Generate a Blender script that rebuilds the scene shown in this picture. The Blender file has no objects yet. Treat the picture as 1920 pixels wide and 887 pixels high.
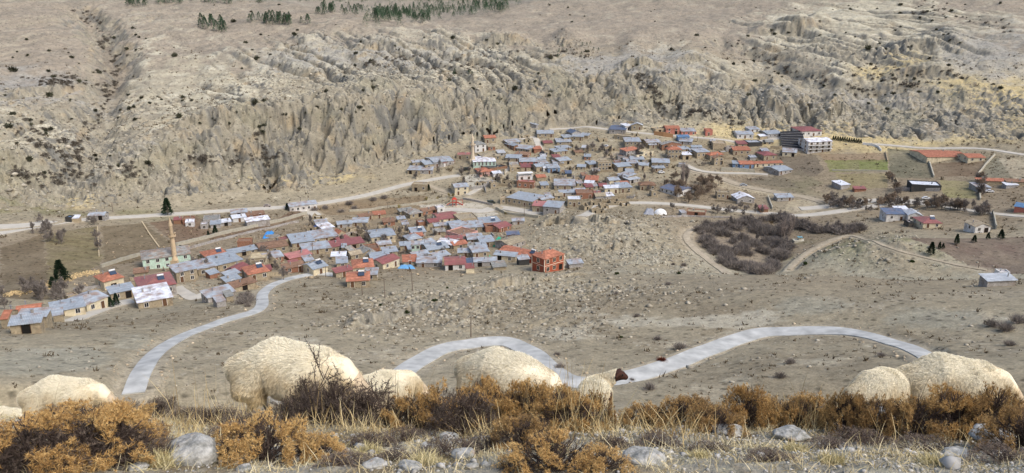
import bpy, math, random
import numpy as np
from mathutils import Vector, Matrix

# ---------------------------------------------------------------- camera, sky, sun
S = bpy.context.scene
COL = S.collection
PITCH = math.radians(17.5)
F = 1507.0                       # focal length in pixels of a 1920 wide frame
cam_d = bpy.data.cameras.new('camera')
cam = bpy.data.objects.new('camera', cam_d); COL.objects.link(cam)
cam_d.sensor_width = 36.0; cam_d.lens = 36.0*F/1920.0
cam_d.clip_start = 0.05; cam_d.clip_end = 12000
cam.location = (0, 0, 0); cam.rotation_euler = (math.pi/2-PITCH, 0, 0)
S.camera = cam
SUN_EL, SUN_AZ = math.radians(48), math.radians(128)     # azimuth clockwise from the view direction (+Y)
W = bpy.data.worlds.new('World'); S.world = W; W.use_nodes = True
nt = W.node_tree; bg = nt.nodes['Background']
sky = nt.nodes.new('ShaderNodeTexSky'); sky.sky_type = 'NISHITA'; sky.sun_disc = False
sky.sun_elevation = SUN_EL; sky.sun_rotation = SUN_AZ
sky.dust_density = 3.0; sky.air_density = 0.8; sky.ozone_density = 1.0
nt.links.new(sky.outputs[0], bg.inputs[0]); bg.inputs[1].default_value = 0.15
sd = bpy.data.lights.new('sun', 'SUN'); sd.energy = 1.2; sd.angle = math.radians(30); sd.color = (1, .975, .94)
sun = bpy.data.objects.new('sun', sd); COL.objects.link(sun)
sv = Vector((math.sin(SUN_AZ)*math.cos(SUN_EL), math.cos(SUN_AZ)*math.cos(SUN_EL), math.sin(SUN_EL)))
sun.rotation_euler = sv.to_track_quat('Z', 'Y').to_euler()
sun.location = (0, -20, 60)
S.view_settings.view_transform = 'Standard'; S.view_settings.look = 'None'
S.view_settings.gamma = 1; S.view_settings.use_curve_mapping = False
S.view_settings.exposure = 0.66
S.render.engine = 'CYCLES'
S.cycles.max_bounces = 4; S.cycles.diffuse_bounces = 2; S.cycles.glossy_bounces = 1
S.cycles.transparent_max_bounces = 4; S.cycles.volume_bounces = 0
S.cycles.use_denoising = True
S.cycles.denoiser = 'OPENIMAGEDENOISE'; S.cycles.denoising_input_passes = 'RGB_ALBEDO_NORMAL'; S.cycles.denoising_prefilter = 'ACCURATE'

RNG = np.random.default_rng(11); random.seed(11)

# ---------------------------------------------------------------- helpers
def lin(c):
    """sRGB 0-255 -> linear"""
    c = np.asarray(c, float)/255.0
    return np.where(c <= .04045, c/12.92, ((c+.055)/1.055)**2.4)
def L4(c): return (*[float(x) for x in lin(c)], 1.0)
def sstep(a, b, x):
    t = np.clip((x-a)/(b-a), 0, 1); return t*t*(3-2*t)
_P = np.random.default_rng(5).permutation(512).astype(np.int64); _P = np.concatenate([_P, _P])
_G = np.random.default_rng(6).random(1024)*2*np.pi
_GX, _GY = np.cos(_G).astype(np.float32), np.sin(_G).astype(np.float32)
def perlin(x, y, seed=0):
    x = np.asarray(x, np.float32)+seed*17.31; y = np.asarray(y, np.float32)+seed*9.77
    xi = np.floor(x).astype(np.int64); yi = np.floor(y).astype(np.int64)
    xf = (x-xi).astype(np.float32); yf = (y-yi).astype(np.float32)
    u = xf*xf*xf*(xf*(xf*6-15)+10); v = yf*yf*yf*(yf*(yf*6-15)+10)
    def g(ix, iy, dx, dy):
        h = _P[(_P[ix & 511]+iy) & 511]
        return _GX[h]*dx+_GY[h]*dy
    a = g(xi, yi, xf, yf); b = g(xi+1, yi, xf-1, yf)
    c = g(xi, yi+1, xf, yf-1); d = g(xi+1, yi+1, xf-1, yf-1)
    return (a+(b-a)*u + ((c+(d-c)*u)-(a+(b-a)*u))*v)*1.5
def fbm(x, y, o=4, seed=0, gain=.5):
    s = 0; a = 1; f = 1; n = 0
    for i in range(o):
        s = s+a*perlin(x*f, y*f, seed+i*3); n += a; a *= gain; f *= 2.03
    return s/n
def ridged(x, y, o=4, seed=0, gain=.5):
    s = 0; a = 1; f = 1; n = 0
    for i in range(o):
        s = s+a*(1-2*np.abs(perlin(x*f, y*f, seed+i*3))); n += a; a *= gain; f *= 2.03
    return s/n
def ray(u, v):
    x = np.asarray(u, float)-960; up = 443.5-np.asarray(v, float)
    return x, F*math.cos(PITCH)+up*math.sin(PITCH), -F*math.sin(PITCH)+up*math.cos(PITCH)
def project(x, y, z):
    f = y*math.cos(PITCH)-z*math.sin(PITCH); up = y*math.sin(PITCH)+z*math.cos(PITCH)
    f = np.maximum(f, 1e-3)
    return 960+F*x/f, 443.5-F*up/f

# ---------------------------------------------------------------- terrain profile: contour lines of the valley
UC = [-400, 0, 240, 480, 720, 960, 1200, 1440, 1680, 1920, 2300]
UB = [-400, 0, 60, 130, 200, 240, 290, 330, 400, 480, 560, 640, 720, 850, 960, 1080, 1160, 1240, 1330, 1440, 1560, 1680, 1920, 2300]
VBASE = [380, 378, 383, 385, 376, 370, 362, 356, 350, 346, 348, 330, 302, 262, 246, 238, 228, 222, 225, 236, 245, 250, 252, 252]
DBASE = [397, 397, 396, 396, 399, 401, 404, 408, 414, 418, 420, 430, 444, 468, 482, 490, 497, 502, 506, 506, 508, 510, 512, 512]
VTOP = [340, 335, 330, 328, 330, 322, 290, 262, 245, 240, 232, 205, 190, 176, 178, 165, 150, 150, 170, 185, 200, 210, 205, 205]
DTOP = [412, 410, 410, 410, 412, 416, 425, 432, 438, 442, 448, 456, 464, 482, 500, 510, 518, 524, 528, 530, 532, 534, 536, 536]
UR = [-400, 0, 240, 480, 580, 650, 720, 800, 860, 940, 1000, 1080, 1440, 1920, 2300]
LINES = [
 (UC, [722]*11, [115]*11),
 (UC, [670]*11, [134]*11),
 (UC, [620]*11, [163, 163, 160, 158, 158, 158, 158, 158, 158, 158, 158]),
 (UC, [605, 605, 600, 570, 570, 570, 570, 570, 575, 575, 575], [190, 190, 190, 197, 195, 188, 180, 178, 175, 175, 175]),
 (UC, [585, 585, 575, 530, 525, 522, 518, 514, 527, 527, 527], [220, 220, 218, 240, 240, 236, 240, 238, 225, 225, 225]),
 (UC, [545, 545, 525, 500, 490, 490, 495, 507, 520, 520, 520], [255, 255, 262, 270, 280, 275, 268, 300, 275, 275, 275]),
 (UC, [500, 500, 485, 455, 445, 450, 460, 455, 470, 470, 470], [298, 298, 300, 318, 328, 318, 305, 332, 305, 310, 310]),
 (UC, [445, 445, 430, 415, 405, 410, 415, 415, 430, 430, 430], [343, 343, 350, 360, 372, 355, 342, 362, 345, 345, 345]),
 (UC, [405, 405, 400, 382, 350, 352, 360, 375, 385, 385, 385], [375, 375, 378, 394, 412, 402, 392, 396, 390, 390, 390]),
 (UB, [v+11 for v in VBASE], [d-9 for d in DBASE]),
 (UB, VBASE, DBASE), (UB, VTOP, DTOP),
 (UC, [240, 235, 235, 180, 140, 120, 110, 135, 150, 150, 150], [480, 480, 480, 505, 535, 565, 585, 590, 590, 590, 590]),
 (UC, [130, 130, 120, 100, 80, 74, 60, 70, 80, 80, 80], [600, 600, 600, 600, 625, 650, 660, 670, 670, 670, 670]),
 (UR, [50, 50, 45, 45, 45, 46, 50, 56, 52, 42, 35, 28, 20, 25, 25], [720, 720, 720, 700, 690, 680, 670, 668, 690, 730, 750, 770, 780, 780, 780]),
 (UR, [-5, -5, -2, 6, 14, 24, 34, 44, 36, 15, 0, -15, -25, -25, -25], [850, 850, 850, 820, 780, 750, 735, 730, 770, 840, 880, 900, 900, 900, 900]),
 (UR, [-8, -8, -5, 8, 17, 26, 36, 44, 38, 20, 0, -22, -30, -30, -30], [1000]*15),
 (UR, [-14, -14, -12, -3, 4, 10, 14, 16, 12, 4, -8, -30, -40, -40, -40], [1350]*15),
 (UR, [-30]*15, [2500]*15),
 (UR, [-52]*15, [5000]*15),
]
NEAR = [(0.3, -1.50), (1.5, -1.60), (2.8, -1.92), (4.0, -2.52), (5.2, -3.10), (6.2, -3.62), (7.6, -4.45), (9.5, -5.75), (12, -7.55), (30, -18.8), (60, -35.8), (85, -48.8), (105, -57.7)]

azf = np.linspace(-41.5, 41.5, 1440)
azc = np.concatenate([np.arange(44, 180, 5.0), np.arange(-180, -43, 5.0)])
az = np.radians(np.concatenate([azf, azc]))      # ordered around the circle, closes on itself
NF = len(azf); NA = len(az)
r = np.concatenate([np.linspace(.3, 2.4, 14)[:-1], np.linspace(2.4, 8.2, 300)[:-1], np.geomspace(8.2, 105, 70)[:-1],
                    np.linspace(105, 230, 210)[:-1], np.linspace(230, 395, 300)[:-1], np.linspace(395, 545, 330)[:-1],
                    np.linspace(545, 920, 250)[:-1], np.geomspace(920, 6500, 60)])
NR = len(r)
def pchip(xk, yk, x):
    h = np.diff(xk); d = np.diff(yk)/h
    m = np.zeros_like(yk); m[0], m[-1] = d[0], d[-1]
    w1 = 2*h[1:]+h[:-1]; w2 = h[1:]+2*h[:-1]
    same = d[1:]*d[:-1] > 0
    with np.errstate(all='ignore'):
        m[1:-1] = np.where(same, (w1+w2)/(w1/d[:-1]+w2/d[1:]), 0)
    i = np.clip(np.searchsorted(xk, x)-1, 0, len(xk)-2)
    t = np.clip((x-xk[i])/h[i], 0, 1)
    return ((2*t**3-3*t**2+1)*yk[i]+(t**3-2*t**2+t)*h[i]*m[i]+(-2*t**3+3*t**2)*yk[i+1]+(t**3-t**2)*h[i]*m[i+1])
def line_at(us, vs, ds, azq):
    """a contour drawn through given points -> radius and height for every azimuth"""
    uu = np.linspace(-400, 2300, 400)
    vv = np.interp(uu, us, vs); dd = np.interp(uu, us, ds)
    ker = np.hanning(11); ker /= ker.sum()
    vp = np.convolve(np.pad(vv, 5, 'edge'), ker, 'valid'); dp = np.convolve(np.pad(dd, 5, 'edge'), ker, 'valid')
    X, Y, Z = ray(uu, vp); hz = np.hypot(X, Y)
    a = np.arctan2(X, Y); o = np.argsort(a)
    return np.interp(azq, a[o], dp[o]), np.interp(azq, a[o], (Z/hz*dp)[o])
_ic = 1/np.cos(np.clip(az, -math.radians(50), math.radians(50)))-1
RK = [p[0]*(1+_ic*np.interp(p[0], [30, 60, 85, 105], [1, .5, .25, .08])) for p in NEAR]; ZK = [np.full(NA, p[1]) for p in NEAR]
for us, vs, ds in LINES:
    a, b = line_at(us, vs, ds, az); RK.append(a); ZK.append(b)
RK = np.array(RK); ZK = np.array(ZK)
RK[len(NEAR)+11] += 15+13*np.clip(fbm(az*470/34, az*0, 3, 8)+.1, -.5, 1)
for k in range(1, len(RK)): RK[k] = np.maximum(RK[k], RK[k-1]+1.5 if k > 12 else RK[k])
rbase, rtop = RK[len(NEAR)+10], RK[len(NEAR)+11]
Rg, Ag = np.meshgrid(r, az, indexing='ij')       # (NR, NA)
Xg = (Rg*np.sin(Ag)); Yg = (Rg*np.cos(Ag))

# cliff buttresses: the radius at which the profile is read is shifted in and out
arc = Ag*470
cl = sstep(rbase-12, rbase-2, Rg)*(1-sstep(rtop+6, rtop+30, Rg))
dc = Rg-rbase
arcw = arc+fbm(Xg/40, Yg/40, 3, 3)*16+dc*perlin(arc/34, dc/40, 9)*1.1+perlin(arc/6, dc/7, 10)*1.6
arcw = arcw+6*fbm(arc/14, dc/9, 3, 19)
f1 = np.abs(perlin(arcw/23, dc/34, 1)); f2 = np.abs(perlin(arcw/9.0, dc/13, 2)); f3 = np.abs(perlin(arcw/3.4, dc/5, 4))
but = 1-np.exp(-f1*6); but2 = 1-np.exp(-f2*5)
lf = sstep(-.14, .02, Ag)                      # flutes belong to the middle and right of the wall, bulging rock to the left
am1 = np.clip(.30+1.6*perlin(arc/45, dc/50, 12), 0, 1.1)*(.35+.65*lf); am2 = np.clip(.5+1.4*perlin(arc/23, dc/22, 13), .1, 1.2)
flute = 7.5*am1*(but-.72)+2.6*am2*(but2-.65)+1.5*(f3-.3)+15*fbm(arc/50, dc/50, 3, 7)+9*fbm(arc/11, dc/5, 4, 14, .6)+(1-lf)*12*(np.abs(fbm(arc/16, dc/12, 3, 16))*2-.4)
shift = cl*flute
Z0 = np.empty((NR, NA), np.float64)
for j in range(NA):
    Z0[:, j] = pchip(RK[:, j], ZK[:, j], np.maximum(r+shift[:, j], .3))
ZB = np.empty((NR, NA), np.float64)              # the smooth base, no buttresses
for j in range(NA): ZB[:, j] = pchip(RK[:, j], ZK[:, j], r)
UG, VG = project(Xg, Yg, ZB)                     # where each ground point was surveyed
def blob(u0, v0, ru, rv, p=1.0):
    n = perlin(Xg/14, Yg/14, 21)*.25+perlin(Xg/45, Yg/45, 22)*.3
    return np.clip(1.35-np.hypot((UG-u0)/ru, (VG-v0)/rv)-n, 0, 1)**p
def blobs(L):
    m = 0
    n = perlin(Xg/14, Yg/14, 21)*.25+perlin(Xg/45, Yg/45, 22)*.3
    for b in L: m = np.maximum(m, np.clip(1.35-np.hypot((UG-b[0])/b[1+1-0], (VG-b[1])/b[3])-n, 0, 1)*(b[4] if len(b) > 4 else 1))
    return m
far = sstep(100, 125, Rg)
up = sstep(rtop-6, rtop+14, Rg)*far              # everything above the cliff
rocky = blobs([(840, 585, 190, 34), (700, 610, 120, 22, .7), (1130, 450, 150, 48), (1060, 540, 170, 22, .9), (980, 600, 200, 40, .5), (1640, 480, 170, 34, .6),
               (1250, 480, 110, 36, .8), (120, 250, 240, 80, .5), (300, 300, 170, 60, .8), (1250, 180, 150, 60, .65), (1600, 120, 320, 80, .5), (1500, 220, 250, 40, .6),
               (1700, 200, 240, 60, .6), (800, 110, 330, 45, .7), (700, 160, 300, 60, .6), (60, 340, 150, 50, .8), (1150, 560, 250, 20, .3), (250, 50, 120, 60, .4)])
soft = np.clip(blobs([(260, 470, 340, 60), (1650, 350, 340, 55), (600, 470, 300, 50, .9), (900, 440, 160, 50, .9), (1150, 320, 330, 70, .7), (1400, 450, 120, 50), (1800, 460, 120, 30)]), 0, 1)
Z = Z0
Z = Z+cl*(fbm(Xg/7, Yg/7, 4, 57, .6)*3.2+ridged((Xg+Yg*.5)/19, (Yg-Xg*.3)/9, 3, 58)*1.5)
cz = np.clip(cl+rocky*up*.9, 0, 1)*far*(1-soft)
qx = Xg+fbm(Xg/11, Yg/11, 3, 140)*5; qy = Yg+fbm(Xg/11, Yg/11, 3, 143)*5
Z = Z-cz*(2.6+2.6*cl)*np.exp(-np.abs(perlin(qx/13, qy/34, 146))*11)*sstep(-.2, .2, perlin(Xg/40, Yg/40, 147))
Z = Z-cz*(1.5+1.2*cl)*np.exp(-np.abs(perlin((qx+qy*.6)/6.5, (qy-qx*.4)/12, 148))*10)*sstep(-.1, .3, perlin(Xg/23, Yg/23, 149))
Z = Z-np.clip(rocky*(1-up)+ribm_ if False else rocky*(1-up), 0, 1)*far*(1-soft)*.7*np.exp(-np.abs(perlin(qx/4.5, qy/3.2, 150))*9)
Z = Z+far*(1-soft*.8)*fbm(Xg/60, Yg/60, 3, 30)*(1.6+3.0*up)
Z = Z+far*(1-soft)*fbm(Xg/9, Yg/9, 4, 33)*(.45+.7*up)
# strata: ledges following the height, over rock
led = np.sin((Z+1.2*fbm(Xg/25, Yg/25, 3, 41))*2*np.pi/3.4)
Z = Z+rocky*far*(.55*led*up+.16*led*(1-up))
Z = Z+rocky*far*(1-soft)*(np.clip(ridged(Xg/16, Yg/16, 4, 50), -1, 1)*(1.1+2.2*up)+np.abs(fbm(Xg/3.2, Yg/3.2, 3, 55))*1.5*(1+.7*up))
# ribs and gullies running down the upper slope to the right
ca, sa = math.cos(math.radians(38)), math.sin(math.radians(38))
S1 = Xg*ca+Yg*sa; S2 = -Xg*sa+Yg*ca
ribm = np.clip(1.6*blobs([(690, 140, 240, 70), (900, 135, 150, 45, .7), (440, 190, 150, 50, .45), (1640, 75, 240, 60, .8), (1330, 190, 110, 55, .8)]), 0, 1)*sstep(rtop-2, rtop+22, Rg)*far
rib = np.abs(perlin(S1/13+fbm(Xg/50, Yg/50, 3, 60)*.9, S2/150, 61))
ribv = 1-np.exp(-rib*4.5)
Z = Z+ribm*(ribv-.5)*6.5
ribl = blobs([(90, 240, 190, 70), (100, 60, 260, 60, .35), (420, 60, 300, 45, .3)])*up
cb, sb = math.cos(math.radians(-25)), math.sin(math.radians(-25))
ribv2 = 1-np.exp(-np.abs(perlin((Xg*cb+Yg*sb)/15+fbm(Xg/40, Yg/40, 2, 67)*.7, (-Xg*sb+Yg*cb)/140, 66))*4.5)
Z = Z+ribl*(ribv2-.5)*6
def gully(pts, wid, dep, seed=0):
    """carve a ravine along a line of surveyed points"""
    global Z
    pts = np.array(pts, float)
    w = np.array([base_point(u, v) for u, v in pts])
    n = fbm(Xg/18, Yg/18, 3, 70+seed)*wid*.8
    d = polydist(w[:, :2])+n
    Z = Z-dep*np.exp(-(np.maximum(d, 0)/wid)**2*1.2)*far
def polydist(w, box=None):
    d = np.full(Xg.shape, 1e9)
    x0, x1, y0, y1 = w[:, 0].min()-60, w[:, 0].max()+60, w[:, 1].min()-60, w[:, 1].max()+60
    m = (Xg > x0) & (Xg < x1) & (Yg > y0) & (Yg < y1)
    X, Y = Xg[m], Yg[m]; dd = np.full(X.shape, 1e9)
    for k in range(len(w)-1):
        ax, ay = w[k]; bx, by = w[k+1]; L = (bx-ax)**2+(by-ay)**2+1e-9
        t = np.clip(((X-ax)*(bx-ax)+(Y-ay)*(by-ay))/L, 0, 1)
        dd = np.minimum(dd, np.hypot(X-ax-t*(bx-ax), Y-ay-t*(by-ay)))
    d[m] = dd
    return d
def cast(u, v, ZZ, h=0.0, rmin=2.0):
    """first point of the ray through (u,v) that comes within h of the ground"""
    x, y, z = [float(t) for t in ray(u, v)]
    a = math.atan2(x, y); s = z/math.hypot(x, y)
    fj = np.interp(a, az[:NF], np.arange(NF)); j = min(int(fj), NF-2); t = fj-j
    zc = ZZ[:, j]*(1-t)+ZZ[:, j+1]*t
    g = s*r-zc-h
    k = np.nonzero((g <= 0) & (r > rmin))[0]
    if len(k) == 0: k = NR-20
    else: k = k[0]
    if k > 0 and g[k-1] > 0:
        q = g[k-1]/(g[k-1]-g[k]); rr = r[k-1]+(r[k]-r[k-1])*q
    else: rr = r[k]
    return np.array([rr*math.sin(a), rr*math.cos(a), s*rr])
def base_point(u, v): return cast(u, v, ZB, 0, 60)
def ground_z(x, y, ZZ=None):
    ZZ = Z if ZZ is None else ZZ
    a = math.atan2(x, y); rr = math.hypot(x, y)
    fj = np.interp(a, az[:NF], np.arange(NF)); j = min(int(fj), NF-2); t = fj-j
    fi = np.interp(rr, r, np.arange(NR)); i = min(int(fi), NR-2); q = fi-i
    return float((ZZ[i, j]*(1-t)+ZZ[i, j+1]*t)*(1-q)+(ZZ[i+1, j]*(1-t)+ZZ[i+1, j+1]*t)*q)
gully([(150, 15), (190, 60), (215, 115), (205, 165), (190, 205), (165, 250), (140, 300), (120, 330)], 13, 11, 1)
gully([(1345, 78), (1420, 100), (1500, 140), (1560, 165), (1640, 175)], 12, 7, 2)
gully([(1190, 145), (1215, 170), (1250, 205)], 7, 9, 3)
gully([(480, 250), (500, 300), (505, 348)], 5, 8, 4)
gully([(1480, 190), (1505, 215), (1510, 235)], 5, 7, 5)
def scarp(us, vs, h, amp=5.0, sharp=1.2, seed=0, fade=55.0):
    """a rock step: ground beyond the line stands h higher, easing back with distance"""
    global Z
    rr = []; aa = []
    for u, v in zip(us, vs):
        p = base_point(u, v); aa.append(math.atan2(p[0], p[1])); rr.append(math.hypot(p[0], p[1]))
    R0 = np.interp(Ag, aa, rr); hh = np.interp(Ag, aa, [0]+[1]*(len(aa)-2)+[0], left=0, right=0)
    a2 = Ag*R0
    fl = (np.abs(perlin(a2/13, Rg/12, 80+seed))-.3)*amp+fbm(a2/5, Rg/4, 3, 90+seed)*amp*1.2+fbm(a2/40, Rg/60, 2, 95+seed)*amp*2.6
    e = Rg-R0-fl
    hh = hh*np.clip(.55+1.5*perlin(a2/38, Rg/60, 99+seed), .0, 1.25)
    sharp = sharp*(1+2*np.abs(perlin(a2/25, Rg/25, 70+seed)))
    Z = Z+h*hh*sstep(-sharp, sharp, e)*np.exp(-np.maximum(e, 0)/fade)
scarp([1150, 1175, 1250, 1320, 1350], [140, 132, 126, 124, 122], 7, 5, 1.5, 1)
scarp([1400, 1430, 1545, 1570], [66, 62, 62, 64], 9, 4, 1.5, 2, 40)
scarp([560, 600, 720, 850, 950, 1060, 1120], [100, 100, 100, 92, 84, 82, 84], 7, 8, 3, 3, 60)
scarp([1400, 1440, 1500, 1560, 1600], [222, 220, 222, 216, 214], 8, 6, 1.2, 4)
scarp([1620, 1650, 1720, 1780, 1800], [160, 158, 152, 150, 152], 5.5, 5, 2.5, 5)
scarp([-60, 0, 90, 190, 240], [180, 178, 168, 150, 150], 6, 7, 3, 6)
scarp([240, 300, 400, 500, 650, 760, 860], [292, 262, 240, 226, 207, 190, 176], 6.5, 5, 1.0, 7, 40)
scarp([640, 690, 760, 830, 900, 960], [622, 612, 600, 588, 574, 566], 3.8, 3.4, .5, 8, 16)
scarp([900, 960, 1020, 1080, 1110], [545, 536, 528, 520, 516], 3.6, 3, .5, 9, 14)
scarp([1000, 1030, 1100, 1180, 1240, 1290], [430, 424, 426, 432, 440, 450], 3, 4, .6, 10, 14)
scarp([980, 1010, 1080, 1130, 1170], [412, 406, 404, 408, 412], 3.5, 4, .7, 11, 14)
scarp([1050, 1100, 1200, 1270, 1300], [484, 478, 470, 468, 470], 2.0, 4, .5, 12, 10)
scarp([100, 130, 180, 250, 300], [352, 350, 346, 340, 338], 5, 6, 1, 13, 30)
scarp([850, 900, 960, 1040, 1100, 1180, 1240], [222, 214, 212, 205, 200, 190, 186], 5, 6, 1, 14, 30)
scarp([1500, 1600, 1700, 1800, 1900], [110, 104, 100, 96, 92], 4.5, 9, 3.5, 15, 45)
for (u0, v0, h0, ra, rb) in [(1650, 484, 5.0, 36, 17), (1120, 446, 4.0, 34, 20), (1560, 500, 2.0, 16, 9)]:      # knolls
    p = base_point(u0, v0); dx_, dy_ = (Xg-p[0])/ra, (Yg-p[1])/rb
    Z = Z+h0*np.exp(-(dx_**2+dy_**2))
# foreground unevenness
near = 1-sstep(11, 22, Rg)
Z = Z+near*(fbm(Xg/.9, Yg/.9, 3, 110)*.06+fbm(Xg/.16, Yg/.16, 3, 112)*.018)+sstep(9, 20, Rg)*(1-far)*fbm(Xg/6, Yg/6, 2, 115)*.25
# the hill goes on rising behind the viewer
back = sstep(math.radians(60), math.radians(110), np.abs(Ag))
Z = Z*(1-back)+(-1.5+.30*np.minimum(Rg, 500))*back

# ---------------------------------------------------------------- roads: the ground is graded to them
def smooth_line(pts, n=12):
    p = np.array(pts, float); out = []
    for i in range(len(p)-1):
        p0, p1, p2, p3 = p[max(i-1, 0)], p[i], p[i+1], p[min(i+2, len(p)-1)]
        for t in np.linspace(0, 1, n, endpoint=False):
            out.append(.5*((2*p1)+(-p0+p2)*t+(2*p0-5*p1+4*p2-p3)*t*t+(-p0+3*p1-3*p2+p3)*t**3))
    out.append(p[-1]); return np.array(out)
ZP = Z.copy()
ROADS = {   # name: (surveyed points, width, kind)
 'concrete_road': ([(250, 738), (256, 712), (268, 690), (292, 662), (335, 633), (400, 608), (450, 592), (484, 580), (492, 568), (492, 552), (505, 538), (530, 526), (562, 518), (600, 514), (640, 516)], 3.0),
 'concrete_road_c': ([(735, 712), (760, 694), (800, 668), (840, 652), (890, 643), (935, 642), (970, 648), (1000, 662), (1022, 682), (1050, 704), (1078, 713), (1110, 714), (1160, 709), (1230, 692), (1300, 666), (1370, 640), (1440, 624), (1520, 619), (1600, 624), (1670, 640), (1730, 662), (1790, 700), (1830, 725)], 4.2),
 'main_road': ([(-60, 450), (0, 437), (70, 424), (150, 412), (250, 406), (330, 401), (420, 395), (500, 390), (560, 386), (620, 378), (690, 365), (760, 346), (830, 333), (862, 328)], 5.4),
 'side_track': ([(-60, 425), (0, 425), (60, 421), (95, 415)], 7),
 'village_street': ([(560, 378), (590, 402), (606, 412)], 5),
 'bridge_street': ([(790, 398), (850, 392), (905, 396), (935, 388), (985, 396), (1010, 400)], 6.5),
 'climbing_street': ([(803, 348), (850, 365), (884, 373), (915, 381), (945, 392)], 3.2),
 'hill_lane': ([(876, 366), (900, 352), (925, 338), (942, 325), (955, 312)], 3),
 'upper_street': ([(975, 262), (1000, 254), (1008, 268), (1014, 284)], 3.5),
 'upper_road': ([(1030, 243), (1090, 237), (1150, 244), (1230, 252), (1300, 257), (1360, 262), (1390, 268), (1440, 262), (1480, 254), (1500, 247)], 4.2),
 'ridge_road': ([(1640, 270), (1690, 274), (1740, 278), (1840, 278), (1920, 290), (2000, 296)], 4.5),
 'village_lane': ([(1120, 345), (1128, 360), (1122, 378), (1114, 398)], 3.6),
 'middle_lane': ([(1060, 316), (1100, 307), (1140, 294), (1165, 284)], 2.6),
 'right_road': ([(1285, 308), (1310, 320), (1350, 324), (1410, 325), (1440, 327)], 3.6),
 'dirt_road': ([(1290, 318), (1340, 330), (1390, 348), (1450, 360), (1510, 370), (1545, 380)], 5),
 'valley_road': ([(1090, 402), (1150, 384), (1200, 380), (1280, 384), (1360, 393), (1440, 400), (1500, 404), (1560, 398), (1640, 386), (1700, 380), (1760, 386), (1830, 396), (1900, 404), (1990, 410)], 4.5),
 'green_canal_road': ([(1500, 392), (1560, 386), (1620, 378), (1680, 374), (1740, 380)], 5.5),
 'grove_track': ([(1420, 410), (1360, 418), (1310, 426), (1288, 438), (1292, 456), (1316, 478), (1345, 500), (1362, 513)], 2.7),
 'field_track': ([(1480, 506), (1510, 478), (1560, 452), (1600, 442), (1660, 462), (1730, 482), (1800, 498), (1850, 506)], 1.5),
 'lower_street': ([(130, 600), (170, 588), (215, 572), (250, 566)], 4),
 'mosque_street': ([(330, 540), (360, 556), (380, 552), (420, 540), (440, 530)], 3.5),
}
road_lines = {}
def grade(name, pts, w, shoulder=2.0):
    global Z
    sp = smooth_line(pts, 10)
    w3 = np.array([cast(u, v, ZP, 0, 60) for u, v in sp])
    if name.startswith('concrete'): w3 = w3[np.hypot(w3[:, 0], w3[:, 1]) < 262]
    # even out jumps, then smooth
    for _ in range(6):
        q = w3.copy(); q[1:-1] = (w3[:-2]+2*w3[1:-1]+w3[2:])/4; w3 = q
    # resample every 1.5 m
    s = np.concatenate([[0], np.cumsum(np.linalg.norm(np.diff(w3, axis=0), axis=1))])
    n = max(int(s[-1]/1.5), 4); t = np.linspace(0, s[-1], n)
    w3 = np.stack([np.interp(t, s, w3[:, k]) for k in range(3)], 1)
    kk = 15
    zz = np.array([ground_z(a, b, ZP) for a, b in w3[:, :2]])
    ker = np.hanning(kk+2)[1:-1]; ker /= ker.sum()
    zz = np.convolve(np.pad(zz, kk//2, 'edge'), ker, 'valid')
    w3[:, 2] = zz
    road_lines[name] = (w3, w)
    X0, X1, Y0, Y1 = w3[:, 0].min()-12, w3[:, 0].max()+12, w3[:, 1].min()-12, w3[:, 1].max()+12
    m = np.nonzero((Xg > X0) & (Xg < X1) & (Yg > Y0) & (Yg < Y1))
    X, Y = Xg[m], Yg[m]; best = np.full(X.shape, 1e9); bz = np.zeros(X.shape)
    for k in range(len(w3)-1):
        ax, ay, a_z = w3[k]; bx, by, b_z = w3[k+1]; L = (bx-ax)**2+(by-ay)**2+1e-9
        t = np.clip(((X-ax)*(bx-ax)+(Y-ay)*(by-ay))/L, 0, 1)
        d = np.hypot(X-ax-t*(bx-ax), Y-ay-t*(by-ay)); c = d < best
        best = np.where(c, d, best); bz = np.where(c, a_z+t*(b_z-a_z), bz)
    f = 1-sstep(w/2+.5, w/2+.5+shoulder, best)
    Z[m] = Z[m]*(1-f)+(bz-.16)*f
    return m, best
roadmask = np.zeros(Xg.shape, np.float32)
for n, (pts, w) in ROADS.items():
    m, best = grade(n, pts, w)
    roadmask[m] = np.maximum(roadmask[m], 1-sstep(w/2+.6, w/2+2.6, best))
# ---------------------------------------------------------------- ground colour (dry grass, soils, tuff, fields)
dr = np.gradient(Z, axis=0)/np.gradient(Rg, axis=0)
da = np.gradient(Z, axis=1)/(np.gradient(Ag, axis=1)*Rg+1e-6)
slope = np.hypot(dr, np.clip(da, -5, 5))
n1 = fbm(Xg/70, Yg/70, 4, 200); n2 = fbm(Xg/14, Yg/14, 4, 204); n3 = fbm(Xg/2.6, Yg/2.6, 4, 208); n4 = fbm(Xg/30, Yg/30, 3, 213)
def C(c): return lin(c).astype(np.float32)
def mix(a, b, m): return a*(1-m[..., None])+b*m[..., None]
full = np.zeros(Xg.shape+(3,), np.float32)
col = full+C((152, 141, 117))
col = mix(col, C((137, 125, 102)), sstep(-.1, .4, n1+.5*n2))
col = mix(col, C((166, 155, 132)), sstep(.12, .45, n2-.3*n1)*.7)
# plateau: purple brown steppe grass
plat = sstep(rtop+20, rtop+120, Rg)
col = mix(col, C((149, 137, 121)), plat*.85)
col = mix(col, C((161, 151, 132)), plat*sstep(0, .4, n2)*.6)
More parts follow.
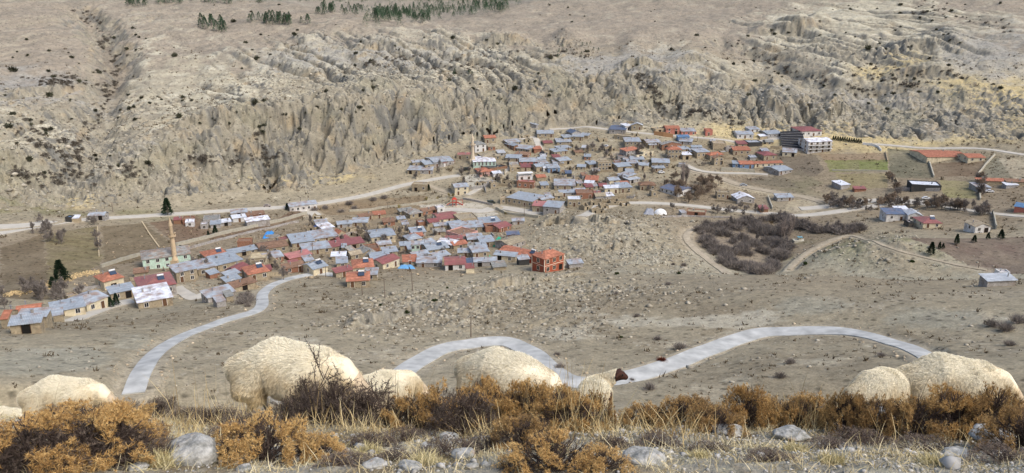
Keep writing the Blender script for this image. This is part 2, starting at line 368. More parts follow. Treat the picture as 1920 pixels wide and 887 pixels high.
# pale tuff zones
pale = blobs([(420, 190, 260, 80), (700, 165, 240, 70, .9), (250, 250, 150, 90, .9), (60, 260, 130, 80, .6), (1250, 170, 120, 70, .9), (1650, 80, 220, 80, 1),
              (1330, 210, 140, 50, .9), (870, 110, 120, 40, .6), (300, 120, 100, 60, .35), (1420, 190, 150, 35, .5), (1850, 130, 130, 60, .6), (1080, 170, 150, 60, .4)])
palen = sstep(.15, .62, pale+.45*n2+.28*n3)
col = mix(col, C((174, 165, 141)), palen*.75)
col = mix(col, C((200, 192, 168)), palen*sstep(.08, .42, n2+n4)*.65)
col = mix(col, C((128, 120, 106)), up*sstep(.05, .4, fbm(Xg/22+3, Yg/22, 4, 221)-.1*pale)*.55)
# bare pale rib faces between the dark gullies, and strata that follow the height
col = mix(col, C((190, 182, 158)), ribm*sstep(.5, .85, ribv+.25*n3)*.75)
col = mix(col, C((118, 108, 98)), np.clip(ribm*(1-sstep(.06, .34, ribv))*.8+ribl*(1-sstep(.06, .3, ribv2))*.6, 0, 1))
stz = Z+3.0*fbm(Xg/60, Yg/60, 3, 271)+.03*Xg
strat = np.sin(stz*2*np.pi/5.2)*.6+np.sin(stz*2*np.pi/2.3)*.4+.6*n3
stm = np.clip((rocky*.9+.35*pale+ribm*.3)*sstep(rtop-25, rtop, Rg)*far, 0, 1)
col = mix(col, C((120, 113, 102)), stm*sstep(.35, .9, strat)*.55)
col = mix(col, C((198, 191, 170)), stm*sstep(.35, .9, -strat)*.5)
col = mix(col, C((122, 112, 98)), sstep(.15, .5, blobs([(205, 130, 26, 90), (175, 240, 26, 60), (1490, 120, 60, 26, .6), (320, 300, 60, 26, .5)])+.2*n3)*.6*up)
yel = blobs([(1480, 245, 200, 28), (1650, 250, 220, 36), (1860, 190, 120, 60), (1700, 120, 60, 16, .7), (560, 330, 130, 16, .8), (760, 250, 120, 30, .7), (1640, 135, 50, 18, .8), (150, 370, 40, 22, .7)])
col = mix(col, C((192, 172, 122)), sstep(.1, .6, yel+.3*n2+.15*n3)*.9)
grey = blobs([(1560, 200, 240, 40, .9), (1850, 110, 130, 60, .6), (1750, 230, 130, 36, .9), (1180, 130, 140, 36, .8), (330, 290, 160, 40, .5), (700, 120, 260, 40, .6), (60, 170, 140, 40, .7), (1290, 200, 60, 50, .4), (1560, 480, 120, 30, .3)])
col = mix(col, C((150, 146, 138)), sstep(.15, .65, grey+.4*n2+.2*n3)*.85)
col = mix(col, C((178, 170, 150)), sstep(.2, .6, blobs([(1330, 602, 120, 12), (1180, 600, 90, 18, .6), (560, 640, 60, 14, .5), (1060, 625, 80, 18, .6), (1420, 590, 60, 8, .6)])+.3*n3)*.7)
col = mix(col, C((150, 148, 132)), sstep(.2, .6, blobs([(90, 680, 120, 30), (250, 640, 60, 24, .5), (1520, 575, 90, 20, .8), (1750, 600, 120, 20, .6)])+.3*n3)*.5)
nr_ = sstep(.06, .2, Ag)*(1-sstep(232, 242, Rg))*far
col = mix(col, C((140, 127, 104)), nr_*sstep(560, 520, VG)*.55 if False else nr_*(1-sstep(520, 590, VG))*.6)
col = mix(col, C((168, 163, 142)), sstep(.06, .2, Ag)*sstep(240, 250, Rg)*(1-sstep(300, 325, Rg))*sstep(-.3, .2, n2)*.55)
# bare rock where it is steep
rk = sstep(.42, .95, slope+.25*n3)*far*np.clip(rocky+up*.5+cl*1.0+.15, 0, 1)
streak = fbm(Ag*470/6.0+dc*.25, dc/9, 5, 230)
rc = mix(full+C((146, 138, 120)), C((112, 110, 104)), sstep(-.15, .35, streak+.6*n4))
rc = mix(rc, C((166, 146, 114)), sstep(.1, .5, fbm(Ag*470/14, Z/9, 3, 236)-.25*streak)*.6)
col = mix(col, rc, rk)
rk2 = rocky*far*(1-soft)*sstep(-.1, .4, n3+.35*n2)
col = mix(col, C((170, 163, 144)), rk2*.62)
# scattered pale stones on the near slope
st = sstep(.30, .48, fbm(Xg/1.1, Yg/1.1, 3, 240))*sstep(-.1, .5, n2+.3)*(Rg < 330)*far
col = mix(col, C((190, 182, 166)), st*.55)
cliffgreen = cl*sstep(.05, .4, fbm(Ag*470/30, Z/14, 3, 250))
col = mix(col, C((142, 136, 112)), cliffgreen*.45)
# valley soils
vs = blobs([(200, 480, 300, 62), (470, 470, 200, 60), (700, 455, 240, 60), (1480, 330, 170, 50), (1450, 440, 160, 50), (1800, 380, 200, 60), (1340, 370, 130, 35)])*sstep(225, 250, Rg)
col = mix(col, C((134, 118, 96)), np.clip(vs*1.5, 0, 1)*.7)
col = mix(col, C((124, 120, 84)), np.clip(blobs([(60, 390, 120, 16), (230, 400, 160, 12, .8), (1500, 350, 80, 20, .7), (140, 480, 80, 22, .5), (1620, 478, 170, 34, .9)])*1.3, 0, 1)*sstep(-.2, .3, n2)*.7)
def poly_world(pts, n=1):
    return np.array([base_point(u, v)[:2] for u, v in pts])
def in_poly(w, soft_m=1.0):
    x0, x1, y0, y1 = w[:, 0].min()-3, w[:, 0].max()+3, w[:, 1].min()-3, w[:, 1].max()+3
    m = np.nonzero((Xg > x0) & (Xg < x1) & (Yg > y0) & (Yg < y1))
    X = Xg[m]+n3[m]*1.5; Y = Yg[m]+n3[m]*1.5; ins = np.zeros(X.shape, bool)
    for k in range(len(w)):
        ax, ay = w[k]; bx, by = w[(k+1) % len(w)]
        c = ((ay > Y) != (by > Y)) & (X < (bx-ax)*(Y-ay)/(by-ay+1e-12)+ax)
        ins ^= c
    return m, ins
def field(pts, c, a=.85, row=None, c2=None):
    m, ins = in_poly(poly_world(pts))
    k = ins*a*(.8+.5*n2[m])
    if row is not None:
        th, per = row; ph = (Xg[m]*math.cos(th)+Yg[m]*math.sin(th)+n2[m]*1.5)/per
        cc = C(c)[None]*(1-.5*(np.sin(ph*6.283)[:, None]+1)*.5)+C(c2 or c)[None]*.5*(np.sin(ph*6.283)[:, None]+1)*.5
    else: cc = C(c)[None]
    k = np.clip(k, 0, 1)[:, None]
    col[m] = col[m]*(1-k)+cc*k
field([(1534, 288), (1664, 286), (1666, 302), (1548, 304)], (140, 118, 92))
field([(1546, 300), (1664, 300), (1664, 322), (1556, 322)], (120, 122, 72), .95)
field([(1610, 304), (1664, 304), (1665, 320), (1612, 320)], (112, 124, 60), .8)
field([(1566, 326), (1664, 325), (1664, 352), (1590, 356)], (140, 128, 92), 1.0)
field([(1664, 278), (1738, 282), (1748, 334), (1670, 334)], (112, 108, 88), 1.0)
field([(1742, 306), (1850, 302), (1832, 330), (1752, 332)], (118, 100, 80), 1.0)
field([(1762, 338), (1822, 340), (1832, 372), (1770, 372)], (142, 134, 92), 1.0)
field([(1850, 296), (1885, 298), (1895, 332), (1836, 332)], (122, 118, 100))
field([(1418, 285), (1530, 290), (1545, 318), (1530, 330), (1440, 326), (1390, 342), (1500, 352)], (108, 98, 84), 1.0)
field([(1388, 345), (1500, 318), (1545, 345), (1500, 366)], (120, 112, 92), .6)
field([(190, 425), (270, 416), (330, 460), (250, 492), (196, 500)], (118, 104, 80), 1.0)
field([(0, 465), (80, 440), (95, 560), (0, 560)], (112, 98, 76), 1.0)
field([(85, 440), (180, 425), (190, 495), (90, 540)], (116, 104, 74), 1.0, (1.2, 5), (134, 124, 86))
field([(280, 415), (370, 405), (400, 440), (330, 455)], (118, 94, 74), .9)
field([(380, 445), (500, 420), (560, 390), (580, 400), (560, 412), (400, 450)], (110, 88, 70), .9)
field([(1690, 470), (1940, 440), (1940, 515), (1850, 512), (1740, 480)], (114, 98, 86), 1.0, (.5, 3.5), (112, 94, 80))
field([(1320, 430), (1500, 420), (1470, 460), (1450, 505), (1380, 500)], (140, 126, 108), .8)
field([(560, 380), (720, 370), (800, 366), (800, 392), (600, 404)], (124, 102, 74), .75)
field([(780, 382), (905, 380), (935, 402), (900, 412), (830, 400)], (190, 182, 165), .9)
field([(868, 328), (905, 325), (925, 338), (905, 352), (875, 348)], (186, 180, 165), .9)
field([(980, 395), (1062, 392), (1060, 408), (985, 405)], (182, 176, 160), .8)
field([(1480, 372), (1560, 378), (1520, 405), (1470, 398)], (184, 170, 140), .75)
field([(1310, 326), (1420, 352), (1500, 372), (1340, 350)], (176, 162, 132), .7)
field([(1870, 296), (1990, 300), (1990, 340), (1900, 334)], (172, 160, 136), .7)
# worn verge along the roads
col = mix(col, C((172, 160, 138)), roadmask*.55)
# fine variation
col = col*(1+.16*n3+.10*n4)[..., None]
# bare pale gravel near the viewer
nearm = 1-sstep(10, 16, Rg)
gcol = mix(full+C((168, 160, 142)), C((132, 118, 94)), sstep(-.1, .35, fbm(Xg/.5, Yg/.5, 4, 260)))
gcol = mix(gcol, C((186, 178, 150)), sstep(.1, .4, fbm(Xg/.25, Yg/.25, 3, 262))*.6)
col = mix(col, gcol, nearm)
lum = col@np.array([.3, .55, .15], np.float32)
col = mix(col, lum[..., None]*np.array([1.0, .985, .93], np.float32), full[..., 0]+.12)*np.array([.995, 1.0, .97], np.float32)
col = np.clip(col, .01, .8)

# ---------------------------------------------------------------- materials
def nodes(m): m.use_nodes = True; return m.node_tree.nodes, m.node_tree.links, m.node_tree.nodes['Principled BSDF']
MATS = {}
def simple(name, c, rough=.8, noise=.12, scale=3.0, rnd=.12, metal=0.0, bump=0.0, spec=.3, rust=0, rustc=(128, 84, 60)):
    if name in MATS: return MATS[name]
    m = bpy.data.materials.new(name); N, L, B = nodes(m)
    B.inputs['Roughness'].default_value = rough; B.inputs['Metallic'].default_value = metal
    B.inputs['Specular IOR Level'].default_value = spec
    tc = N.new('ShaderNodeTexCoord'); nz = N.new('ShaderNodeTexNoise'); nz.inputs['Scale'].default_value = scale; nz.inputs['Detail'].default_value = 5
    L.new(tc.outputs['Object'], nz.inputs['Vector'])
    oi = N.new('ShaderNodeObjectInfo')
    mr = N.new('ShaderNodeMapRange'); mr.inputs[1].default_value = .25; mr.inputs[2].default_value = .75
    mr.inputs[3].default_value = 1-noise*1.6; mr.inputs[4].default_value = 1+noise*1.6; L.new(nz.outputs[0], mr.inputs[0])
    mr2 = N.new('ShaderNodeMapRange'); mr2.inputs[3].default_value = 1-rnd; mr2.inputs[4].default_value = 1+rnd; L.new(oi.outputs['Random'], mr2.inputs[0])
    mu = N.new('ShaderNodeMath'); mu.operation = 'MULTIPLY'; L.new(mr.outputs[0], mu.inputs[0]); L.new(mr2.outputs[0], mu.inputs[1])
    vm = N.new('ShaderNodeVectorMath'); vm.operation = 'SCALE'; vm.inputs[0].default_value = L4(c)[:3]; L.new(mu.outputs[0], vm.inputs['Scale'])
    out = vm.outputs[0]
    if rust:
        n2_ = N.new('ShaderNodeTexNoise'); n2_.inputs['Scale'].default_value = .45; n2_.inputs['Detail'].default_value = 6; L.new(tc.outputs['Object'], n2_.inputs['Vector'])
        ad = N.new('ShaderNodeMath'); ad.operation = 'MULTIPLY_ADD'; ad.inputs[1].default_value = .25; L.new(oi.outputs['Random'], ad.inputs[0]); L.new(n2_.outputs[0], ad.inputs[2])
        r2 = N.new('ShaderNodeMapRange'); r2.inputs[1].default_value = .62; r2.inputs[2].default_value = .85; r2.inputs[4].default_value = rust; L.new(ad.outputs[0], r2.inputs[0])
        mx = N.new('ShaderNodeMix'); mx.data_type = 'RGBA'; L.new(r2.outputs[0], mx.inputs[0]); L.new(out, mx.inputs[6]); mx.inputs[7].default_value = L4(rustc); out = mx.outputs[2]
    L.new(out, B.inputs['Base Color'])
    if bump:
        bp = N.new('ShaderNodeBump'); bp.inputs['Strength'].default_value = bump; bp.inputs['Distance'].default_value = .05
        L.new(nz.outputs[0], bp.inputs['Height']); L.new(bp.outputs[0], B.inputs['Normal'])
    MATS[name] = m; return m
def ground_material():
    m = bpy.data.materials.new('ground'); N, L, B = nodes(m)
    at = N.new('ShaderNodeAttribute'); at.attribute_name = 'soil'
    geo = N.new('ShaderNodeNewGeometry')
    out = at.outputs['Color']
    def layer(scale, lo, hi, amt_dark, amt_light, det=6):
        nonlocal out
        nz = N.new('ShaderNodeTexNoise'); nz.inputs['Scale'].default_value = scale; nz.inputs['Detail'].default_value = det; nz.inputs['Roughness'].default_value = .62
        L.new(geo.outputs['Position'], nz.inputs['Vector'])
        mr = N.new('ShaderNodeMapRange'); mr.inputs[1].default_value = lo; mr.inputs[2].default_value = hi; mr.inputs[3].default_value = amt_dark; mr.inputs[4].default_value = amt_light
        L.new(nz.outputs[0], mr.inputs[0])
        vm = N.new('ShaderNodeVectorMath'); vm.operation = 'SCALE'; L.new(out, vm.inputs[0]); L.new(mr.outputs[0], vm.inputs['Scale']); out = vm.outputs[0]
        return nz
    layer(.35, .3, .7, .80, 1.2, 8); nb = layer(2.2, .3, .7, .72, 1.26, 5)
    # dark tufts
    vo = N.new('ShaderNodeTexVoronoi'); vo.inputs['Scale'].default_value = .42; vo.inputs['Randomness'].default_value = 1; L.new(geo.outputs['Position'], vo.inputs['Vector'])
    mr = N.new('ShaderNodeMapRange'); mr.inputs[1].default_value = .12; mr.inputs[2].default_value = .30; mr.inputs[3].default_value = .50; mr.inputs[4].default_value = 1; L.new(vo.outputs['Distance'], mr.inputs[0])
    vm = N.new('ShaderNodeVectorMath'); vm.operation = 'SCALE'; L.new(out, vm.inputs[0]); L.new(mr.outputs[0], vm.inputs['Scale']); out = vm.outputs[0]
    L.new(out, B.inputs['Base Color']); B.inputs['Roughness'].default_value = .95; B.inputs['Specular IOR Level'].default_value = .1
    bp = N.new('ShaderNodeBump'); bp.inputs['Strength'].default_value = .8; bp.inputs['Distance'].default_value = .25
    n5 = N.new('ShaderNodeTexNoise'); n5.inputs['Scale'].default_value = .9; n5.inputs['Detail'].default_value = 8; n5.inputs['Roughness'].default_value = .7
    L.new(geo.outputs['Position'], n5.inputs['Vector']); L.new(n5.outputs[0], bp.inputs['Height']); L.new(bp.outputs[0], B.inputs['Normal'])
    return m

def mesh_from(name, V, Fq, mat=None, smooth=False):
    """V (n,3); Fq (m,k) array of equal-size faces or list"""
    me = bpy.data.meshes.new(name)
    if isinstance(Fq, np.ndarray):
        V = np.ascontiguousarray(V, np.float32); n, k = Fq.shape
        me.vertices.add(len(V)); me.vertices.foreach_set('co', V.ravel())
        me.loops.add(n*k); me.loops.foreach_set('vertex_index', np.ascontiguousarray(Fq, np.int32).ravel())
        me.polygons.add(n); me.polygons.foreach_set('loop_start', np.arange(0, n*k, k, dtype=np.int32))
        me.update(calc_edges=True)
    else:
        me.from_pydata([tuple(map(float, v)) for v in V], [], Fq); me.update()
    if smooth: me.polygons.foreach_set('use_smooth', np.ones(len(me.polygons), bool))
    if mat: me.materials.append(mat)
    return me
def link(name, me, parent=None, loc=None):
    o = bpy.data.objects.new(name, me); COL.objects.link(o)
    if parent: o.parent = parent
    if loc is not None: o.location = loc
    return o
def tag(o, label=None, cat=None, group=None, kind=None):
    if label: o['label'] = label
    if cat: o['category'] = cat
    if group: o['group'] = group
    if kind: o['kind'] = kind
    return o

# caves: small patches of the cliff face are cut out and a dark chamber is sunk behind each
Zf = Z
V = np.stack([Xg, Yg, Zf], -1).reshape(-1, 3)
keep = np.ones((NR-1, NA), bool)
CAVES = [(880, 246, 2, 3), (893, 252, 1, 2), (915, 243, 3, 3), (929, 246, 3, 3), (943, 238, 1, 2), (951, 239, 1, 2), (868, 250, 2, 2), (812, 262, 1, 2), (498, 350, 3, 3), (513, 349, 5, 2),
         (452, 353, 1, 2), (1026, 217, 2, 2), (1041, 212, 2, 2), (983, 240, 1, 2), (1118, 228, 1, 3), (1190, 206, 1, 2), (912, 222, 1, 2), (725, 288, 1, 2), (706, 292, 1, 2), (664, 300, 1, 2),
         (700, 270, 1, 2), (1160, 222, 1, 2), (690, 283, 1, 1), (770, 268, 1, 2), (841, 258, 1, 2), (960, 232, 1, 2)]
cave_V = []; cave_F = []; nv = len(V)
for (u, v, hw, hh) in CAVES:
    p = cast(u, v, Zf, 0, 60); a = math.atan2(p[0], p[1]); rr = math.hypot(p[0], p[1])
    j = int(np.searchsorted(az[:NF], a)); i = int(np.searchsorted(r, rr))
    # rows whose heights span the opening
    i0 = i1 = i
    while i0 > 2 and Zf[i0, j] > p[2]-.45*hh and i-i0 < 5: i0 -= 1
    while i1 < NR-3 and Zf[i1, j] < p[2]+.45*hh and i1-i < 5: i1 += 1
    hwm = max(1, int(round(hw*.55/((azf[1]-azf[0])*math.pi/180*rr)))); j0, j1 = j-hwm, j+hwm
    if j0 < 2 or j1 > NF-3 or not keep[i0-1:i1+1, j0-1:j1+1].all(): continue
    keep[i0:i1, j0:j1] = False
    loop = [(i0, jj) for jj in range(j0, j1)]+[(ii, j1) for ii in range(i0, i1)]+[(i1, jj) for jj in range(j1, j0, -1)]+[(ii, j0) for ii in range(i1, i0, -1)]
    ids = [ii*NA+jj for ii, jj in loop]; c = V[ids].mean(0); back = []
    for q in ids:
        d = np.array([math.sin(a), math.cos(a), 0])*5.0
        P = V[q]+d; P[2] = c[2]+(V[q][2]-c[2])*.9-0.4; P[2] = min(P[2], V[q][2]+.2); back.append(P)
    b0 = nv+len(cave_V); cave_V += back; n = len(ids)
    for k in range(n): cave_F.append([ids[k], ids[(k+1) % n], b0+(k+1) % n, b0+k])
    cave_V.append(np.mean(back, 0)); cc_ = b0+n
    for k in range(n): cave_F.append([b0+k, b0+(k+1) % n, cc_, cc_])
I, J = np.meshgrid(np.arange(NR-1), np.arange(NA), indexing='ij')
J2 = (J+1) % NA
Fq = np.stack([I*NA+J, I*NA+J2, (I+1)*NA+J2, (I+1)*NA+J], -1)[keep]
tri = [f[:3] for f in cave_F if f[2] == f[3]]; quad = [f for f in cave_F if f[2] != f[3]]
Vall = np.concatenate([V, np.array(cave_V).reshape(-1, 3)]) if cave_V else V
nq = len(Fq)+len(quad)
if quad: Fq = np.concatenate([Fq, np.array(quad)])
# triangles of the chamber backs as thin quads sharing a centre are stored separately
me = bpy.data.meshes.new('ground')
lo = np.concatenate([Fq.ravel(), np.array(tri).ravel()]) if tri else Fq.ravel()
me.vertices.add(len(Vall)); me.vertices.foreach_set('co', np.ascontiguousarray(Vall, np.float32).ravel())
me.loops.add(len(lo)); me.loops.foreach_set('vertex_index', lo.astype(np.int32))
me.polygons.add(len(Fq)+len(tri))
me.polygons.foreach_set('loop_start', np.concatenate([np.arange(len(Fq))*4, len(Fq)*4+np.arange(len(tri))*3]).astype(np.int32))
me.update(calc_edges=True)
me.polygons.foreach_set('use_smooth', np.ones(len(me.polygons), bool))
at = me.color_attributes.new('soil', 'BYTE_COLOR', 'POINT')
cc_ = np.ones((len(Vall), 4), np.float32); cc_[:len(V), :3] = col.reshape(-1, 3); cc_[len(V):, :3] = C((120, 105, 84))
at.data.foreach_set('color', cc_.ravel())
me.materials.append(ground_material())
ground = link('ground', me); tag(ground, 'dry rocky hillside, village valley and pale tuff cliffs', kind='structure')
del Vall, V, full, gcol, rc

# ---------------------------------------------------------------- road slabs
concrete = simple('pale_concrete', (180, 180, 174), .8, .2, .4, 0, bump=.2)
asphalt = simple('worn_asphalt', (186, 180, 166), .9, .08, .4, 0.03)
dirt = simple('packed_dirt', (164, 152, 130), .95, .15, .5, 0.05, bump=.3)
RK_ = {'concrete': concrete, 'dirt': dirt, 'grove': dirt, 'field': dirt, 'middle': dirt, 'climbing': dirt, 'hill': asphalt, 'side': asphalt, 'green': asphalt}
def road_mesh(name, w3, w, mat, thick):
    P = w3[:, :2]; t = np.gradient(P, axis=0); t /= np.linalg.norm(t, axis=1)[:, None]+1e-9
    nrm = np.stack([-t[:, 1], t[:, 0]], 1); n = len(P); wob = np.array([random.uniform(-.12, .12) for _ in range(n)])[:, None] if thick < .1 else 0
    Lp, Rp = P+nrm*(w/2+wob), P-nrm*(w/2+wob); z = w3[:, 2]
    V = np.concatenate([np.c_[Lp, z], np.c_[P, z+.03], np.c_[Rp, z], np.c_[Lp, z-.5], np.c_[Rp, z-.5]])
    Fc = []
    for i in range(n-1):
        a = lambda k, q: k*n+q
        Fc += [[a(0, i), a(0, i+1), a(1, i+1), a(1, i)][::-1], [a(1, i), a(1, i+1), a(2, i+1), a(2, i)][::-1], [a(3, i), a(3, i+1), a(0, i+1), a(0, i)][::-1], [a(2, i), a(2, i+1), a(4, i+1), a(4, i)][::-1]]
    Fc += [[0, n, 2*n, 4*n, 3*n], [n-1, 4*n-1, 5*n-1, 3*n-1, 2*n-1]]
    return mesh_from(name, V, Fc, mat, False)
RLAB = {'concrete_road': 'pale concrete road climbing past the sheep and bending into the lower village', 
 'concrete_road_c': 'wide pale concrete road arching across the right hillside', 'main_road': 'pale asphalt road along the foot of the cliffs'}
for k, (nm, (w3, w)) in enumerate(road_lines.items()):
    mt = asphalt
    for a_, b_ in RK_.items():
        if nm.startswith(a_): mt = b_
    w3 = w3.copy(); w3[:, 2] += k*.004
    base = nm[:-2] if nm.endswith(('_b', '_c')) else nm
    o = link(base, road_mesh(base, w3, w, mt, .2 if mt is concrete else .05)); tag(o, RLAB.get(nm), kind='structure')
# ---------------------------------------------------------------- village materials
ROOFC = {'blue': (162, 170, 176), 'white': (226, 230, 236), 'grey': (148, 148, 142), 'red': (142, 88, 84), 'tile': (176, 118, 94), 'brown': (138, 110, 90), 'cream': (196, 182, 148),
         'beige': (166, 154, 130), 'pink': (178, 118, 112), 'sky': (92, 126, 160), 'dark': (70, 72, 74), 'navy': (92, 106, 128), 'silver': (182, 188, 192)}
WALLC = {'stone': (160, 147, 122), 'cream': (206, 194, 164), 'white': (208, 206, 200), 'grey': (160, 156, 150), 'mint': (184, 206, 188), 'pink': (206, 160, 148), 'brick': (150, 108, 86), 'blue': (112, 136, 164),
         'salmon': (182, 116, 100), 'brown': (140, 106, 82), 'dark': (66, 66, 64), 'redbrick': (150, 58, 38), 'orange': (158, 80, 56), 'tan': (176, 160, 132)}
def roofmat(k):
    n = 'roof_'+k
    if n in MATS: return MATS[n]
    tile = k in ('tile', 'brown')
    metal = k in ('blue', 'white', 'sky', 'navy', 'silver', 'red', 'pink')
    m = simple(n, ROOFC[k], .5 if metal else .85, .10 if metal else .2, 1.1, .14, 0.0, 0, .35 if metal else .2, rust=.8 if k in ('blue', 'grey', 'white') else .35, rustc=(150, 122, 100) if k != 'tile' else (120, 84, 66))
    N, L = m.node_tree.nodes, m.node_tree.links; B = N['Principled BSDF']
    uv = N.new('ShaderNodeUVMap'); wv = N.new('ShaderNodeTexWave'); wv.wave_type = 'BANDS'; wv.bands_direction = 'X'
    wv.inputs['Scale'].default_value = 1.1 if metal else 1.3; wv.inputs['Distortion'].default_value = .3
    L.new(uv.outputs[0], wv.inputs['Vector'])
    src = B.inputs['Base Color'].links[0].from_socket
    mr = N.new('ShaderNodeMapRange'); mr.inputs[3].default_value = .86; mr.inputs[4].default_value = 1.06; L.new(wv.outputs['Fac'], mr.inputs[0])
    # separate sheets weather differently
    br = N.new('ShaderNodeTexBrick'); br.inputs['Scale'].default_value = .45; br.inputs['Color1'].default_value = (.82,)*3+(1,); br.inputs['Color2'].default_value = (1.1,)*3+(1,); br.inputs['Mortar'].default_value = (.8,)*3+(1,)
    br.inputs['Mortar Size'].default_value = .012; L.new(uv.outputs[0], br.inputs['Vector'])
    mu = N.new('ShaderNodeVectorMath'); mu.operation = 'SCALE'; L.new(src, mu.inputs[0]); L.new(mr.outputs[0], mu.inputs['Scale'])
    mv = N.new('ShaderNodeVectorMath'); mv.operation = 'MULTIPLY'; L.new(mu.outputs[0], mv.inputs[0]); L.new(br.outputs['Color'], mv.inputs[1])
    L.new(mv.outputs[0], B.inputs['Base Color'])
    bp = N.new('ShaderNodeBump'); bp.inputs['Strength'].default_value = .5; bp.inputs['Distance'].default_value = .05; L.new(wv.outputs['Fac'], bp.inputs['Height']); L.new(bp.outputs[0], B.inputs['Normal'])
    return m
def wallmat(k):
    n = 'wall_'+k
    if n in MATS: return MATS[n]
    m = simple(n, WALLC[k], .92, .14, 1.6, .12, bump=.4, rust=.5, rustc=(122, 104, 84))
    if k in ('stone', 'tan', 'brick', 'grey', 'brown'):
        N, L = m.node_tree.nodes, m.node_tree.links; B = N['Principled BSDF']
        tc = N.new('ShaderNodeTexCoord'); br = N.new('ShaderNodeTexVoronoi'); br.inputs['Scale'].default_value = 2.6
        L.new(tc.outputs['Object'], br.inputs['Vector']); src = B.inputs['Base Color'].links[0].from_socket
        mr = N.new('ShaderNodeMapRange'); mr.inputs[3].default_value = .72; mr.inputs[4].default_value = 1.18; L.new(br.outputs['Color'], mr.inputs[0])
        mu = N.new('ShaderNodeVectorMath'); mu.operation = 'SCALE'; L.new(src, mu.inputs[0]); L.new(mr.outputs[0], mu.inputs['Scale']); L.new(mu.outputs[0], B.inputs['Base Color'])
    return m
M_glass = simple('dark_window_glass', (38, 40, 44), .25, .1, 2, .3, spec=.5)
M_frame = simple('pale_window_frame', (214, 208, 198), .7)
M_wood = simple('brown_wood', (96, 70, 50), .8)
M_dark = simple('dark_opening', (30, 27, 24), .95)
M_metal = simple('grey_metal', (140, 142, 144), .45, spec=.5)
M_white = simple('white_paint', (222, 222, 218), .6)
M_pole = simple('weathered_pole', (122, 110, 96), .9)
M_trim = simple('cream_trim', (226, 206, 180), .8)

def box_me(name, x0, x1, y0, y1, z0, z1, mat):
    V = [(x0, y0, z0), (x1, y0, z0), (x1, y1, z0), (x0, y1, z0), (x0, y0, z1), (x1, y0, z1), (x1, y1, z1), (x0, y1, z1)]
    return mesh_from(name, V, [[0, 3, 2, 1], [4, 5, 6, 7], [0, 1, 5, 4], [1, 2, 6, 5], [2, 3, 7, 6], [3, 0, 4, 7]], mat)
def multi_box(name, boxes, mats):
    """boxes: (x0,x1,y0,y1,z0,z1,matindex)"""
    V = []; Fc = []; mi = []
    for (x0, x1, y0, y1, z0, z1, k) in boxes:
        b = len(V)
        V += [(x0, y0, z0), (x1, y0, z0), (x1, y1, z0), (x0, y1, z0), (x0, y0, z1), (x1, y0, z1), (x1, y1, z1), (x0, y1, z1)]
        for f in [[0, 3, 2, 1], [4, 5, 6, 7], [0, 1, 5, 4], [1, 2, 6, 5], [2, 3, 7, 6], [3, 0, 4, 7]]: Fc.append([b+q for q in f]); mi.append(k)
    me = mesh_from(name, V, Fc)
    for m in mats: me.materials.append(m)
    me.polygons.foreach_set('material_index', mi); return me
# shared small parts. Local frame of a wall part: x along the wall, -y outwards
def frame_me(name, w, h, fm): return multi_box(name, [(-w/2-.09, -w/2, -.07, .05, -.09, h+.09, 0), (w/2, w/2+.09, -.07, .05, -.09, h+.09, 0), (-w/2, w/2, -.07, .05, h, h+.09, 0), (-w/2, w/2, -.10, .05, -.09, 0, 0), (-.03, .03, -.06, .05, 0, h, 0)], [fm])
def pane_me(w, h): return box_me('pane', -w/2, w/2, -.035, .05, .002, h-.002, M_glass)
WIN = {'n': (frame_me('window', .95, 1.1, M_frame), pane_me(.95, 1.1)), 's': (frame_me('window', .7, .8, M_wood), pane_me(.7, .8)), 'l': (frame_me('window', 1.2, 1.35, M_trim), pane_me(1.2, 1.35)),
       't': (frame_me('window', .7, 2.0, M_frame), pane_me(.7, 2.0))}
DOOR = multi_box('door', [(-.5, .5, -.06, .05, 0, 1.95, 0), (-.58, -.5, -.09, .05, 0, 2.03, 1), (.5, .58, -.09, .05, 0, 2.03, 1), (-.5, .5, -.09, .05, 1.95, 2.03, 1)], [M_wood, M_frame])
DOORB = multi_box('door', [(-.7, .7, -.05, .05, 0, 1.9, 0), (-.78, -.7, -.08, .05, 0, 1.98, 1), (.7, .78, -.08, .05, 0, 1.98, 1), (-.7, .7, -.08, .05, 1.9, 1.98, 1)], [M_dark, M_wood])
CHIM = multi_box('chimney', [(-.22, .22, -.22, .22, -.5, .75, 0), (-.28, .28, -.28, .28, .75, .85, 1)], [wallmat('grey'), M_metal])
PIPE = multi_box('chimney', [(-.1, .1, -.1, .1, -.4, .8, 0), (-.16, .16, -.16, .16, .82, .9, 0)], [M_metal])
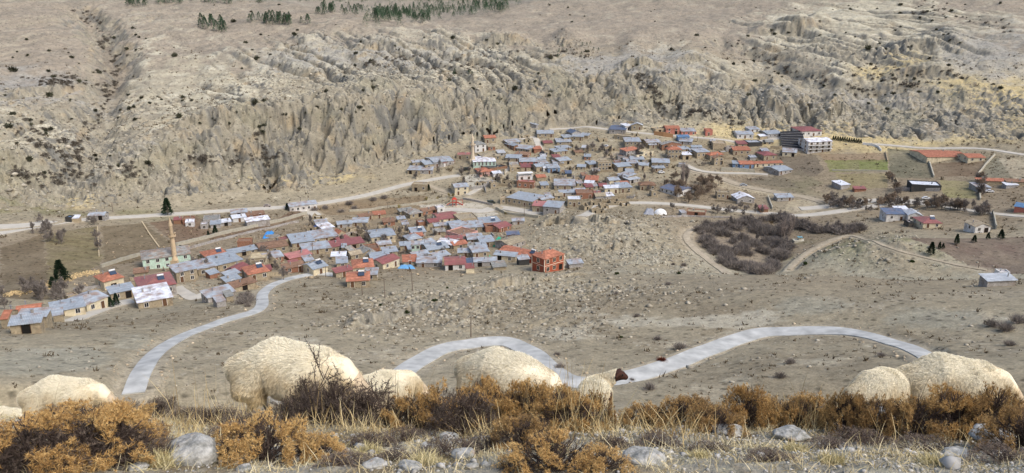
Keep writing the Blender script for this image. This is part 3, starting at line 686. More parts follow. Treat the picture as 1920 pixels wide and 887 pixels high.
def heater_me():
    V = []; Fc = []; mi = []
    def quadbox(c, ax, ay, az_, k):
        b = len(V)
        for sx, sy, sz in [(-1, -1, -1), (1, -1, -1), (1, 1, -1), (-1, 1, -1), (-1, -1, 1), (1, -1, 1), (1, 1, 1), (-1, 1, 1)]:
            V.append(tuple(np.array(c)+sx*np.array(ax)+sy*np.array(ay)+sz*np.array(az_)))
        for f in [[0, 3, 2, 1], [4, 5, 6, 7], [0, 1, 5, 4], [1, 2, 6, 5], [2, 3, 7, 6], [3, 0, 4, 7]]: Fc.append([b+q for q in f]); mi.append(k)
    quadbox((0, 0, .55), (.9, 0, 0), (0, .6, .4), (0, -.02, .03), 0)
    quadbox((-.8, .55, .4), (.03, 0, 0), (0, .03, 0), (0, 0, .55), 1); quadbox((.8, .55, .4), (.03, 0, 0), (0, .03, 0), (0, 0, .55), 1)
    b = len(V); n = 10
    for s in (-.85, .85):
        for k in range(n):
            a = 2*math.pi*k/n; V.append((s, .65+.27*math.cos(a), 1.15+.27*math.sin(a)))
    for k in range(n): Fc.append([b+k, b+(k+1) % n, b+n+(k+1) % n, b+n+k]); mi.append(1)
    Fc.append([b+k for k in range(n)][::-1]); mi.append(1); Fc.append([b+n+k for k in range(n)]); mi.append(1)
    me = mesh_from('water_heater', V, Fc)
    for m in (simple('collector_glass', (60, 72, 90), .25, spec=.6), M_white): me.materials.append(m)
    me.polygons.foreach_set('material_index', mi); return me
HEAT = heater_me()

def roof_me(kind, w, d, h, rise, mat, oh=.35, wall=None, th=.12):
    """roof over a w x d footprint (x -w/2..w/2, y 0..d) whose eave stands at h; returns mesh + list of gable polygons"""
    x0, x1, y0, y1 = -w/2-oh, w/2+oh, -oh, d+oh
    e = -rise*oh/(d/2) if kind == 'gable' else 0
    if kind == 'shed': T = [(x0, y0, h), (x1, y0, h), (x1, y1, h+rise), (x0, y1, h+rise)]; Fc = [[0, 1, 2, 3]]
    elif kind == 'gable': T = [(x0, y0, h-.1), (x1, y0, h-.1), (x1, d/2, h+rise), (x0, d/2, h+rise), (x1, y1, h-.1), (x0, y1, h-.1)]; Fc = [[0, 1, 2, 3], [3, 2, 4, 5]]
    elif kind == 'gablex': T = [(x0, y0, h-.1), (0, y0, h+rise), (0, y1, h+rise), (x0, y1, h-.1), (x1, y0, h-.1), (x1, y1, h-.1)]; Fc = [[0, 1, 2, 3], [1, 4, 5, 2]]
    elif kind == 'hip':
        if w >= d: q = d/2*.95; T = [(x0, y0, h-.08), (x1, y0, h-.08), (x1, y1, h-.08), (x0, y1, h-.08), (-w/2+q, d/2, h+rise), (w/2-q, d/2, h+rise)]; Fc = [[0, 1, 5, 4], [1, 2, 5], [2, 3, 4, 5], [3, 0, 4]]
        else: q = w/2*.95; T = [(x0, y0, h-.08), (x1, y0, h-.08), (x1, y1, h-.08), (x0, y1, h-.08), (0, q, h+rise), (0, d-q, h+rise)]; Fc = [[0, 1, 4], [1, 2, 5, 4], [2, 3, 5], [3, 0, 4, 5]]
    else: T = [(x0, y0, h), (x1, y0, h), (x1, y1, h+.02), (x0, y1, h+.02)]; Fc = [[0, 1, 2, 3]]
    n = len(T); V = T+[(a, b, c-th) for a, b, c in T]; F2 = [f for f in Fc]+[[q+n for q in f][::-1] for f in Fc]
    edges = {}
    for f in Fc:
        for i in range(len(f)):
            a, b = f[i], f[(i+1) % len(f)]
            edges[(a, b)] = 1
    for (a, b) in list(edges):
        if (b, a) not in edges: F2.append([b, a, a+n, b+n])
    me = mesh_from('roof', V, F2, mat)
    uvl = me.uv_layers.new(name='UVMap')
    for p in me.polygons:
        nn = p.normal
        for li in p.loop_indices:
            co = me.vertices[me.loops[li].vertex_index].co
            if abs(nn.x) > abs(nn.y)*1.2: uvl.data[li].uv = (co.y, co.x)
            else: uvl.data[li].uv = (co.x, co.y)
    return me
def walls_me(kind, w, d, h, rise, base, mat, th=.12):
    hf = h-th-.02
    x0, x1, y0, y1 = -w/2, w/2, 0, d
    V = [(x0, y0, -base), (x1, y0, -base), (x1, y1, -base), (x0, y1, -base)]
    if kind == 'shed':
        s = rise/(d+.7); f = h-th-.03+s*.35; b_ = f+s*d
        V += [(x0, y0, f), (x1, y0, f), (x1, y1, b_), (x0, y1, b_)]; Fc = [[0, 1, 5, 4], [1, 2, 6, 5], [2, 3, 7, 6], [3, 0, 4, 7], [4, 5, 6, 7]]
    elif kind == 'gable':
        V += [(x0, y0, hf), (x1, y0, hf), (x1, y1, hf), (x0, y1, hf), (x0, d/2, h+rise-th-.06), (x1, d/2, h+rise-th-.06)]
        Fc = [[0, 1, 5, 4], [1, 2, 6, 9, 5], [2, 3, 7, 6], [3, 0, 4, 8, 7]]
    elif kind == 'gablex':
        V += [(x0, y0, hf), (x1, y0, hf), (x1, y1, hf), (x0, y1, hf), (0, y0, h+rise-th-.06), (0, y1, h+rise-th-.06)]
        Fc = [[0, 1, 5, 8, 4], [1, 2, 6, 5], [2, 3, 7, 9, 6], [3, 0, 4, 7]]
    else:
        V += [(x0, y0, hf), (x1, y0, hf), (x1, y1, hf), (x0, y1, hf)]; Fc = [[0, 1, 5, 4], [1, 2, 6, 5], [2, 3, 7, 6], [3, 0, 4, 7], [4, 5, 6, 7]]
    return mesh_from('wall', V, Fc, mat)
def parapet_me(w, d, h, mat):
    t = .25; b = []
    b += [(-w/2-.02, w/2+.02, -.02, t, h-.3, h+.45, 0), (-w/2-.02, w/2+.02, d-t, d+.02, h-.3, h+.35, 0), (-w/2-.02, -w/2+t, t, d-t, h-.3, h+.4, 0), (w/2-t, w/2+.02, t, d-t, h-.3, h+.4, 0)]
    return multi_box('parapet', b, [mat])

HOUSES = []          # dicts used for labels
def eave_solve(u, v, h):
    """ground point whose vertical of height h meets the ray of (u,v)"""
    p = cast(u, v, Z, h, 60); return p
def ray_at_height(u, v, z):
    x, y, zz = [float(t) for t in ray(u, v)]
    t = z/zz; return np.array([x*t, y*t, z])
def house(u1, v1, u2, v2, dpx, h=2.6, kind='shed', roof='blue', wall='stone', wins=None, chim=1, heat=0, cat='house', name=None, what=None, big=None, ruin=False, dmax=16, rise=None, win='n', awn=False, flip=1):
    a = eave_solve(u1, v1, h); b = eave_solve(u2, v2, h)
    # both corners at one eave height: project on the mean height plane
    ze = (a[2]+b[2])/2
    a = ray_at_height(u1, v1, ze); b = ray_at_height(u2, v2, ze)
    if abs(np.hypot(*a[:2])-np.hypot(*b[:2])) > 60: pass
    e = b[:2]-a[:2]; w = float(np.hypot(*e)); m = (a+b)/2
    yaw = math.atan2(e[1], e[0])
    n = np.array([-math.sin(yaw), math.cos(yaw)])
    if rise is None: rise = {'shed': .7, 'gable': .9, 'gablex': 1.2, 'hip': 1.2, 'flat': 0}[kind]
    um, vm = (u1+u2)/2, (v1+v2)/2
    if kind in ('gable', 'gablex', 'shed'): 
        hb = ze+rise
        R1 = ray_at_height(um, vm-dpx, hb)
        dist = np.hypot(*R1[:2])-np.hypot(*m[:2])
        ang = abs(math.cos(yaw+math.atan2(m[0], m[1])))
        d = max(dist*max(ang, .5), 2.2)
        if kind == 'gable': d *= 1.55
    elif kind == 'hip':
        R1 = ray_at_height(um, vm-dpx, ze+rise); d = max((np.hypot(*R1[:2])-np.hypot(*m[:2]))*1.6, 3)
    else:
        R1 = ray_at_height(um, vm-dpx, ze); d = max(np.hypot(*R1[:2])-np.hypot(*m[:2]), 2.2)
    d = min(d*1.3, dmax, max(w*1.25, 4.5))
    w = max(w*1.04-.1, 1.2)
    zb = ground_z(m[0], m[1]) if math.hypot(m[0], m[1]) > 60 else ze-h
    zb = min(zb, ze-1.5); h = ze-zb
    base = 1.6
    corners = [m[:2]+s*np.array([math.cos(yaw), math.sin(yaw)])*w/2+t*n*d for s in (-1, 1) for t in (0, 1)]
    gz = [ground_z(c[0], c[1]) for c in corners]
    base = max(.5, zb-min(gz)+.4)
    root = bpy.data.objects.new(name or 'house', None); COL.objects.link(root); root.empty_display_size = .5
    root.location = (m[0], m[1], zb); root.rotation_euler = (0, 0, yaw)
    wm = wallmat(wall)
    link('wall', walls_me(kind, w, d, h, rise, base, wm), root)
    if kind == 'flat':
        link('roof', roof_me('flat', w-.6, d-.6, h+.02, 0, roofmat(roof), oh=0), root, (0, .3, 0))
        link('parapet', parapet_me(w, d, h, wm), root)
        ro = None
    else:
        ro = link('roof', roof_me(kind, w, d, h, rise, roofmat(roof), oh=.3 if w > 3.5 else .15), root)
    def rz(x, y):
        if kind == 'shed': return h+rise*y/d
        if kind == 'gable': return h+rise*(1-abs(y-d/2)/(d/2))
        if kind == 'gablex': return h+rise*(1-abs(x)/(w/2))
        if kind == 'hip': return h+rise*min(1, (min(y, d-y))/(min(d, w)/2))*.8
        return h
    for k in range(chim):
        x = random.uniform(-.35, .35)*w; y = d*random.uniform(.45, .7)
        c = link('chimney', CHIM if random.random() < .45 else PIPE, ro or root, (x, y, rz(x, y)))
    if heat: c = link('water_heater', HEAT, root, (w*.15, d*.3, rz(w*.15, d*.3)))
    # windows and door on the front and the more visible gable wall
    storeys = max(1, int(round(h/2.35)))
    nw = wins if wins is not None else max(0, int(w/2.9))
    wf, wp = WIN[win]; wh = {'n': 1.1, 's': .8, 'l': 1.35, 't': 2.0}[win]
    dk = random.randrange(max(nw, 1)) if nw else -1
    for s in range(storeys):
        for k in range(nw):
            x = -w/2+w*(k+.5)/nw+random.uniform(-.15, .15); z = h/storeys*s+(h/storeys-wh)*.55
            if z+wh > h-.3: z = h-.3-wh
            if z < .1: continue
            if s == 0 and k == dk and cat == 'house' and w > 4:
                link('door', DOOR if random.random() < .7 else DOORB, root, (x, 0, .0))
            else:
                f = link('window', wf, root, (x, 0, z)); link('pane', wp, f)
        if d > 3.5 and nw:
            side = -1 if (math.cos(yaw)*m[0]+math.sin(yaw)*m[1]) > 0 else 1   # the end wall turned to the viewer
            for k in range(max(1, int(d/4.2))):
                y = d*(k+.5)/max(1, int(d/4.2)); z = h/storeys*s+(h/storeys-wh)*.55
                if z+wh > h-.3: z = h-.3-wh
                if z < .1: continue
                f = link('window', wf, root, (side*w/2, y, z)); f.rotation_euler = (0, 0, side*math.pi/2); link('pane', wp, f)
    HOUSES.append(dict(o=root, px=((u1+u2)/2, (v1+v2)/2-dpx/2), w=w, d=d, h=h, st=storeys, roof=roof, wall=wall, kind=kind, cat=cat, what=what, name=name))
    return root
def _fix_side(): pass
CROP = {'A': (0, 370, 3.548), 'B': (300, 350, 4.225), 'C': (640, 370, 4.174), 'D': (740, 220, 4.669), 'E': (1060, 220, 4.668), 'F': (1400, 210, 3.692), 'G': (1200, 370, 2.667)}
def px(c, x, y): a, b, s = CROP[c]; return a+x/s, b+y/s
# crop, x1,y1 - x2,y2 front eave, roof depth, wall height, roof kind, roof colour, wall colour, options
HL = '''
A 586 120 690 118 18 2.2 gable blue grey
A 432 138 470 138 10 1.8 flat sky dark wins=0,chim=0,cat='shed'
A 474 140 522 138 14 1.8 shed white tan wins=0,chim=0,cat='shed'
A 690 560 818 528 58 3.2 hip tile cream heat=1
A 935 612 1165 572 72 2.6 hip red grey heat=1
A 920 700 1142 660 85 2.2 shed white stone chim=2
A 738 640 890 608 42 2.2 shed blue stone
A 575 710 712 655 78 2.6 gable blue cream
A 350 762 560 722 55 2.0 shed blue cream chim=2
A 350 788 420 776 18 1.6 shed blue stone wins=0,chim=0,cat='shed'
A 65 850 262 828 50 2.0 shed blue stone
A 115 802 300 790 36 2.4 shed blue stone
A 112 772 262 752 42 3.0 gable tile stone
A 0 806 48 804 34 2.2 gable tile stone
A 455 668 520 650 16 1.6 flat grey stone chim=0
A 1172 500 1308 470 48 3.6 shed blue stone
A 1318 478 1440 452 52 2.6 shed blue stone
A 1450 450 1610 412 58 2.8 shed blue stone chim=3
A 1382 406 1520 380 52 2.6 hip tile stone heat=1
A 1385 668 1560 622 48 1.9 shed blue grey
A 1442 698 1502 684 16 1.5 shed blue grey wins=0,chim=0,cat='shed'
A 1505 662 1552 652 13 1.5 shed grey stone wins=0,chim=0,cat='shed'
A 1550 602 1702 560 26 1.8 shed brown stone wins=1
A 1505 562 1600 536 22 1.8 shed blue stone wins=1
A 892 505 984 494 26 1.6 shed brown stone wins=0,ruin=1
A 930 560 1010 545 24 1.5 flat beige stone wins=0,chim=0,cat='shed'
A 940 612 985 606 16 1.7 shed white white wins=0,chim=0,cat='shed'
B 1030 158 1240 132 30 2.8 gable blue white wins=5
B 690 280 865 256 30 2.8 shed white grey wins=0,cat='barn'
B 578 252 680 238 12 2.0 shed white white wins=1
B 565 212 690 200 26 2.2 shed blue white wins=1
B 692 228 826 212 24 1.8 shed brown brick
B 342 272 470 262 42 1.9 flat grey grey wins=2
B 400 300 478 294 28 1.8 shed blue grey wins=1
B 482 286 562 274 16 1.8 shed white grey wins=1
B 320 306 374 302 18 1.8 flat white grey wins=1,chim=0,cat='shed'
B 178 268 264 262 26 2.0 flat brown brick wins=0
B 200 284 266 280 12 2.0 shed white white wins=1,cat='shed'
B 106 266 166 262 22 1.8 shed red brown wins=0,cat='shed'
B 612 445 716 440 22 3.0 flat brown brick wins=0,chim=0
B 556 532 765 492 32 1.8 shed blue stone
B 797 496 1010 462 46 2.6 gable brown stone
B 1050 448 1220 426 62 2.2 shed blue stone chim=2
B 1226 414 1410 386 56 2.2 shed blue stone chim=2
B 1290 336 1380 318 38 2.0 shed white grey wins=1
B 1240 300 1330 290 32 2.0 shed blue grey wins=1
B 1412 376 1470 364 46 2.2 gablex tile tan
B 1408 300 1520 290 24 1.8 shed blue grey
B 1522 282 1640 280 60 2.2 gable blue stone
B 1350 480 1615 440 42 2.4 shed red stone wins=5
B 1140 508 1350 480 48 1.9 shed blue stone
B 1030 570 1200 532 40 1.4 shed pink brick wins=0,ruin=1
B 612 668 700 622 50 2.2 gable red stone
B 702 694 862 664 70 2.6 hip tile stone heat=1
B 700 578 838 572 40 1.8 flat cream stone chim=0
B 842 572 975 546 60 2.0 gable blue brick
B 982 650 1145 622 26 2.0 shed brown brick
B 1215 652 1325 622 78 2.4 gable blue cream heat=1
B 1150 592 1222 580 42 2.2 shed blue stone
B 1358 550 1468 546 24 1.6 shed white stone wins=0,cat='shed'
B 1430 500 1505 512 44 2.0 gablex grey stone
B 1400 606 1484 600 48 1.8 shed blue stone
B 1622 550 1690 552 54 2.2 gablex grey stone
B 1530 642 1690 630 66 2.6 hip tile cream heat=1
B 1395 682 1522 656 34 2.0 shed red stone
B 1482 746 1655 736 72 2.2 gable tile stone heat=1
C 150 155 250 136 20 1.8 shed brown stone
C 252 136 345 128 28 2.0 gable tile stone
C 540 132 635 116 40 2.2 hip grey stone
C 462 112 560 96 22 1.8 shed grey stone
C 642 112 750 94 24 1.8 shed brown brick
C 752 86 810 80 22 2.2 flat white white chim=0,cat='kiosk',wins=1
C 690 196 765 186 42 2.2 gable red stone
C 768 172 922 154 42 2.2 gable red cream
C 442 172 502 166 18 1.7 shed blue stone
C 925 180 1070 165 36 2.0 flat beige tan
C 1108 206 1250 192 42 2.0 shed blue stone heat=1
C 1238 242 1330 216 42 2.0 gable red brick
C 1130 238 1232 232 24 2.0 flat brown brick wins=0
C 872 246 1130 226 44 2.2 shed blue stone chim=3
C 822 270 945 306 38 2.6 flat brown pink
C 552 277 660 266 36 2.0 shed blue grey heat=1
C 724 272 812 266 22 1.8 shed grey stone
C 732 226 842 215 20 1.6 shed blue stone wins=1
C 238 312 420 290 46 2.8 gable blue cream
C 532 332 630 316 40 2.2 hip blue cream
C 616 372 735 342 28 2.2 shed blue brick
C 548 372 612 370 20 4.4 shed blue mint wins=2,chim=0
C 818 330 945 326 20 1.8 shed red brick
C 748 352 872 372 40 2.0 gable white grey
C 992 332 1108 326 40 2.0 shed blue stone
C 1092 352 1200 342 42 2.2 shed blue stone
C 286 372 390 360 32 2.2 gable blue stone
C 462 378 545 372 20 2.2 shed blue stone
C 682 412 840 390 46 2.0 gable blue stone heat=1
C 916 432 1030 430 30 1.8 shed blue stone
C 1034 432 1155 420 46 2.4 shed blue stone
C 332 432 440 420 36 2.0 shed blue stone
C 162 442 265 420 52 2.0 gablex grey stone
C 242 497 388 482 54 1.8 shed blue stone
C 326 520 452 472 50 2.6 gable red cream
C 486 506 590 500 50 1.6 shed tile stone
C 592 512 780 510 44 1.6 shed blue grey
C 572 462 690 440 32 1.8 shed blue stone
C 742 470 850 446 36 2.2 shed blue stone
C 815 526 970 520 58 2.2 gable red white
C 976 556 1040 552 34 1.8 shed red cream
C 985 512 1038 508 26 1.8 shed navy stone wins=0
C 1042 506 1215 500 30 1.8 shed blue grey
C 1192 546 1290 538 40 1.2 shed grey stone wins=0,cat='shed'
C 1242 410 1410 448 44 2.2 gable tile cream
C 1196 448 1358 464 28 2.2 shed blue cream
C 1312 372 1440 332 50 2.2 gable beige grey
C 1300 294 1392 290 26 1.8 shed navy brick
C 1392 488 1472 480 24 2.2 shed blue dark cat='shed',wins=0
C 1425 446 1500 466 50 2.8 gable tile redbrick heat=1,wins=0
C 1785 522 1890 512 24 1.6 shed blue grey
C 182 604 276 602 44 2.0 shed blue stone
C 1340 186 1430 184 20 1.6 shed blue grey wins=1
C 985 382 1050 384 20 1.8 shed grey grey wins=0,cat='shed'
C 1290 345 1350 350 30 1.8 flat brown brick wins=1
C 0 392 40 390 26 2.0 shed blue stone
D 112 460 218 462 38 2.4 shed blue stone
D 220 462 330 462 30 2.2 shed blue grey
D 268 412 392 398 46 3.0 gable blue stone
D 345 392 512 376 40 3.0 gable blue grey
D 430 398 520 384 12 1.8 shed red white
D 160 396 266 388 20 2.4 shed blue stone
D 542 335 665 335 28 2.0 flat pink stone wins=2
D 705 240 800 232 56 4.4 hip grey white
D 790 180 885 176 36 3.2 gable tile stone
D 770 345 925 336 34 2.4 hip beige stone
D 972 352 1100 356 36 2.0 gable blue stone
D 992 222 1110 212 26 1.8 shed blue stone
D 965 228 1042 250 18 2.0 shed blue brown
D 1042 264 1178 280 32 2.0 gable blue stone
D 1050 320 1160 330 24 1.6 shed brown brick wins=1
D 1250 140 1390 140 30 2.8 gable blue stone
D 1422 216 1548 214 28 1.8 shed blue stone
D 1482 176 1556 172 22 2.0 shed blue stone
D 1550 166 1650 170 24 2.4 shed blue stone
D 1622 154 1690 160 20 1.8 shed blue stone
D 1552 136 1630 130 42 2.4 gablex navy grey
D 1398 302 1512 290 26 2.2 shed blue stone
D 1442 275 1545 262 24 1.6 shed blue stone
D 1392 402 1478 400 26 2.0 shed blue stone
D 1446 382 1545 370 38 2.6 gable blue stone
D 1095 386 1246 386 32 2.2 gable blue salmon
D 1108 436 1190 436 28 2.2 shed red tan
D 1010 442 1106 440 16 2.0 flat beige tan
D 1242 432 1318 424 38 2.8 gable blue stone
D 1345 444 1446 440 30 2.6 shed blue blue
D 1302 442 1342 440 22 2.2 shed white white wins=1
D 835 455 985 432 30 1.7 flat dark brown wins=0,ruin=1
D 866 492 935 486 16 2.0 shed white white wins=1,cat='shed'
D 1072 566 1214 574 14 3.0 flat pink brick wins=3
D 1400 594 1578 596 46 2.4 shed blue stone
D 1495 490 1550 490 24 2.0 shed navy dark wins=0,cat='shed'
D 1450 480 1490 482 24 1.8 flat brown stone wins=1
D 985 700 1200 736 58 3.0 shed blue tan wins=5
D 1206 772 1300 778 50 3.0 shed pink stone
D 1302 778 1442 790 46 3.4 shed blue grey
D 1322 692 1375 690 32 2.2 shed blue stone
D 1292 722 1395 702 26 2.2 shed blue stone
D 1516 726 1636 726 38 3.0 flat white stone wins=3
D 1450 662 1590 656 24 2.0 shed blue grey
D 528 612 645 604 58 4.0 gable blue cream
D 150 592 282 596 18 3.4 flat beige stone wins=2,ruin=1
D 842 580 898 576 12 2.6 flat beige stone wins=1
D 1110 56 1238 66 22 1.8 gablex blue grey wins=0
D 925 716 985 716 16 2.2 flat beige tan wins=1
E 386 104 526 110 40 2.6 shed navy grey wins=2,cat='barn'
E 580 66 676 68 24 3.2 gablex silver stone
E 528 76 582 70 22 2.8 shed white white wins=1
E 884 96 1000 96 26 3.6 gable tile salmon
E 1018 122 1144 122 40 2.2 shed blue salmon
E 1230 114 1290 114 10 3.2 flat tile salmon chim=0
E 1508 146 1646 146 34 2.8 gable blue white
E 1616 106 1702 102 22 2.0 shed blue white
E 990 172 1086 168 16 2.6 shed sky blue
E 1000 208 1106 214 24 2.0 shed blue grey
E 528 212 660 212 32 4.6 shed blue stone wins=4
E 716 220 835 216 34 2.6 gable blue stone
E 736 242 800 240 16 2.0 shed blue stone wins=1
E 850 238 1015 228 28 3.0 gablex grey brick wins=3
E 900 282 1020 280 26 5.2 hip tile stone wins=4
E 534 296 650 278 28 3.6 shed tile grey
E 684 312 772 302 18 2.2 flat cream cream
E 624 338 690 330 22 1.8 flat dark cream wins=1
E 572 368 690 368 26 1.8 shed blue stone
E 548 402 640 402 30 2.2 shed blue stone
E 642 416 724 420 38 2.6 gable blue cream
E 762 392 910 396 48 3.2 gable blue stone wins=4
E 772 446 872 442 18 1.8 shed blue stone
E 462 432 576 422 42 2.6 gable blue stone wins=1
E 290 400 405 396 12 4.2 flat beige stone wins=4,ruin=1
E 214 412 286 406 28 2.2 shed blue stone
E 1030 328 1104 326 24 2.8 shed white stone
E 1026 280 1092 274 24 1.8 shed blue stone
E 1100 302 1180 302 32 2.0 shed blue stone
E 1156 306 1262 300 30 3.4 shed blue tan wins=3
E 1110 262 1196 262 16 1.8 shed blue grey
E 1296 234 1410 236 20 3.4 flat beige tan wins=0
E 1475 286 1620 286 40 2.8 gable tile tan
E 1270 332 1384 322 26 2.6 hip tile stone
E 1308 356 1388 350 22 4.0 gablex brown stone wins=2
E 1604 226 1724 224 18 2.0 flat silver dark wins=0,cat='barn'
E 1620 350 1672 348 15 1.6 shed blue grey wins=0
E 1532 408 1648 408 34 2.6 gable tile blue
E 1468 404 1530 406 24 2.4 shed blue blue
E 456 496 545 520 38 2.4 shed blue stone
E 390 552 480 546 42 2.4 gable blue cream
E 566 548 655 532 48 2.0 shed silver grey
E 350 620 476 616 24 2.8 shed white cream
E 478 616 585 610 42 2.6 shed blue stone
E 356 690 426 686 28 1.6 shed white grey wins=0
E 656 592 790 592 32 2.8 hip brown stone wins=3
E 832 612 984 652 50 2.4 gable navy white
E 756 652 806 650 12 2.6 flat beige stone wins=1
E 175 548 282 552 36 2.2 shed tile brown
E 168 572 246 576 14 2.0 shed white brown wins=0,cat='shed'
E 100 672 254 672 28 2.4 flat brown brick wins=2
E 256 668 310 668 22 1.8 shed red dark wins=0,cat='shed'
E 1330 664 1442 666 16 2.8 flat beige stone wins=3,ruin=1
E 1708 802 1776 802 30 1.8 shed red brown wins=0
E 1062 830 1225 842 22 1.6 flat beige brick wins=1
E 1020 836 1062 832 24 1.6 shed blue grey wins=0,chim=0,cat='shed'
E 430 160 570 172 12 2.2 flat beige stone wins=2,ruin=1
E 790 108 868 104 12 2.2 flat beige tan wins=1
E 1408 268 1474 268 20 2.4 flat grey grey wins=1
F 150 152 246 146 34 2.2 gable blue grey
F 95 168 160 164 12 1.8 shed white stone wins=0
F 380 132 520 130 42 3.4 hip red white
F 250 276 345 282 30 2.4 shed blue cream
F 122 300 210 296 34 2.8 hip red stone
F 60 358 248 352 14 1.8 shed tile cream
F 0 362 52 360 26 2.2 shed tile blue
F 226 408 316 396 44 2.2 gable blue grey
F 1256 310 1530 308 44 2.0 gable tile cream wins=0,dmax=18,cat='barn'
F 1536 314 1650 314 48 2.4 gable tile cream wins=2,cat='barn'
F 655 506 715 500 42 2.2 shed white grey wins=0,cat='barn'
F 750 532 826 532 12 1.4 shed red brick wins=0,cat='shed'
F 1146 506 1346 516 22 2.6 flat white dark wins=0
F 1602 474 1800 480 16 2.0 shed tile stone wins=0,cat='barn'
F 1802 480 1960 486 16 2.0 shed brown stone wins=0,cat='barn'
F 1602 522 1690 522 44 1.8 shed blue grey wins=0
F 1858 650 1975 668 85 2.4 gable sky red2 wins=0
F 972 706 1110 708 36 3.0 shed navy white
F 1036 674 1118 672 14 2.0 shed white white wins=0
F 1122 712 1216 716 56 2.6 gablex silver white wins=2
F 1226 768 1350 768 48 2.2 hip red cream heat=1
F 1586 792 1690 790 50 2.6 gablex beige white wins=2
F 1122 770 1156 770 14 1.6 flat white dark wins=0,cat='shed'
F 216 592 325 590 24 1.8 shed blue grey
F 1800 506 1880 504 14 1.4 shed white grey wins=0,cat='shed'
G 1742 418 1880 412 20 1.5 shed silver grey wins=0
G 1796 378 1850 380 8 1.2 flat white white wins=0,cat='shed'
'''
def parse_opts(s):
    d = {}
    for kv in [q for q in s.split(',') if q]:
        k, v = kv.split('='); d[k] = v.strip("'") if v.startswith("'") else float(v) if '.' in v else int(v)
    return d
for ln in HL.strip().splitlines():
    q = ln.split()
    c = q[0]; x1, y1, x2, y2, dp, hh = [float(t) for t in q[1:7]]
    kind, rf, wl = q[7:10]; op = parse_opts(q[10]) if len(q) > 10 else {}
    if wl == 'red2': wl = 'salmon'
    u1, v1 = px(c, x1, y1); u2, v2 = px(c, x2, y2)
    house(u1, v1, u2, v2, dp/CROP[c][2], hh, kind, rf, wl, **op)

# ---- buildings of their own kind
def place(u, v, h=0): return cast(u, v, Z, h, 60)
def minaret(u, vtop, hgt, w, label, mat):
    p = cast(u, vtop, Z, hgt, 60); zb = p[2]-hgt
    root = bpy.data.objects.new('minaret', None); COL.objects.link(root); root.location = (p[0], p[1], zb)
    def lathe(name, prof, n=14):
        V = [(rr*math.cos(2*math.pi*k/n), rr*math.sin(2*math.pi*k/n), z) for rr, z in prof for k in range(n)]
        Fc = [[i*n+k, i*n+(k+1) % n, (i+1)*n+(k+1) % n, (i+1)*n+k] for i in range(len(prof)-1) for k in range(n)]
        Fc.append(list(range(n))[::-1]); Fc.append([(len(prof)-1)*n+k for k in range(n)])
        return mesh_from(name, V, Fc, mat)
    b = hgt*.16; g = hgt*.62
    link('pedestal', box_me('pedestal', -w*.75, w*.75, -w*.75, w*.75, -1, b, mat), root)
    link('shaft', lathe('shaft', [(w*.72, b-.02), (w*.52, b+w), (w*.47, g-.5), (w*.47, g-.2)]), root)
    bal = link('balcony', lathe('balcony', [(w*.47, g-.22), (w*.85, g+.15), (w*.85, g+.75), (w*.78, g+.75), (w*.78, g+.2), (w*.4, g+.2)]), root)
    link('upper_shaft', lathe('upper_shaft', [(w*.40, g+.18), (w*.38, hgt*.84)]), root)
    link('spire', lathe('spire', [(w*.46, hgt*.84-.02), (w*.44, hgt*.86), (.06, hgt), (.02, hgt+.5)]), root)
    tag(root, label, 'minaret', 'mosque minarets'); return root
minaret(317.5, 408, 17.5, 1.55, 'tall tan stone minaret beside the pale green mosque in the lower village', simple('tan_stone_minaret', (190, 168, 136), .9, .1, 2))
minaret(885.5, 251, 16.5, 2.0, 'slender cream minaret standing at the left corner of the white-roofed mosque below the cliffs', simple('cream_stone_minaret', (196, 180, 154), .9, .1, 2))
m1 = house(266+2, 486.5, 355, 475, 15, 4.2, 'hip', 'grey', 'mint', wins=5, chim=1, name='mosque', cat='mosque', dmax=14, rise=1.3); m1['fixed'] = 1
m1['label'] = 'pale green mosque with a grey-green hipped roof at the foot of the tan minaret'
m2 = house(888, 303, 929, 302, 10, 3.6, 'hip', 'white', 'mint', wins=6, win='t', chim=1, name='mosque', cat='mosque', rise=.9); m2['fixed'] = 1
m2['label'] = 'small mint-walled mosque with a bright white roof beside the cream minaret'
m3 = house(900, 322.5, 926, 320.5, 8, 2.4, 'hip', 'tile', 'pink', wins=2, name='house', rise=1.0, chim=2); m3['fixed'] = 1
m3['label'] = 'low pink house with a hipped orange roof just below the white-roofed mosque'
# the two-storey red house
m4 = house(1021.5, 485.5, 1057, 475.5, 14, 5.0, 'hip', 'tile', 'orange', wins=3, win='l', chim=3, name='house', rise=1.6, dmax=13); m4['fixed'] = 1
m4['label'] = 'large two-storey brick-red house with cream window trim at the village edge'
def trim_children(root, H):
    w, d, h = H['w'], H['d'], H['h']
    bx = []
    for x in (-w/2, w/2):
        for y in (0, d): bx.append((x-.13, x+.13, y-.13, y+.13, -1.2, h-.16, 0))
    bx += [(-w/2-.05, w/2+.05, -.06, .02, h/2-.08, h/2+.08, 0), (-w/2-.06, -w/2+.02, .13, d-.13, h/2-.08, h/2+.08, 0)]
    link('trim', multi_box('trim', bx, [M_trim]), root)
trim_children(m4, HOUSES[-1])
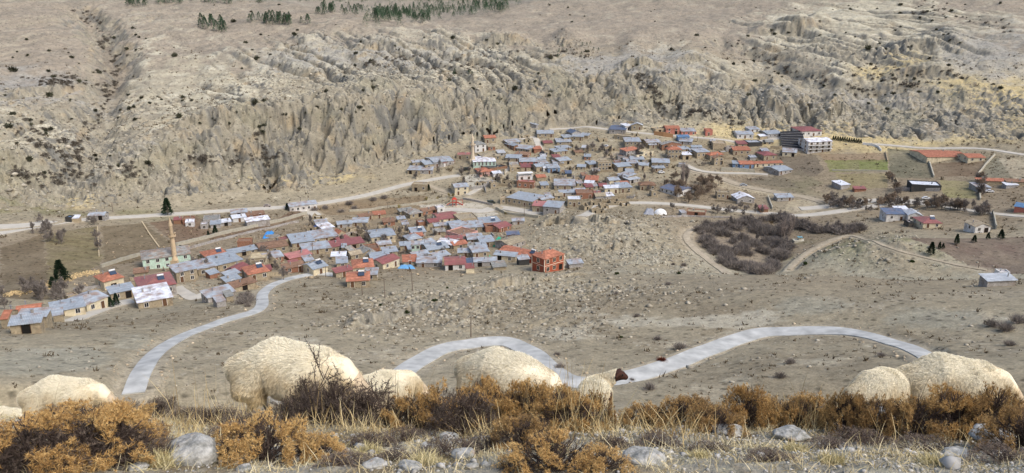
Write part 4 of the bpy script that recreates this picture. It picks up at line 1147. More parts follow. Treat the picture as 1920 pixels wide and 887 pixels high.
# grand three-storey villa with dark railings
m5 = house(1517, 266, 1560, 264.5, 9, 6.2, 'gable', 'white', 'white', wins=4, win='l', chim=1, name='house', rise=1.2, dmax=11); m5['fixed'] = 1
m5['label'] = 'three-storey pale villa with dark balconies beside the terraced black roof'
H5 = HOUSES[-1]
for s in (1, 2):
    z = H5['h']/3*s
    b = link('balcony', multi_box('balcony', [(-H5['w']/2, H5['w']/2, -1.3, -.01, z-.1, z+.05, 0)], [M_white]), m5)
    link('railing', multi_box('railing', [(-H5['w']/2, H5['w']/2, -1.3, -1.24, z+.8, z+.9, 0)]+[(x-.03, x+.03, -1.3, -1.24, z+.05, z+.8, 0) for x in np.arange(-H5['w']/2+.1, H5['w']/2, .35)], [simple('black_iron', (40, 38, 38), .6)]), b)
# white-canopied terrace building
m6 = house(972.5, 331, 998, 329.5, 2.5, 4.6, 'flat', 'grey', 'white', wins=2, win='l', chim=0, name='house'); m6['fixed'] = 1
m6['label'] = 'tall white and brown house with an open top terrace under a white canopy'
H6 = HOUSES[-1]
link('canopy', multi_box('canopy', [(-H6['w']/2-.2, H6['w']/2+.2, -.9, H6['d']*.6, H6['h']+1.6, H6['h']+1.75, 0)]+[(x-.06, x+.06, -.8, -.68, H6['h']+.4, H6['h']+1.6, 0) for x in (-H6['w']/2, H6['w']/2)], [M_white]), m6)
# white arched-gable hall among the trees
m7 = house(1060+1510/4.668, 220+712/4.668, 1060+1655/4.668, 220+708/4.668, 12, 2.6, 'gablex', 'white', 'grey', wins=2, name='hall', cat='hall', rise=1.5); m7['fixed'] = 1
m7['label'] = 'pale hall with a steep white roof standing among the bare trees on the valley floor'
# terraced black slatted roof
def slat_terrace():
    a = place(1466, 278); b = place(1513, 284); c = place(1502, 254); d_ = place(1462, 256)
    root = bpy.data.objects.new('terraced_roof', None); COL.objects.link(root); root.location = a
    n = 7; dk = simple('black_sheeting', (50, 50, 52), .95, .15, 1, spec=.05); rim = simple('grey_slat', (150, 150, 150), .8)
    for i in range(n):
        t0, t1 = i/n, (i+.72)/n
        P = [a+(d_-a)*t0, b+(c-b)*t0, b+(c-b)*t1, a+(d_-a)*t1]; V = []
        for k, p in enumerate(P): V.append(np.array(p)-a+np.array([0, 0, 1.2+.30*i+(.25 if k > 1 else 0)]))
        V += [v-np.array([0, 0, .25]) for v in V]
        me = mesh_from('roof_terrace', V, [[0, 1, 2, 3], [7, 6, 5, 4], [0, 4, 5, 1], [1, 5, 6, 2], [2, 6, 7, 3], [3, 7, 4, 0]], dk); me.materials.append(rim)
        me.polygons[2].material_index = 1
        link('roof_terrace', me, root)
    V = []
    for p in (a, b, c, d_): V.append(np.array(p)-a+np.array([0, 0, -1.5]))
    for k, p in enumerate((a, b, c, d_)): V.append(np.array(p)-a+np.array([0, 0, .9 if k < 2 else 1.1+.3*n-.4]))
    link('wall', mesh_from('wall', V, [[0, 1, 5, 4], [1, 2, 6, 5], [2, 3, 7, 6], [3, 0, 4, 7]], wallmat('grey')), root)
    tag(root, 'wide stepped roof of dark sheets left of the pale villa at the village top', 'stepped roof')
slat_terrace()

# small lean-tos and sheds in the gaps of the packed village
rgs = random.Random(3); occ = [(H['o'].location.x, H['o'].location.y, max(H['w'], H['d'])*.5) for H in HOUSES]; k = 0; tr = 0
while k < 62 and tr < 6000:
    tr += 1; c = rgs.choice([(600, 470, 130, 26, .28), (800, 450, 110, 34, .1), (440, 500, 80, 20, .25), (720, 480, 80, 18, .1), (1180, 300, 90, 34, -.03), (1010, 300, 60, 34, .05), (1100, 355, 60, 22, .03), (1390, 280, 50, 14, 0)])
    u, v = rgs.gauss(c[0], c[2]*.6), rgs.gauss(c[1]+(u_ if False else 0), c[3]*.6); p = place(u, v); w = rgs.uniform(2.8, 5.5)
    if not all((p[0]-a)**2+(p[1]-b)**2 > (q+w*.45)**2 for a, b, q in occ): continue
    if min((math.hypot(p[0]-a, p[1]-b)-q for a, b, q in occ)) > 7: continue
    occ.append((p[0], p[1], w*.5)); L_ = w*F/np.linalg.norm(p)/2; dy = L_*c[4]*rgs.uniform(.5, 1.5)
    hh = rgs.uniform(1.5, 2.2); vv = v-hh*F/np.linalg.norm(p)*.95
    house(u-L_, vv+dy, u+L_, vv-dy, rgs.uniform(5, 9), hh, rgs.choice(['shed', 'shed', 'gable', 'flat']), rgs.choice(['blue', 'blue', 'blue', 'grey', 'brown', 'tile', 'beige', 'red', 'silver']), rgs.choice(['stone', 'stone', 'stone', 'grey', 'brick']), wins=rgs.choice([0, 1, 1]), chim=rgs.choice([0, 1]), cat='shed'); k += 1

# ---------------------------------------------------------------- labels of the houses: look + nearest landmark + rank
LM = [((319, 445), 'the tan minaret'), ((1026, 485), 'the brick-red house'), ((885, 275), 'the cream minaret'), ((850, 383), 'the red playground'),
      ((651, 456), 'the long red roof'), ((608, 516), 'the head of the concrete road'), ((1790, 288), 'the long tiled barn'), ((1612, 312), 'the bright green field'),
      ((1490, 265), 'the stepped black roof'), ((1262, 243), 'the salmon house'), ((1310, 356), 'the brown grove'), ((315, 390), 'the dark roadside conifer'),
      ((504, 440), 'the bright blue tarp'), ((1399, 368), 'the white-gabled hall'), ((285, 550), 'the big white roof'), ((762, 502), 'the pale blue tarp'), ((933, 453), 'the green netting'), ((985, 335), 'the white terrace canopy'),
      ((1123, 372), 'the village lane'), ((1235, 357), 'the navy roof by the grove'), ((1745, 465), 'the round dark conifer')]
ADJ = {'blue': 'blue-grey', 'white': 'white', 'grey': 'grey', 'red': 'dark red', 'tile': 'orange tile', 'brown': 'brown', 'cream': 'cream', 'beige': 'beige', 'pink': 'faded pink', 'sky': 'bright blue', 'dark': 'black', 'navy': 'slate blue', 'silver': 'silver'}
WADJ = {'stone': 'stone', 'cream': 'cream', 'white': 'white', 'grey': 'grey', 'mint': 'pale green', 'pink': 'pink', 'brick': 'brick', 'blue': 'blue', 'salmon': 'salmon', 'brown': 'brown', 'dark': 'dark', 'redbrick': 'red', 'orange': 'red', 'tan': 'tan'}
ORD = ['', 'second ', 'third ', 'fourth ', 'fifth ', 'sixth ', 'seventh ', 'eighth ', 'ninth ', 'tenth ', 'eleventh ', 'twelfth ']
buckets = {}
for H in HOUSES:
    o = H['o']; o['group'] = 'village houses and outbuildings'; o['category'] = H['cat']
    if H['name'] is None: o.name = H['cat']
    if 'fixed' in o: del o['fixed']; continue
    u, v = H['px']; best = min(LM, key=lambda m: math.hypot((m[0][0]-u), (m[0][1]-v)*1.6)+(0 if math.hypot(m[0][0]-u, m[0][1]-v) > 6 else 200))
    dx, dy = u-best[0][0], (v-best[0][1])*1.6
    dirn = ('right of' if dx > 0 else 'left of') if abs(dx) > abs(dy) else ('below' if dy > 0 else 'above')
    key = (ADJ[H['roof']], WADJ[H['wall']], H['cat'], dirn, best[1]); buckets.setdefault(key, []).append((math.hypot(dx, dy), H))
for (ra, wa, cat, dirn, lm), L_ in buckets.items():
    L_.sort(key=lambda t: t[0])
    for i, (dd, H) in enumerate(L_):
        first = 'nearest ' if len(L_) > 1 and i == 0 else ''
        rank = first if i == 0 else (ORD[i]+'nearest ' if i < len(ORD) else 'farthest ')
        size = 'two-storey ' if H['st'] >= 2 else ''
        H['o']['label'] = f"{rank}{ra} roofed {size}{wa} {cat} {dirn} {lm}"
# ---------------------------------------------------------------- plants: growth helpers
def leafmat(name, c, rnd=.2, c2=None):
    m = simple(name, c, .85, .25, 6, rnd, spec=.15); return m
def tube(V, Fc, pts, rad, k=4):
    """tapered tube through pts"""
    b0 = len(V); n = len(pts)
    for i, p in enumerate(pts):
        d = pts[min(i+1, n-1)]-pts[max(i-1, 0)]; d = d/(np.linalg.norm(d)+1e-9)
        a = np.cross(d, [0, 0, 1.0] if abs(d[2]) < .9 else [1.0, 0, 0]); a /= np.linalg.norm(a)+1e-9; b = np.cross(d, a)
        for q in range(k):
            t = 2*math.pi*q/k; V.append(p+rad[i]*(a*math.cos(t)+b*math.sin(t)))
    for i in range(n-1):
        for q in range(k): Fc.append([b0+i*k+q, b0+i*k+(q+1) % k, b0+(i+1)*k+(q+1) % k, b0+(i+1)*k+q])
def rdir(rg, up=.0):
    v = rg.normal(size=3); v[2] += up; return v/np.linalg.norm(v)
def blades(V, Fc, P, D, Ln, Wd, rg):
    """many thin triangles: P origins, D unit directions"""
    n = len(P); S = np.cross(D, rg.normal(size=(n, 3))); S /= np.linalg.norm(S, axis=1)[:, None]+1e-9
    b = len(V); A = P-S*Wd[:, None]/2; B = P+S*Wd[:, None]/2; T = P+D*Ln[:, None]
    V.extend(np.stack([A, B, T], 1).reshape(-1, 3)); Fc.extend([[b+3*i, b+3*i+1, b+3*i+2] for i in range(n)])
def bare_tree_mesh(seed, hgt, spread, twigw, poplar=False, ntw=900, density=1.0):
    rg = np.random.default_rng(seed); V = []; Fc = []; tips = []
    def grow(p, d, L, rad, lev):
        n = 4; pts = [p]; q = p.copy(); dd = d.copy()
        for i in range(n):
            dd = dd+rg.normal(size=3)*.13+np.array([0, 0, .10 if not poplar else .3]); dd /= np.linalg.norm(dd); q = q+dd*L/n; pts.append(q.copy())
        tube(V, Fc, pts, np.linspace(rad, rad*.5, n+1), 4 if lev else 6)
        if lev >= 3: tips.extend([(pts[k], dd) for k in range(1, n+1)]); return
        kids = [7, 5, 4][lev] if poplar else [5, 4, 4][lev]
        for k in range(kids):
            t = rg.integers(1 if lev or poplar else 2, n+1); nd = dd*(.6 if poplar else .35)+rdir(rg, .3)*(.45 if poplar else .8)*spread; nd /= np.linalg.norm(nd)
            grow(pts[t], nd, L*(.5 if poplar and lev == 0 else .62), rad*.5, lev+1)
        tips.append((pts[-1], dd))
    grow(np.zeros(3), np.array([0, 0, 1.0]), hgt*(.75 if poplar else .42), hgt*.022, 0)
    me1 = (list(V), list(Fc)); V2 = []; F2 = []
    idx = rg.integers(0, len(tips), ntw); P = np.array([tips[i][0] for i in idx])+rg.normal(size=(ntw, 3))*hgt*.012; D = np.array([tips[i][1] for i in idx])*.8+rg.normal(size=(ntw, 3))*.6+[0, 0, .35]
    D /= np.linalg.norm(D, axis=1)[:, None]; blades(V2, F2, P, D, rg.uniform(.4, 1.0, ntw)*hgt*.14, np.full(ntw, twigw), rg)
    return me1, (V2, F2)
def bush_mesh(seed, n=420, w=1.0, h=1.0, tw=.05, curve=.3):
    rg = np.random.default_rng(seed); V = []; Fc = []
    az_ = rg.uniform(0, 2*np.pi, n); el = np.abs(rg.normal(.9, .4, n)); D = np.stack([np.cos(az_)*np.cos(el)*w, np.sin(az_)*np.cos(el)*w, np.abs(np.sin(el))*h], 1)
    P = rg.normal(size=(n, 3))*[.25*w, .25*w, .0]+D*rg.uniform(0, .6, n)[:, None]
    blades(V, Fc, P, D/np.linalg.norm(D, axis=1)[:, None]+rg.normal(size=(n, 3))*.25, rg.uniform(.25, .55, n), np.full(n, tw), rg)
    for k in range(5):
        a = rg.uniform(0, 6.28); tube(V, Fc, [np.zeros(3)-[0, 0, .1], np.array([math.cos(a)*w*.3, math.sin(a)*w*.3, h*.5]), np.array([math.cos(a)*w*.5, math.sin(a)*w*.5, h*.9])], [.05, .035, .01], 3)
    return mesh_from('bush', np.array(V), Fc)
def leafy_mesh(seed, n=700, w=1.0, h=1.0, ls=.22, lobes=5, name='foliage'):
    rg = np.random.default_rng(seed); C_ = [np.array([rg.normal()*.35*w, rg.normal()*.35*w, h*rg.uniform(.25, .7)]) for _ in range(lobes)]; R_ = [rg.uniform(.35, .6) for _ in range(lobes)]
    k = rg.integers(0, lobes, n); d = rg.normal(size=(n, 3)); d /= np.linalg.norm(d, axis=1)[:, None]
    P = np.array([C_[i] for i in k])+d*np.array([R_[i] for i in k])[:, None]*[w, w, h]*rg.uniform(.5, 1.05, n)[:, None]; P[:, 2] = np.abs(P[:, 2])
    V = []; Fc = []; blades(V, Fc, P, d+rg.normal(size=(n, 3))*.5, rg.uniform(.6, 1.3, n)*ls, rg.uniform(.5, 1, n)*ls, rg)
    return mesh_from(name, np.array(V), Fc)
def conifer_meshes(seed, hgt=6, rad=1.5, n=1500):
    rg = np.random.default_rng(seed); V = []; Fc = []
    t = rg.random(n)**.75; z = hgt*(.10+.9*t); rr = rad*(1-t)**.8*(.55+.45*np.abs(np.sin(z*3.1+rg.normal(size=n)*.3))); a = rg.uniform(0, 2*np.pi, n); q = np.sqrt(rg.uniform(.25, 1, n))
    lob = 1+.25*np.sin(a*3+z)
    P = np.stack([np.cos(a)*rr*q*lob, np.sin(a)*rr*q*lob, z], 1); D = np.stack([np.cos(a), np.sin(a), rg.normal(.05, .35, n)], 1); D /= np.linalg.norm(D, axis=1)[:, None]
    blades(V, Fc, P, D, rg.uniform(.5, .9, n)*hgt*.12, rg.uniform(.12, .22, n)*hgt*.22, rg)
    V2 = []; F2 = []; tube(V2, F2, [np.array([0, 0, -.3]), np.array([0, 0, hgt*.5]), np.array([0, 0, hgt*.96])], [hgt*.025, hgt*.016, .01], 6)
    return mesh_from('crown', np.array(V), Fc), mesh_from('trunk', np.array(V2), F2)
M_bark = leafmat('grey_bark', (128, 118, 108)); M_twig = leafmat('purple_brown_twigs', (126, 118, 110)); M_twig2 = leafmat('warm_brown_twigs', (138, 122, 104)); M_willow = leafmat('yellow_green_twigs', (150, 136, 82))
M_conif = leafmat('dark_conifer_needles', (38, 54, 36), .25); M_pine = leafmat('hill_pine_needles', (66, 88, 64), .25); M_shrub = leafmat('dark_shrub_leaves', (72, 72, 56), .35); M_jun = leafmat('green_juniper', (56, 68, 34), .3); M_rust = leafmat('rust_brown_twigs', (96, 48, 32), .2)
def two_part(name, crown, trunk, cm, tm, cn='crown', tn='trunk'):
    """returns a spawner for a thing made of a trunk and a crown"""
    crown.materials.append(cm); trunk.materials.append(tm)
    def sp(p, s, label, group, cat='tree'):
        r_ = bpy.data.objects.new(name, None); COL.objects.link(r_); r_.location = p; r_.rotation_euler = (0, 0, random.uniform(0, 6.28)); r_.scale = (s*random.uniform(.85, 1.15), s*random.uniform(.85, 1.15), s)
        link(tn, trunk, r_); link(cn, crown, r_); tag(r_, label, cat, group); return r_
    return sp
BT = []
for k in range(4):
    a, b = bare_tree_mesh(300+k, 5.5, 1.1, .08, ntw=1300); BT.append((mesh_from('trunk', np.array(a[0]), a[1]), mesh_from('crown', np.array(b[0]), b[1])))
BARE = [two_part('bare_tree', c, t, M_twig, M_bark) for t, c in BT]
BAREW = []
for k in range(2):
    a, b = bare_tree_mesh(330+k, 5.5, 1.2, .08, ntw=1900); BAREW.append(two_part('bare_tree', mesh_from('crown', np.array(b[0]), b[1]), mesh_from('trunk', np.array(a[0]), a[1]), M_twig2, M_bark))
a, b = bare_tree_mesh(340, 5.0, 1.2, .05, ntw=1500); WILLOW = two_part('willow_tree', mesh_from('crown', np.array(b[0]), b[1]), mesh_from('trunk', np.array(a[0]), a[1]), M_willow, M_bark)
a, b = bare_tree_mesh(350, 9.0, .5, .07, True, 1500); POPLAR = two_part('poplar_tree', mesh_from('crown', np.array(b[0]), b[1]), mesh_from('trunk', np.array(a[0]), a[1]), leafmat('pale_twigs', (150, 138, 128)), M_bark)
CON = [two_part('conifer_tree', *conifer_meshes(360+k, 6, 1.7+.3*k, 2200), M_conif, M_bark) for k in range(2)]
PINE = [two_part('pine_tree', *conifer_meshes(370+k, 4.5, 1.7, 500), M_pine, M_bark) for k in range(3)]
BUSH = [bush_mesh(380+k, 750, 1.15, 1.1, .045) for k in range(4)]
for b_ in BUSH: b_.materials.append(M_twig)
BUSHR = bush_mesh(390, 900, 1.0, .9, .05); BUSHR.materials.append(M_rust)
DOT = [leafy_mesh(400+k, 200, 1.0, .8, .4, 4, 'shrub') for k in range(4)]
for d_ in DOT: d_.materials.append(M_shrub)
JUN = [leafy_mesh(410+k, 700, 1.0, .75, .2, 5, 'shrub') for k in range(2)]
for d_ in JUN: d_.materials.append(M_jun)
def spawn(name, me, p, s, label, group, cat='bush'):
    o = link(name, me, None, p); o.scale = (s*random.uniform(.8, 1.25), s*random.uniform(.8, 1.25), s*random.uniform(.8, 1.15)); o.rotation_euler = (0, 0, random.uniform(0, 6.28)); tag(o, label, cat, group); return o

# named conifers
CONS = [(315, 404, 1.15, 'dark conifer beside the cliff-foot road above the tan minaret'), (116, 531, 1.05, 'dark conifer at the edge of the left brown field'),
        (100, 540, .5, 'small dark conifer just left of the taller one by the brown field'), (341, 486, .75, 'green conifer beside the tan minaret and green mosque'), (404, 441, .6, 'rounded green conifer above the orange roofs of the lower village'),
        (391, 445, .4, 'low green conifer left of a rounded one in the lower village'), (208, 577, .42, 'small dark conifer by the lane below the large white roof'), (219, 573, .5, 'second small dark conifer by the lane, nearer the large white roof'),
        (804, 358, .5, 'lone dark conifer below the cliff road and above the playground'), (539, 394, .5, 'dark conifer at the left end of the white roadside house'),
        (1745, 478, 1.05, 'dark rounded conifer at the left end of the hedge row on the right knoll'), (1761, 467, .6, 'pale green small conifer behind the rounded one on the right knoll'), (1768, 466, .45, 'low conifer in the gap of the hedge row on the right knoll'),
        (1793, 458, .85, 'bushy green conifer in the middle of the hedge row on the right knoll'), (1826, 455, .65, 'slim green conifer right of the bushy one on the knoll'), (1852, 449, .6, 'olive green conifer near the beige gabled shed'), (1876, 449, .85, 'dark conifer right beside the beige gabled shed')]
for u, v, s, lab in CONS: CON[random.randrange(2)](place(u, v), s*(1.15 if u < 1700 else .72), lab, 'conifers planted in the valley')
for k in range(13): CON[k % 2](place(1562+k*4.3, 262.5+k*.55), .42, 'small dark conifer in the straight hedge right of the pale villa', 'conifer hedge by the villa')
# hilltop pines
HP = []
for k in range(14): HP.append((random.uniform(374, 432), random.uniform(44, 62)))
for k in range(26): HP.append((random.uniform(468, 578), random.uniform(38, 48)))
for k in range(12): HP.append((random.uniform(238, 275), random.uniform(6, 14)))
for k in range(24): HP.append((random.uniform(290, 440), random.uniform(1, 9)))
for k in range(26): HP.append((random.uniform(585, 680), random.uniform(14, 30)))
for k in range(40): t = random.random(); HP.append((725+t*75+random.uniform(-10, 12), 20+t*24+random.uniform(-8, 3)))
for k in range(95): t = random.random(); HP.append((700+t*250, 32-t*26+random.gauss(0, 7)))
for k in range(22): HP.append((random.uniform(450, 960), random.uniform(1, 7)))
for u, v in HP: PINE[random.randrange(3)](place(u, max(v, 1)), random.uniform(1.1, 2.0), 'dark green pine growing on the hilltop at the upper left', 'pines scattered on the far hilltop')
for u, v in [(1100, 86), (1107, 84), (1113, 95), (1122, 96), (1092, 86), (1055, 90), (1062, 98), (1048, 98), (853, 136), (851, 140), (885, 141), (880, 138), (933, 116), (1045, 108), (1090, 104)]:
    PINE[random.randrange(3)](place(u, v), .62, 'small sapling on the terraces of the bowl above the cliffs', 'young trees on the hillside terraces')
def pine_wood():
    rgp = np.random.default_rng(9); cr = PINE_SRC; V = []; Fc = []; b = 0
    for k in range(520):
        t = rgp.random(); u = 690+t*275+rgp.normal()*12; v = 33-t*27+rgp.normal()*8
        if rgp.random() < .25: u = rgp.uniform(480, 980); v = rgp.uniform(0, 5)
        if v < 0: v = rgp.uniform(0, 6)
        p = cast(u, v, Z, 0, 640); s = rgp.uniform(1.1, 2.1); Vk, Fk = cr[k % 3]; V.append(Vk*s+p); Fc.append(Fk+b); b += len(Vk)
    o = link('pine_wood', mesh_from('pine_wood', np.concatenate(V), np.concatenate(Fc), M_pine)); tag(o, 'dark pine wood covering the far hilltop slope', kind='stuff')
def mesh_arrays(me):
    co = np.empty(len(me.vertices)*3, np.float32); me.vertices.foreach_get('co', co); f = np.empty(len(me.loops), np.int32); me.loops.foreach_get('vertex_index', f); return co.reshape(-1, 3), f.reshape(-1, 3)
PINE_SRC = [mesh_arrays(conifer_meshes(375+k, 4.5, 1.7, 160)[0]) for k in range(3)]
pine_wood()
# bushes dotted over the slopes
cnt = 0; tries = 0
while cnt < 250 and tries < 9000:
    tries += 1; u = random.uniform(0, 1920); v = random.uniform(4, 330)
    vb = float(np.interp(u, UB, VTOP))+12
    if v > vb: continue
    p = place(u, v)
    dn = float(perlin(np.array([p[0]/60]), np.array([p[1]/60]), 300)[0])
    w_ = .35+dn*.8+(.35 if (u < 330 and v > 90) else 0)+(.3 if u > 1400 and v < 180 else 0)+(.25 if 940 < u < 1120 and v < 40 else 0)
    if random.random() > w_: continue
    spawn('hillside_shrub', DOT[cnt % 4], p, random.uniform(.55, 1.5)*(1 if random.random() < .85 else 1.6), 'small dark shrub dotted on the pale hillside above the cliffs', 'dark shrubs over the hillside'); cnt += 1
def scrub():
    rgp = np.random.default_rng(19); src = [mesh_arrays(leafy_mesh(430+k, 110, 1.0, .7, .4, 4)) for k in range(3)]; V = []; Fc = []; b = 0
    lines = [([(150, 15), (190, 60), (215, 115), (205, 165), (190, 205), (165, 250), (140, 300), (120, 330)], 130, 9), ([(60, 150), (160, 160), (200, 175)], 40, 12), ([(20, 240), (90, 270), (130, 300)], 50, 22), ([(30, 330), (150, 335), (280, 320)], 60, 16),
             ([(480, 250), (500, 300), (505, 345)], 26, 4), ([(330, 290), (420, 300), (560, 290)], 45, 12), ([(1345, 78), (1420, 100), (1500, 140), (1640, 175)], 60, 8), ([(1200, 140), (1225, 175), (1250, 210)], 34, 8), ([(1210, 180), (1300, 215), (1380, 220)], 60, 16),
             ([(680, 120), (760, 110), (860, 130)], 40, 12), ([(880, 130), (960, 110), (1090, 100)], 40, 10), ([(1600, 120), (1700, 150), (1830, 130)], 50, 16), ([(1700, 10), (1800, 30), (1900, 60)], 40, 14)]
    for pts, n, jit in lines:
        for u, v in along(pts, n, jit):
            p = cast(u, max(v, 1), Z, 0, 300); s = rgp.gamma(3, .25)+.3; Vk, Fk = src[rgp.integers(0, 3)]; V.append(Vk*s+p); Fc.append(Fk+b); b += len(Vk)
    o = link('ravine_scrub', mesh_from('ravine_scrub', np.concatenate(V), np.concatenate(Fc), leafmat('purple_grey_scrub', (104, 97, 86), 0))); tag(o, 'dark purple-grey scrub filling the ravines and ledges', kind='stuff')
def along(pts, n, jit=3):
    p = smooth_line(pts, 8); s = np.concatenate([[0], np.cumsum(np.hypot(*np.diff(p, axis=0).T))]); out = []
    for k in range(n): t = random.uniform(0, s[-1]); out.append((np.interp(t, s, p[:, 0])+random.gauss(0, jit), np.interp(t, s, p[:, 1])+random.gauss(0, jit*.55)))
    return out
scrub()
# shrubs of the near slope, individually described
for u, v, s, kind, lab in [(1240, 677, 1.0, 'r', 'rust-brown dry bush on the upper edge of the concrete road'), (762, 588, .8, 'j', 'green shrub on the rock ledge left of the near pole'), (815, 565, .75, 'j', 'green shrub above the rock ledge in mid-slope'),
        (712, 573, .45, 'j', 'tiny green shrub left of the rock ledge'), (706, 565, .4, 'j', 'tiny green shrub highest left on the rock ledge'), (1158, 514, .9, 'j', 'green shrub on the rock crest right of the brick-red house'), (1274, 514, .7, 'j', 'green shrub on the crest line below the grove track'),
        (1163, 633, .55, 'j', 'small green shrub above the right concrete road'), (1000, 524, .5, 'j', 'small green shrub below the brick-red house'), (838, 541, .5, 'j', 'small green shrub by the wooden poles'), (1511, 495, 1.0, 'j', 'round green shrub on the grey knoll'),
        (1712, 492, 1.0, 'j', 'round green shrub on the field track right of the knoll'), (1507, 486, .4, 'j', 'tiny green shrub on top of the grey knoll'),
        (1155, 552, .8, 'b', 'bare purple bush on the slope under the rock crest'), (1233, 637, 1.0, 'b', 'bare grey bush above the bend of the right road'), (1275, 655, 1.3, 'b', 'large bare grey bush just above the right road'), (1253, 534, 1.0, 'b', 'bare bush left of the grove track foot'),
        (1193, 594, .8, 'b', 'bare bush in the middle of the open slope'), (1481, 682, 1.0, 'b', 'bare bush inside the arch of the right road'), (1463, 708, 1.1, 'b', 'bare bush low inside the right road arch'), (1218, 730, 1.0, 'b', 'bare bush just below the right road, left of centre'),
        (1185, 714, .6, 'b', 'small bush on the lower edge of the right road'), (1860, 612, 1.5, 'b', 'purple bush at the left of the far right thicket'), (1885, 620, 1.8, 'b', 'broad purple bush in the far right thicket'), (1908, 605, 1.8, 'b', 'tall purple bush at the picture edge of the right thicket'),
        (1893, 648, 1.2, 'b', 'purple bush lowest of the right thicket'), (1050, 690, 1.1, 'b', 'bare bush behind the middle sheep by the road'), (1282, 500, 1.5, 'b', 'wide purple thicket bush left of the grove track'), (1262, 497, 1.0, 'b', 'small purple bush at the rocks left of the track'),
        (1652, 668, .8, 'b', 'bare bush under the right end of the road arch'), (550, 655, .9, 'b', 'dark bare bush behind the big sheep back'), (465, 575, 1.2, 'b', 'dark bush beside the concrete road bend'), (458, 560, 1.0, 'b', 'dark bush above the concrete road bend'),
        (1045, 666, .7, 'b', 'little bare bush right of the middle sheep back')]:
    me = {'r': BUSHR, 'j': JUN[random.randrange(2)], 'b': BUSH[random.randrange(4)]}[kind]
    spawn('shrub', me, place(u, v), s*.95, lab, None, 'bush')
# bare thickets and groves
def along(pts, n, jit=3):
    p = smooth_line(pts, 8); s = np.concatenate([[0], np.cumsum(np.hypot(*np.diff(p, axis=0).T))]); out = []
    for k in range(n): t = random.uniform(0, s[-1]); out.append((np.interp(t, s, p[:, 0])+random.gauss(0, jit), np.interp(t, s, p[:, 1])+random.gauss(0, jit*.55)))
    return out
G1 = along([(1312, 432), (1330, 458), (1362, 490), (1400, 508), (1440, 508), (1452, 498), (1470, 472), (1485, 458)], 62, 5)
G2 = along([(1318, 432), (1370, 422), (1420, 414), (1470, 412), (1500, 425), (1560, 435), (1612, 432)], 75, 5)
G3 = [(random.uniform(1340, 1480), random.uniform(425, 480)) for _ in range(60)]
for u, v in G1+G2+G3: spawn('bare_bush', BUSH[random.randrange(4)], place(u, v), random.uniform(2.0, 3.4), 'bare purple-brown bush in the heart-shaped orchard thicket', 'bare bushes around the orchard')
for u, v in G2[:26]+G3[:24]+[(1475, 455), (1450, 440), (1420, 455)]: BARE[random.randrange(4)](place(u, v), random.uniform(.5, .95), 'leafless tree in the orchard on the valley floor', 'leafless orchard trees')
for k in range(4): POPLAR(place(1466+k*5, 452-k*3), .75, 'pale slender leafless poplar at the right side of the orchard', 'poplars in the orchard')
G4 = [(random.gauss(1300, 22), random.gauss(362, 10)) for _ in range(24)]
for u, v in G4: BAREW[random.randrange(2)](place(u, v), random.uniform(.9, 1.35), 'warm brown leafless tree in the grove between the houses', 'brown grove on the valley floor')
for u, v in [(1276, 350), (1281, 352), (1285, 349)]: POPLAR(place(u, v), 1.0, 'tall slender grey poplar, %s of three at the left side of the brown grove' % {1276: 'leftmost', 1281: 'middle', 1285: 'rightmost'}[u], 'poplars at the brown grove')
for u, v in [(1345, 401), (1362, 402), (1336, 398), (1392, 405), (1388, 392), (1400, 396), (1416, 398), (1260, 392), (1428, 400), (1376, 398)]: BARE[random.randrange(4)](place(u, v), random.uniform(.7, 1.0), 'leafless roadside tree by the valley road', 'leafless roadside trees')
for u, v in along([(1540, 378), (1570, 386), (1620, 390), (1680, 382), (1700, 396)], 44, 7)+along([(1720, 388), (1790, 392), (1850, 404)], 36, 5)+along([(1664, 330), (1672, 352), (1690, 366)], 10, 3)+along([(1838, 336), (1836, 365), (1850, 372)], 8, 2):
    (BARE if random.random() < .6 else BAREW*2)[random.randrange(4)](place(u, v), random.uniform(.7, 1.25), 'leafless tree in the belt along the right valley road', 'leafless tree belt')
for u, v in along([(70, 425), (95, 440), (110, 450)], 12, 7)+along([(45, 545), (80, 560), (120, 555)], 14, 7)+[(172, 418), (178, 422), (181, 450), (186, 470), (10, 580), (5, 560), (148, 560)]:
    BARE[random.randrange(4)](place(u, v), random.uniform(.7, 1.15), 'leafless purple-grey tree along the left brown fields', 'leafless trees at the left fields')
for u, v in [(345, 505), (352, 500), (362, 502), (372, 500), (460, 557), (465, 566), (456, 570)]: spawn('bare_bush', BUSH[random.randrange(4)], place(u, v), 1.9, 'bare bush on the waste ground in the lower village', 'bushes on waste ground')
for u, v in [(640, 398), (665, 392), (590, 395), (572, 388), (610, 392), (700, 376), (720, 372), (655, 384)]: spawn('bare_bush', BUSH[random.randrange(4)], place(u, v), 2.0, 'reddish bare bush below the cliff road near the bridge', 'bushes below the cliff road')
for u, v, s in [(850, 372, .75), (842, 370, .6), (800, 378, .7), (820, 376, .5), (748, 392, .65), (948, 404, .5)]: WILLOW(place(u, v), s, 'yellow-green willow beside the playground and the stream', 'willows by the stream')
for k in range(80):
    c = random.choice([(450, 490, 110, 30), (750, 450, 120, 40), (1120, 320, 130, 45), (1180, 290, 100, 30), (900, 330, 70, 30)])
    BARE[random.randrange(4)](place(random.gauss(c[0], c[2]*.6), random.gauss(c[1], c[3]*.6)), random.uniform(.65, 1.1), 'small leafless tree in a yard among the village houses', 'leafless yard trees')

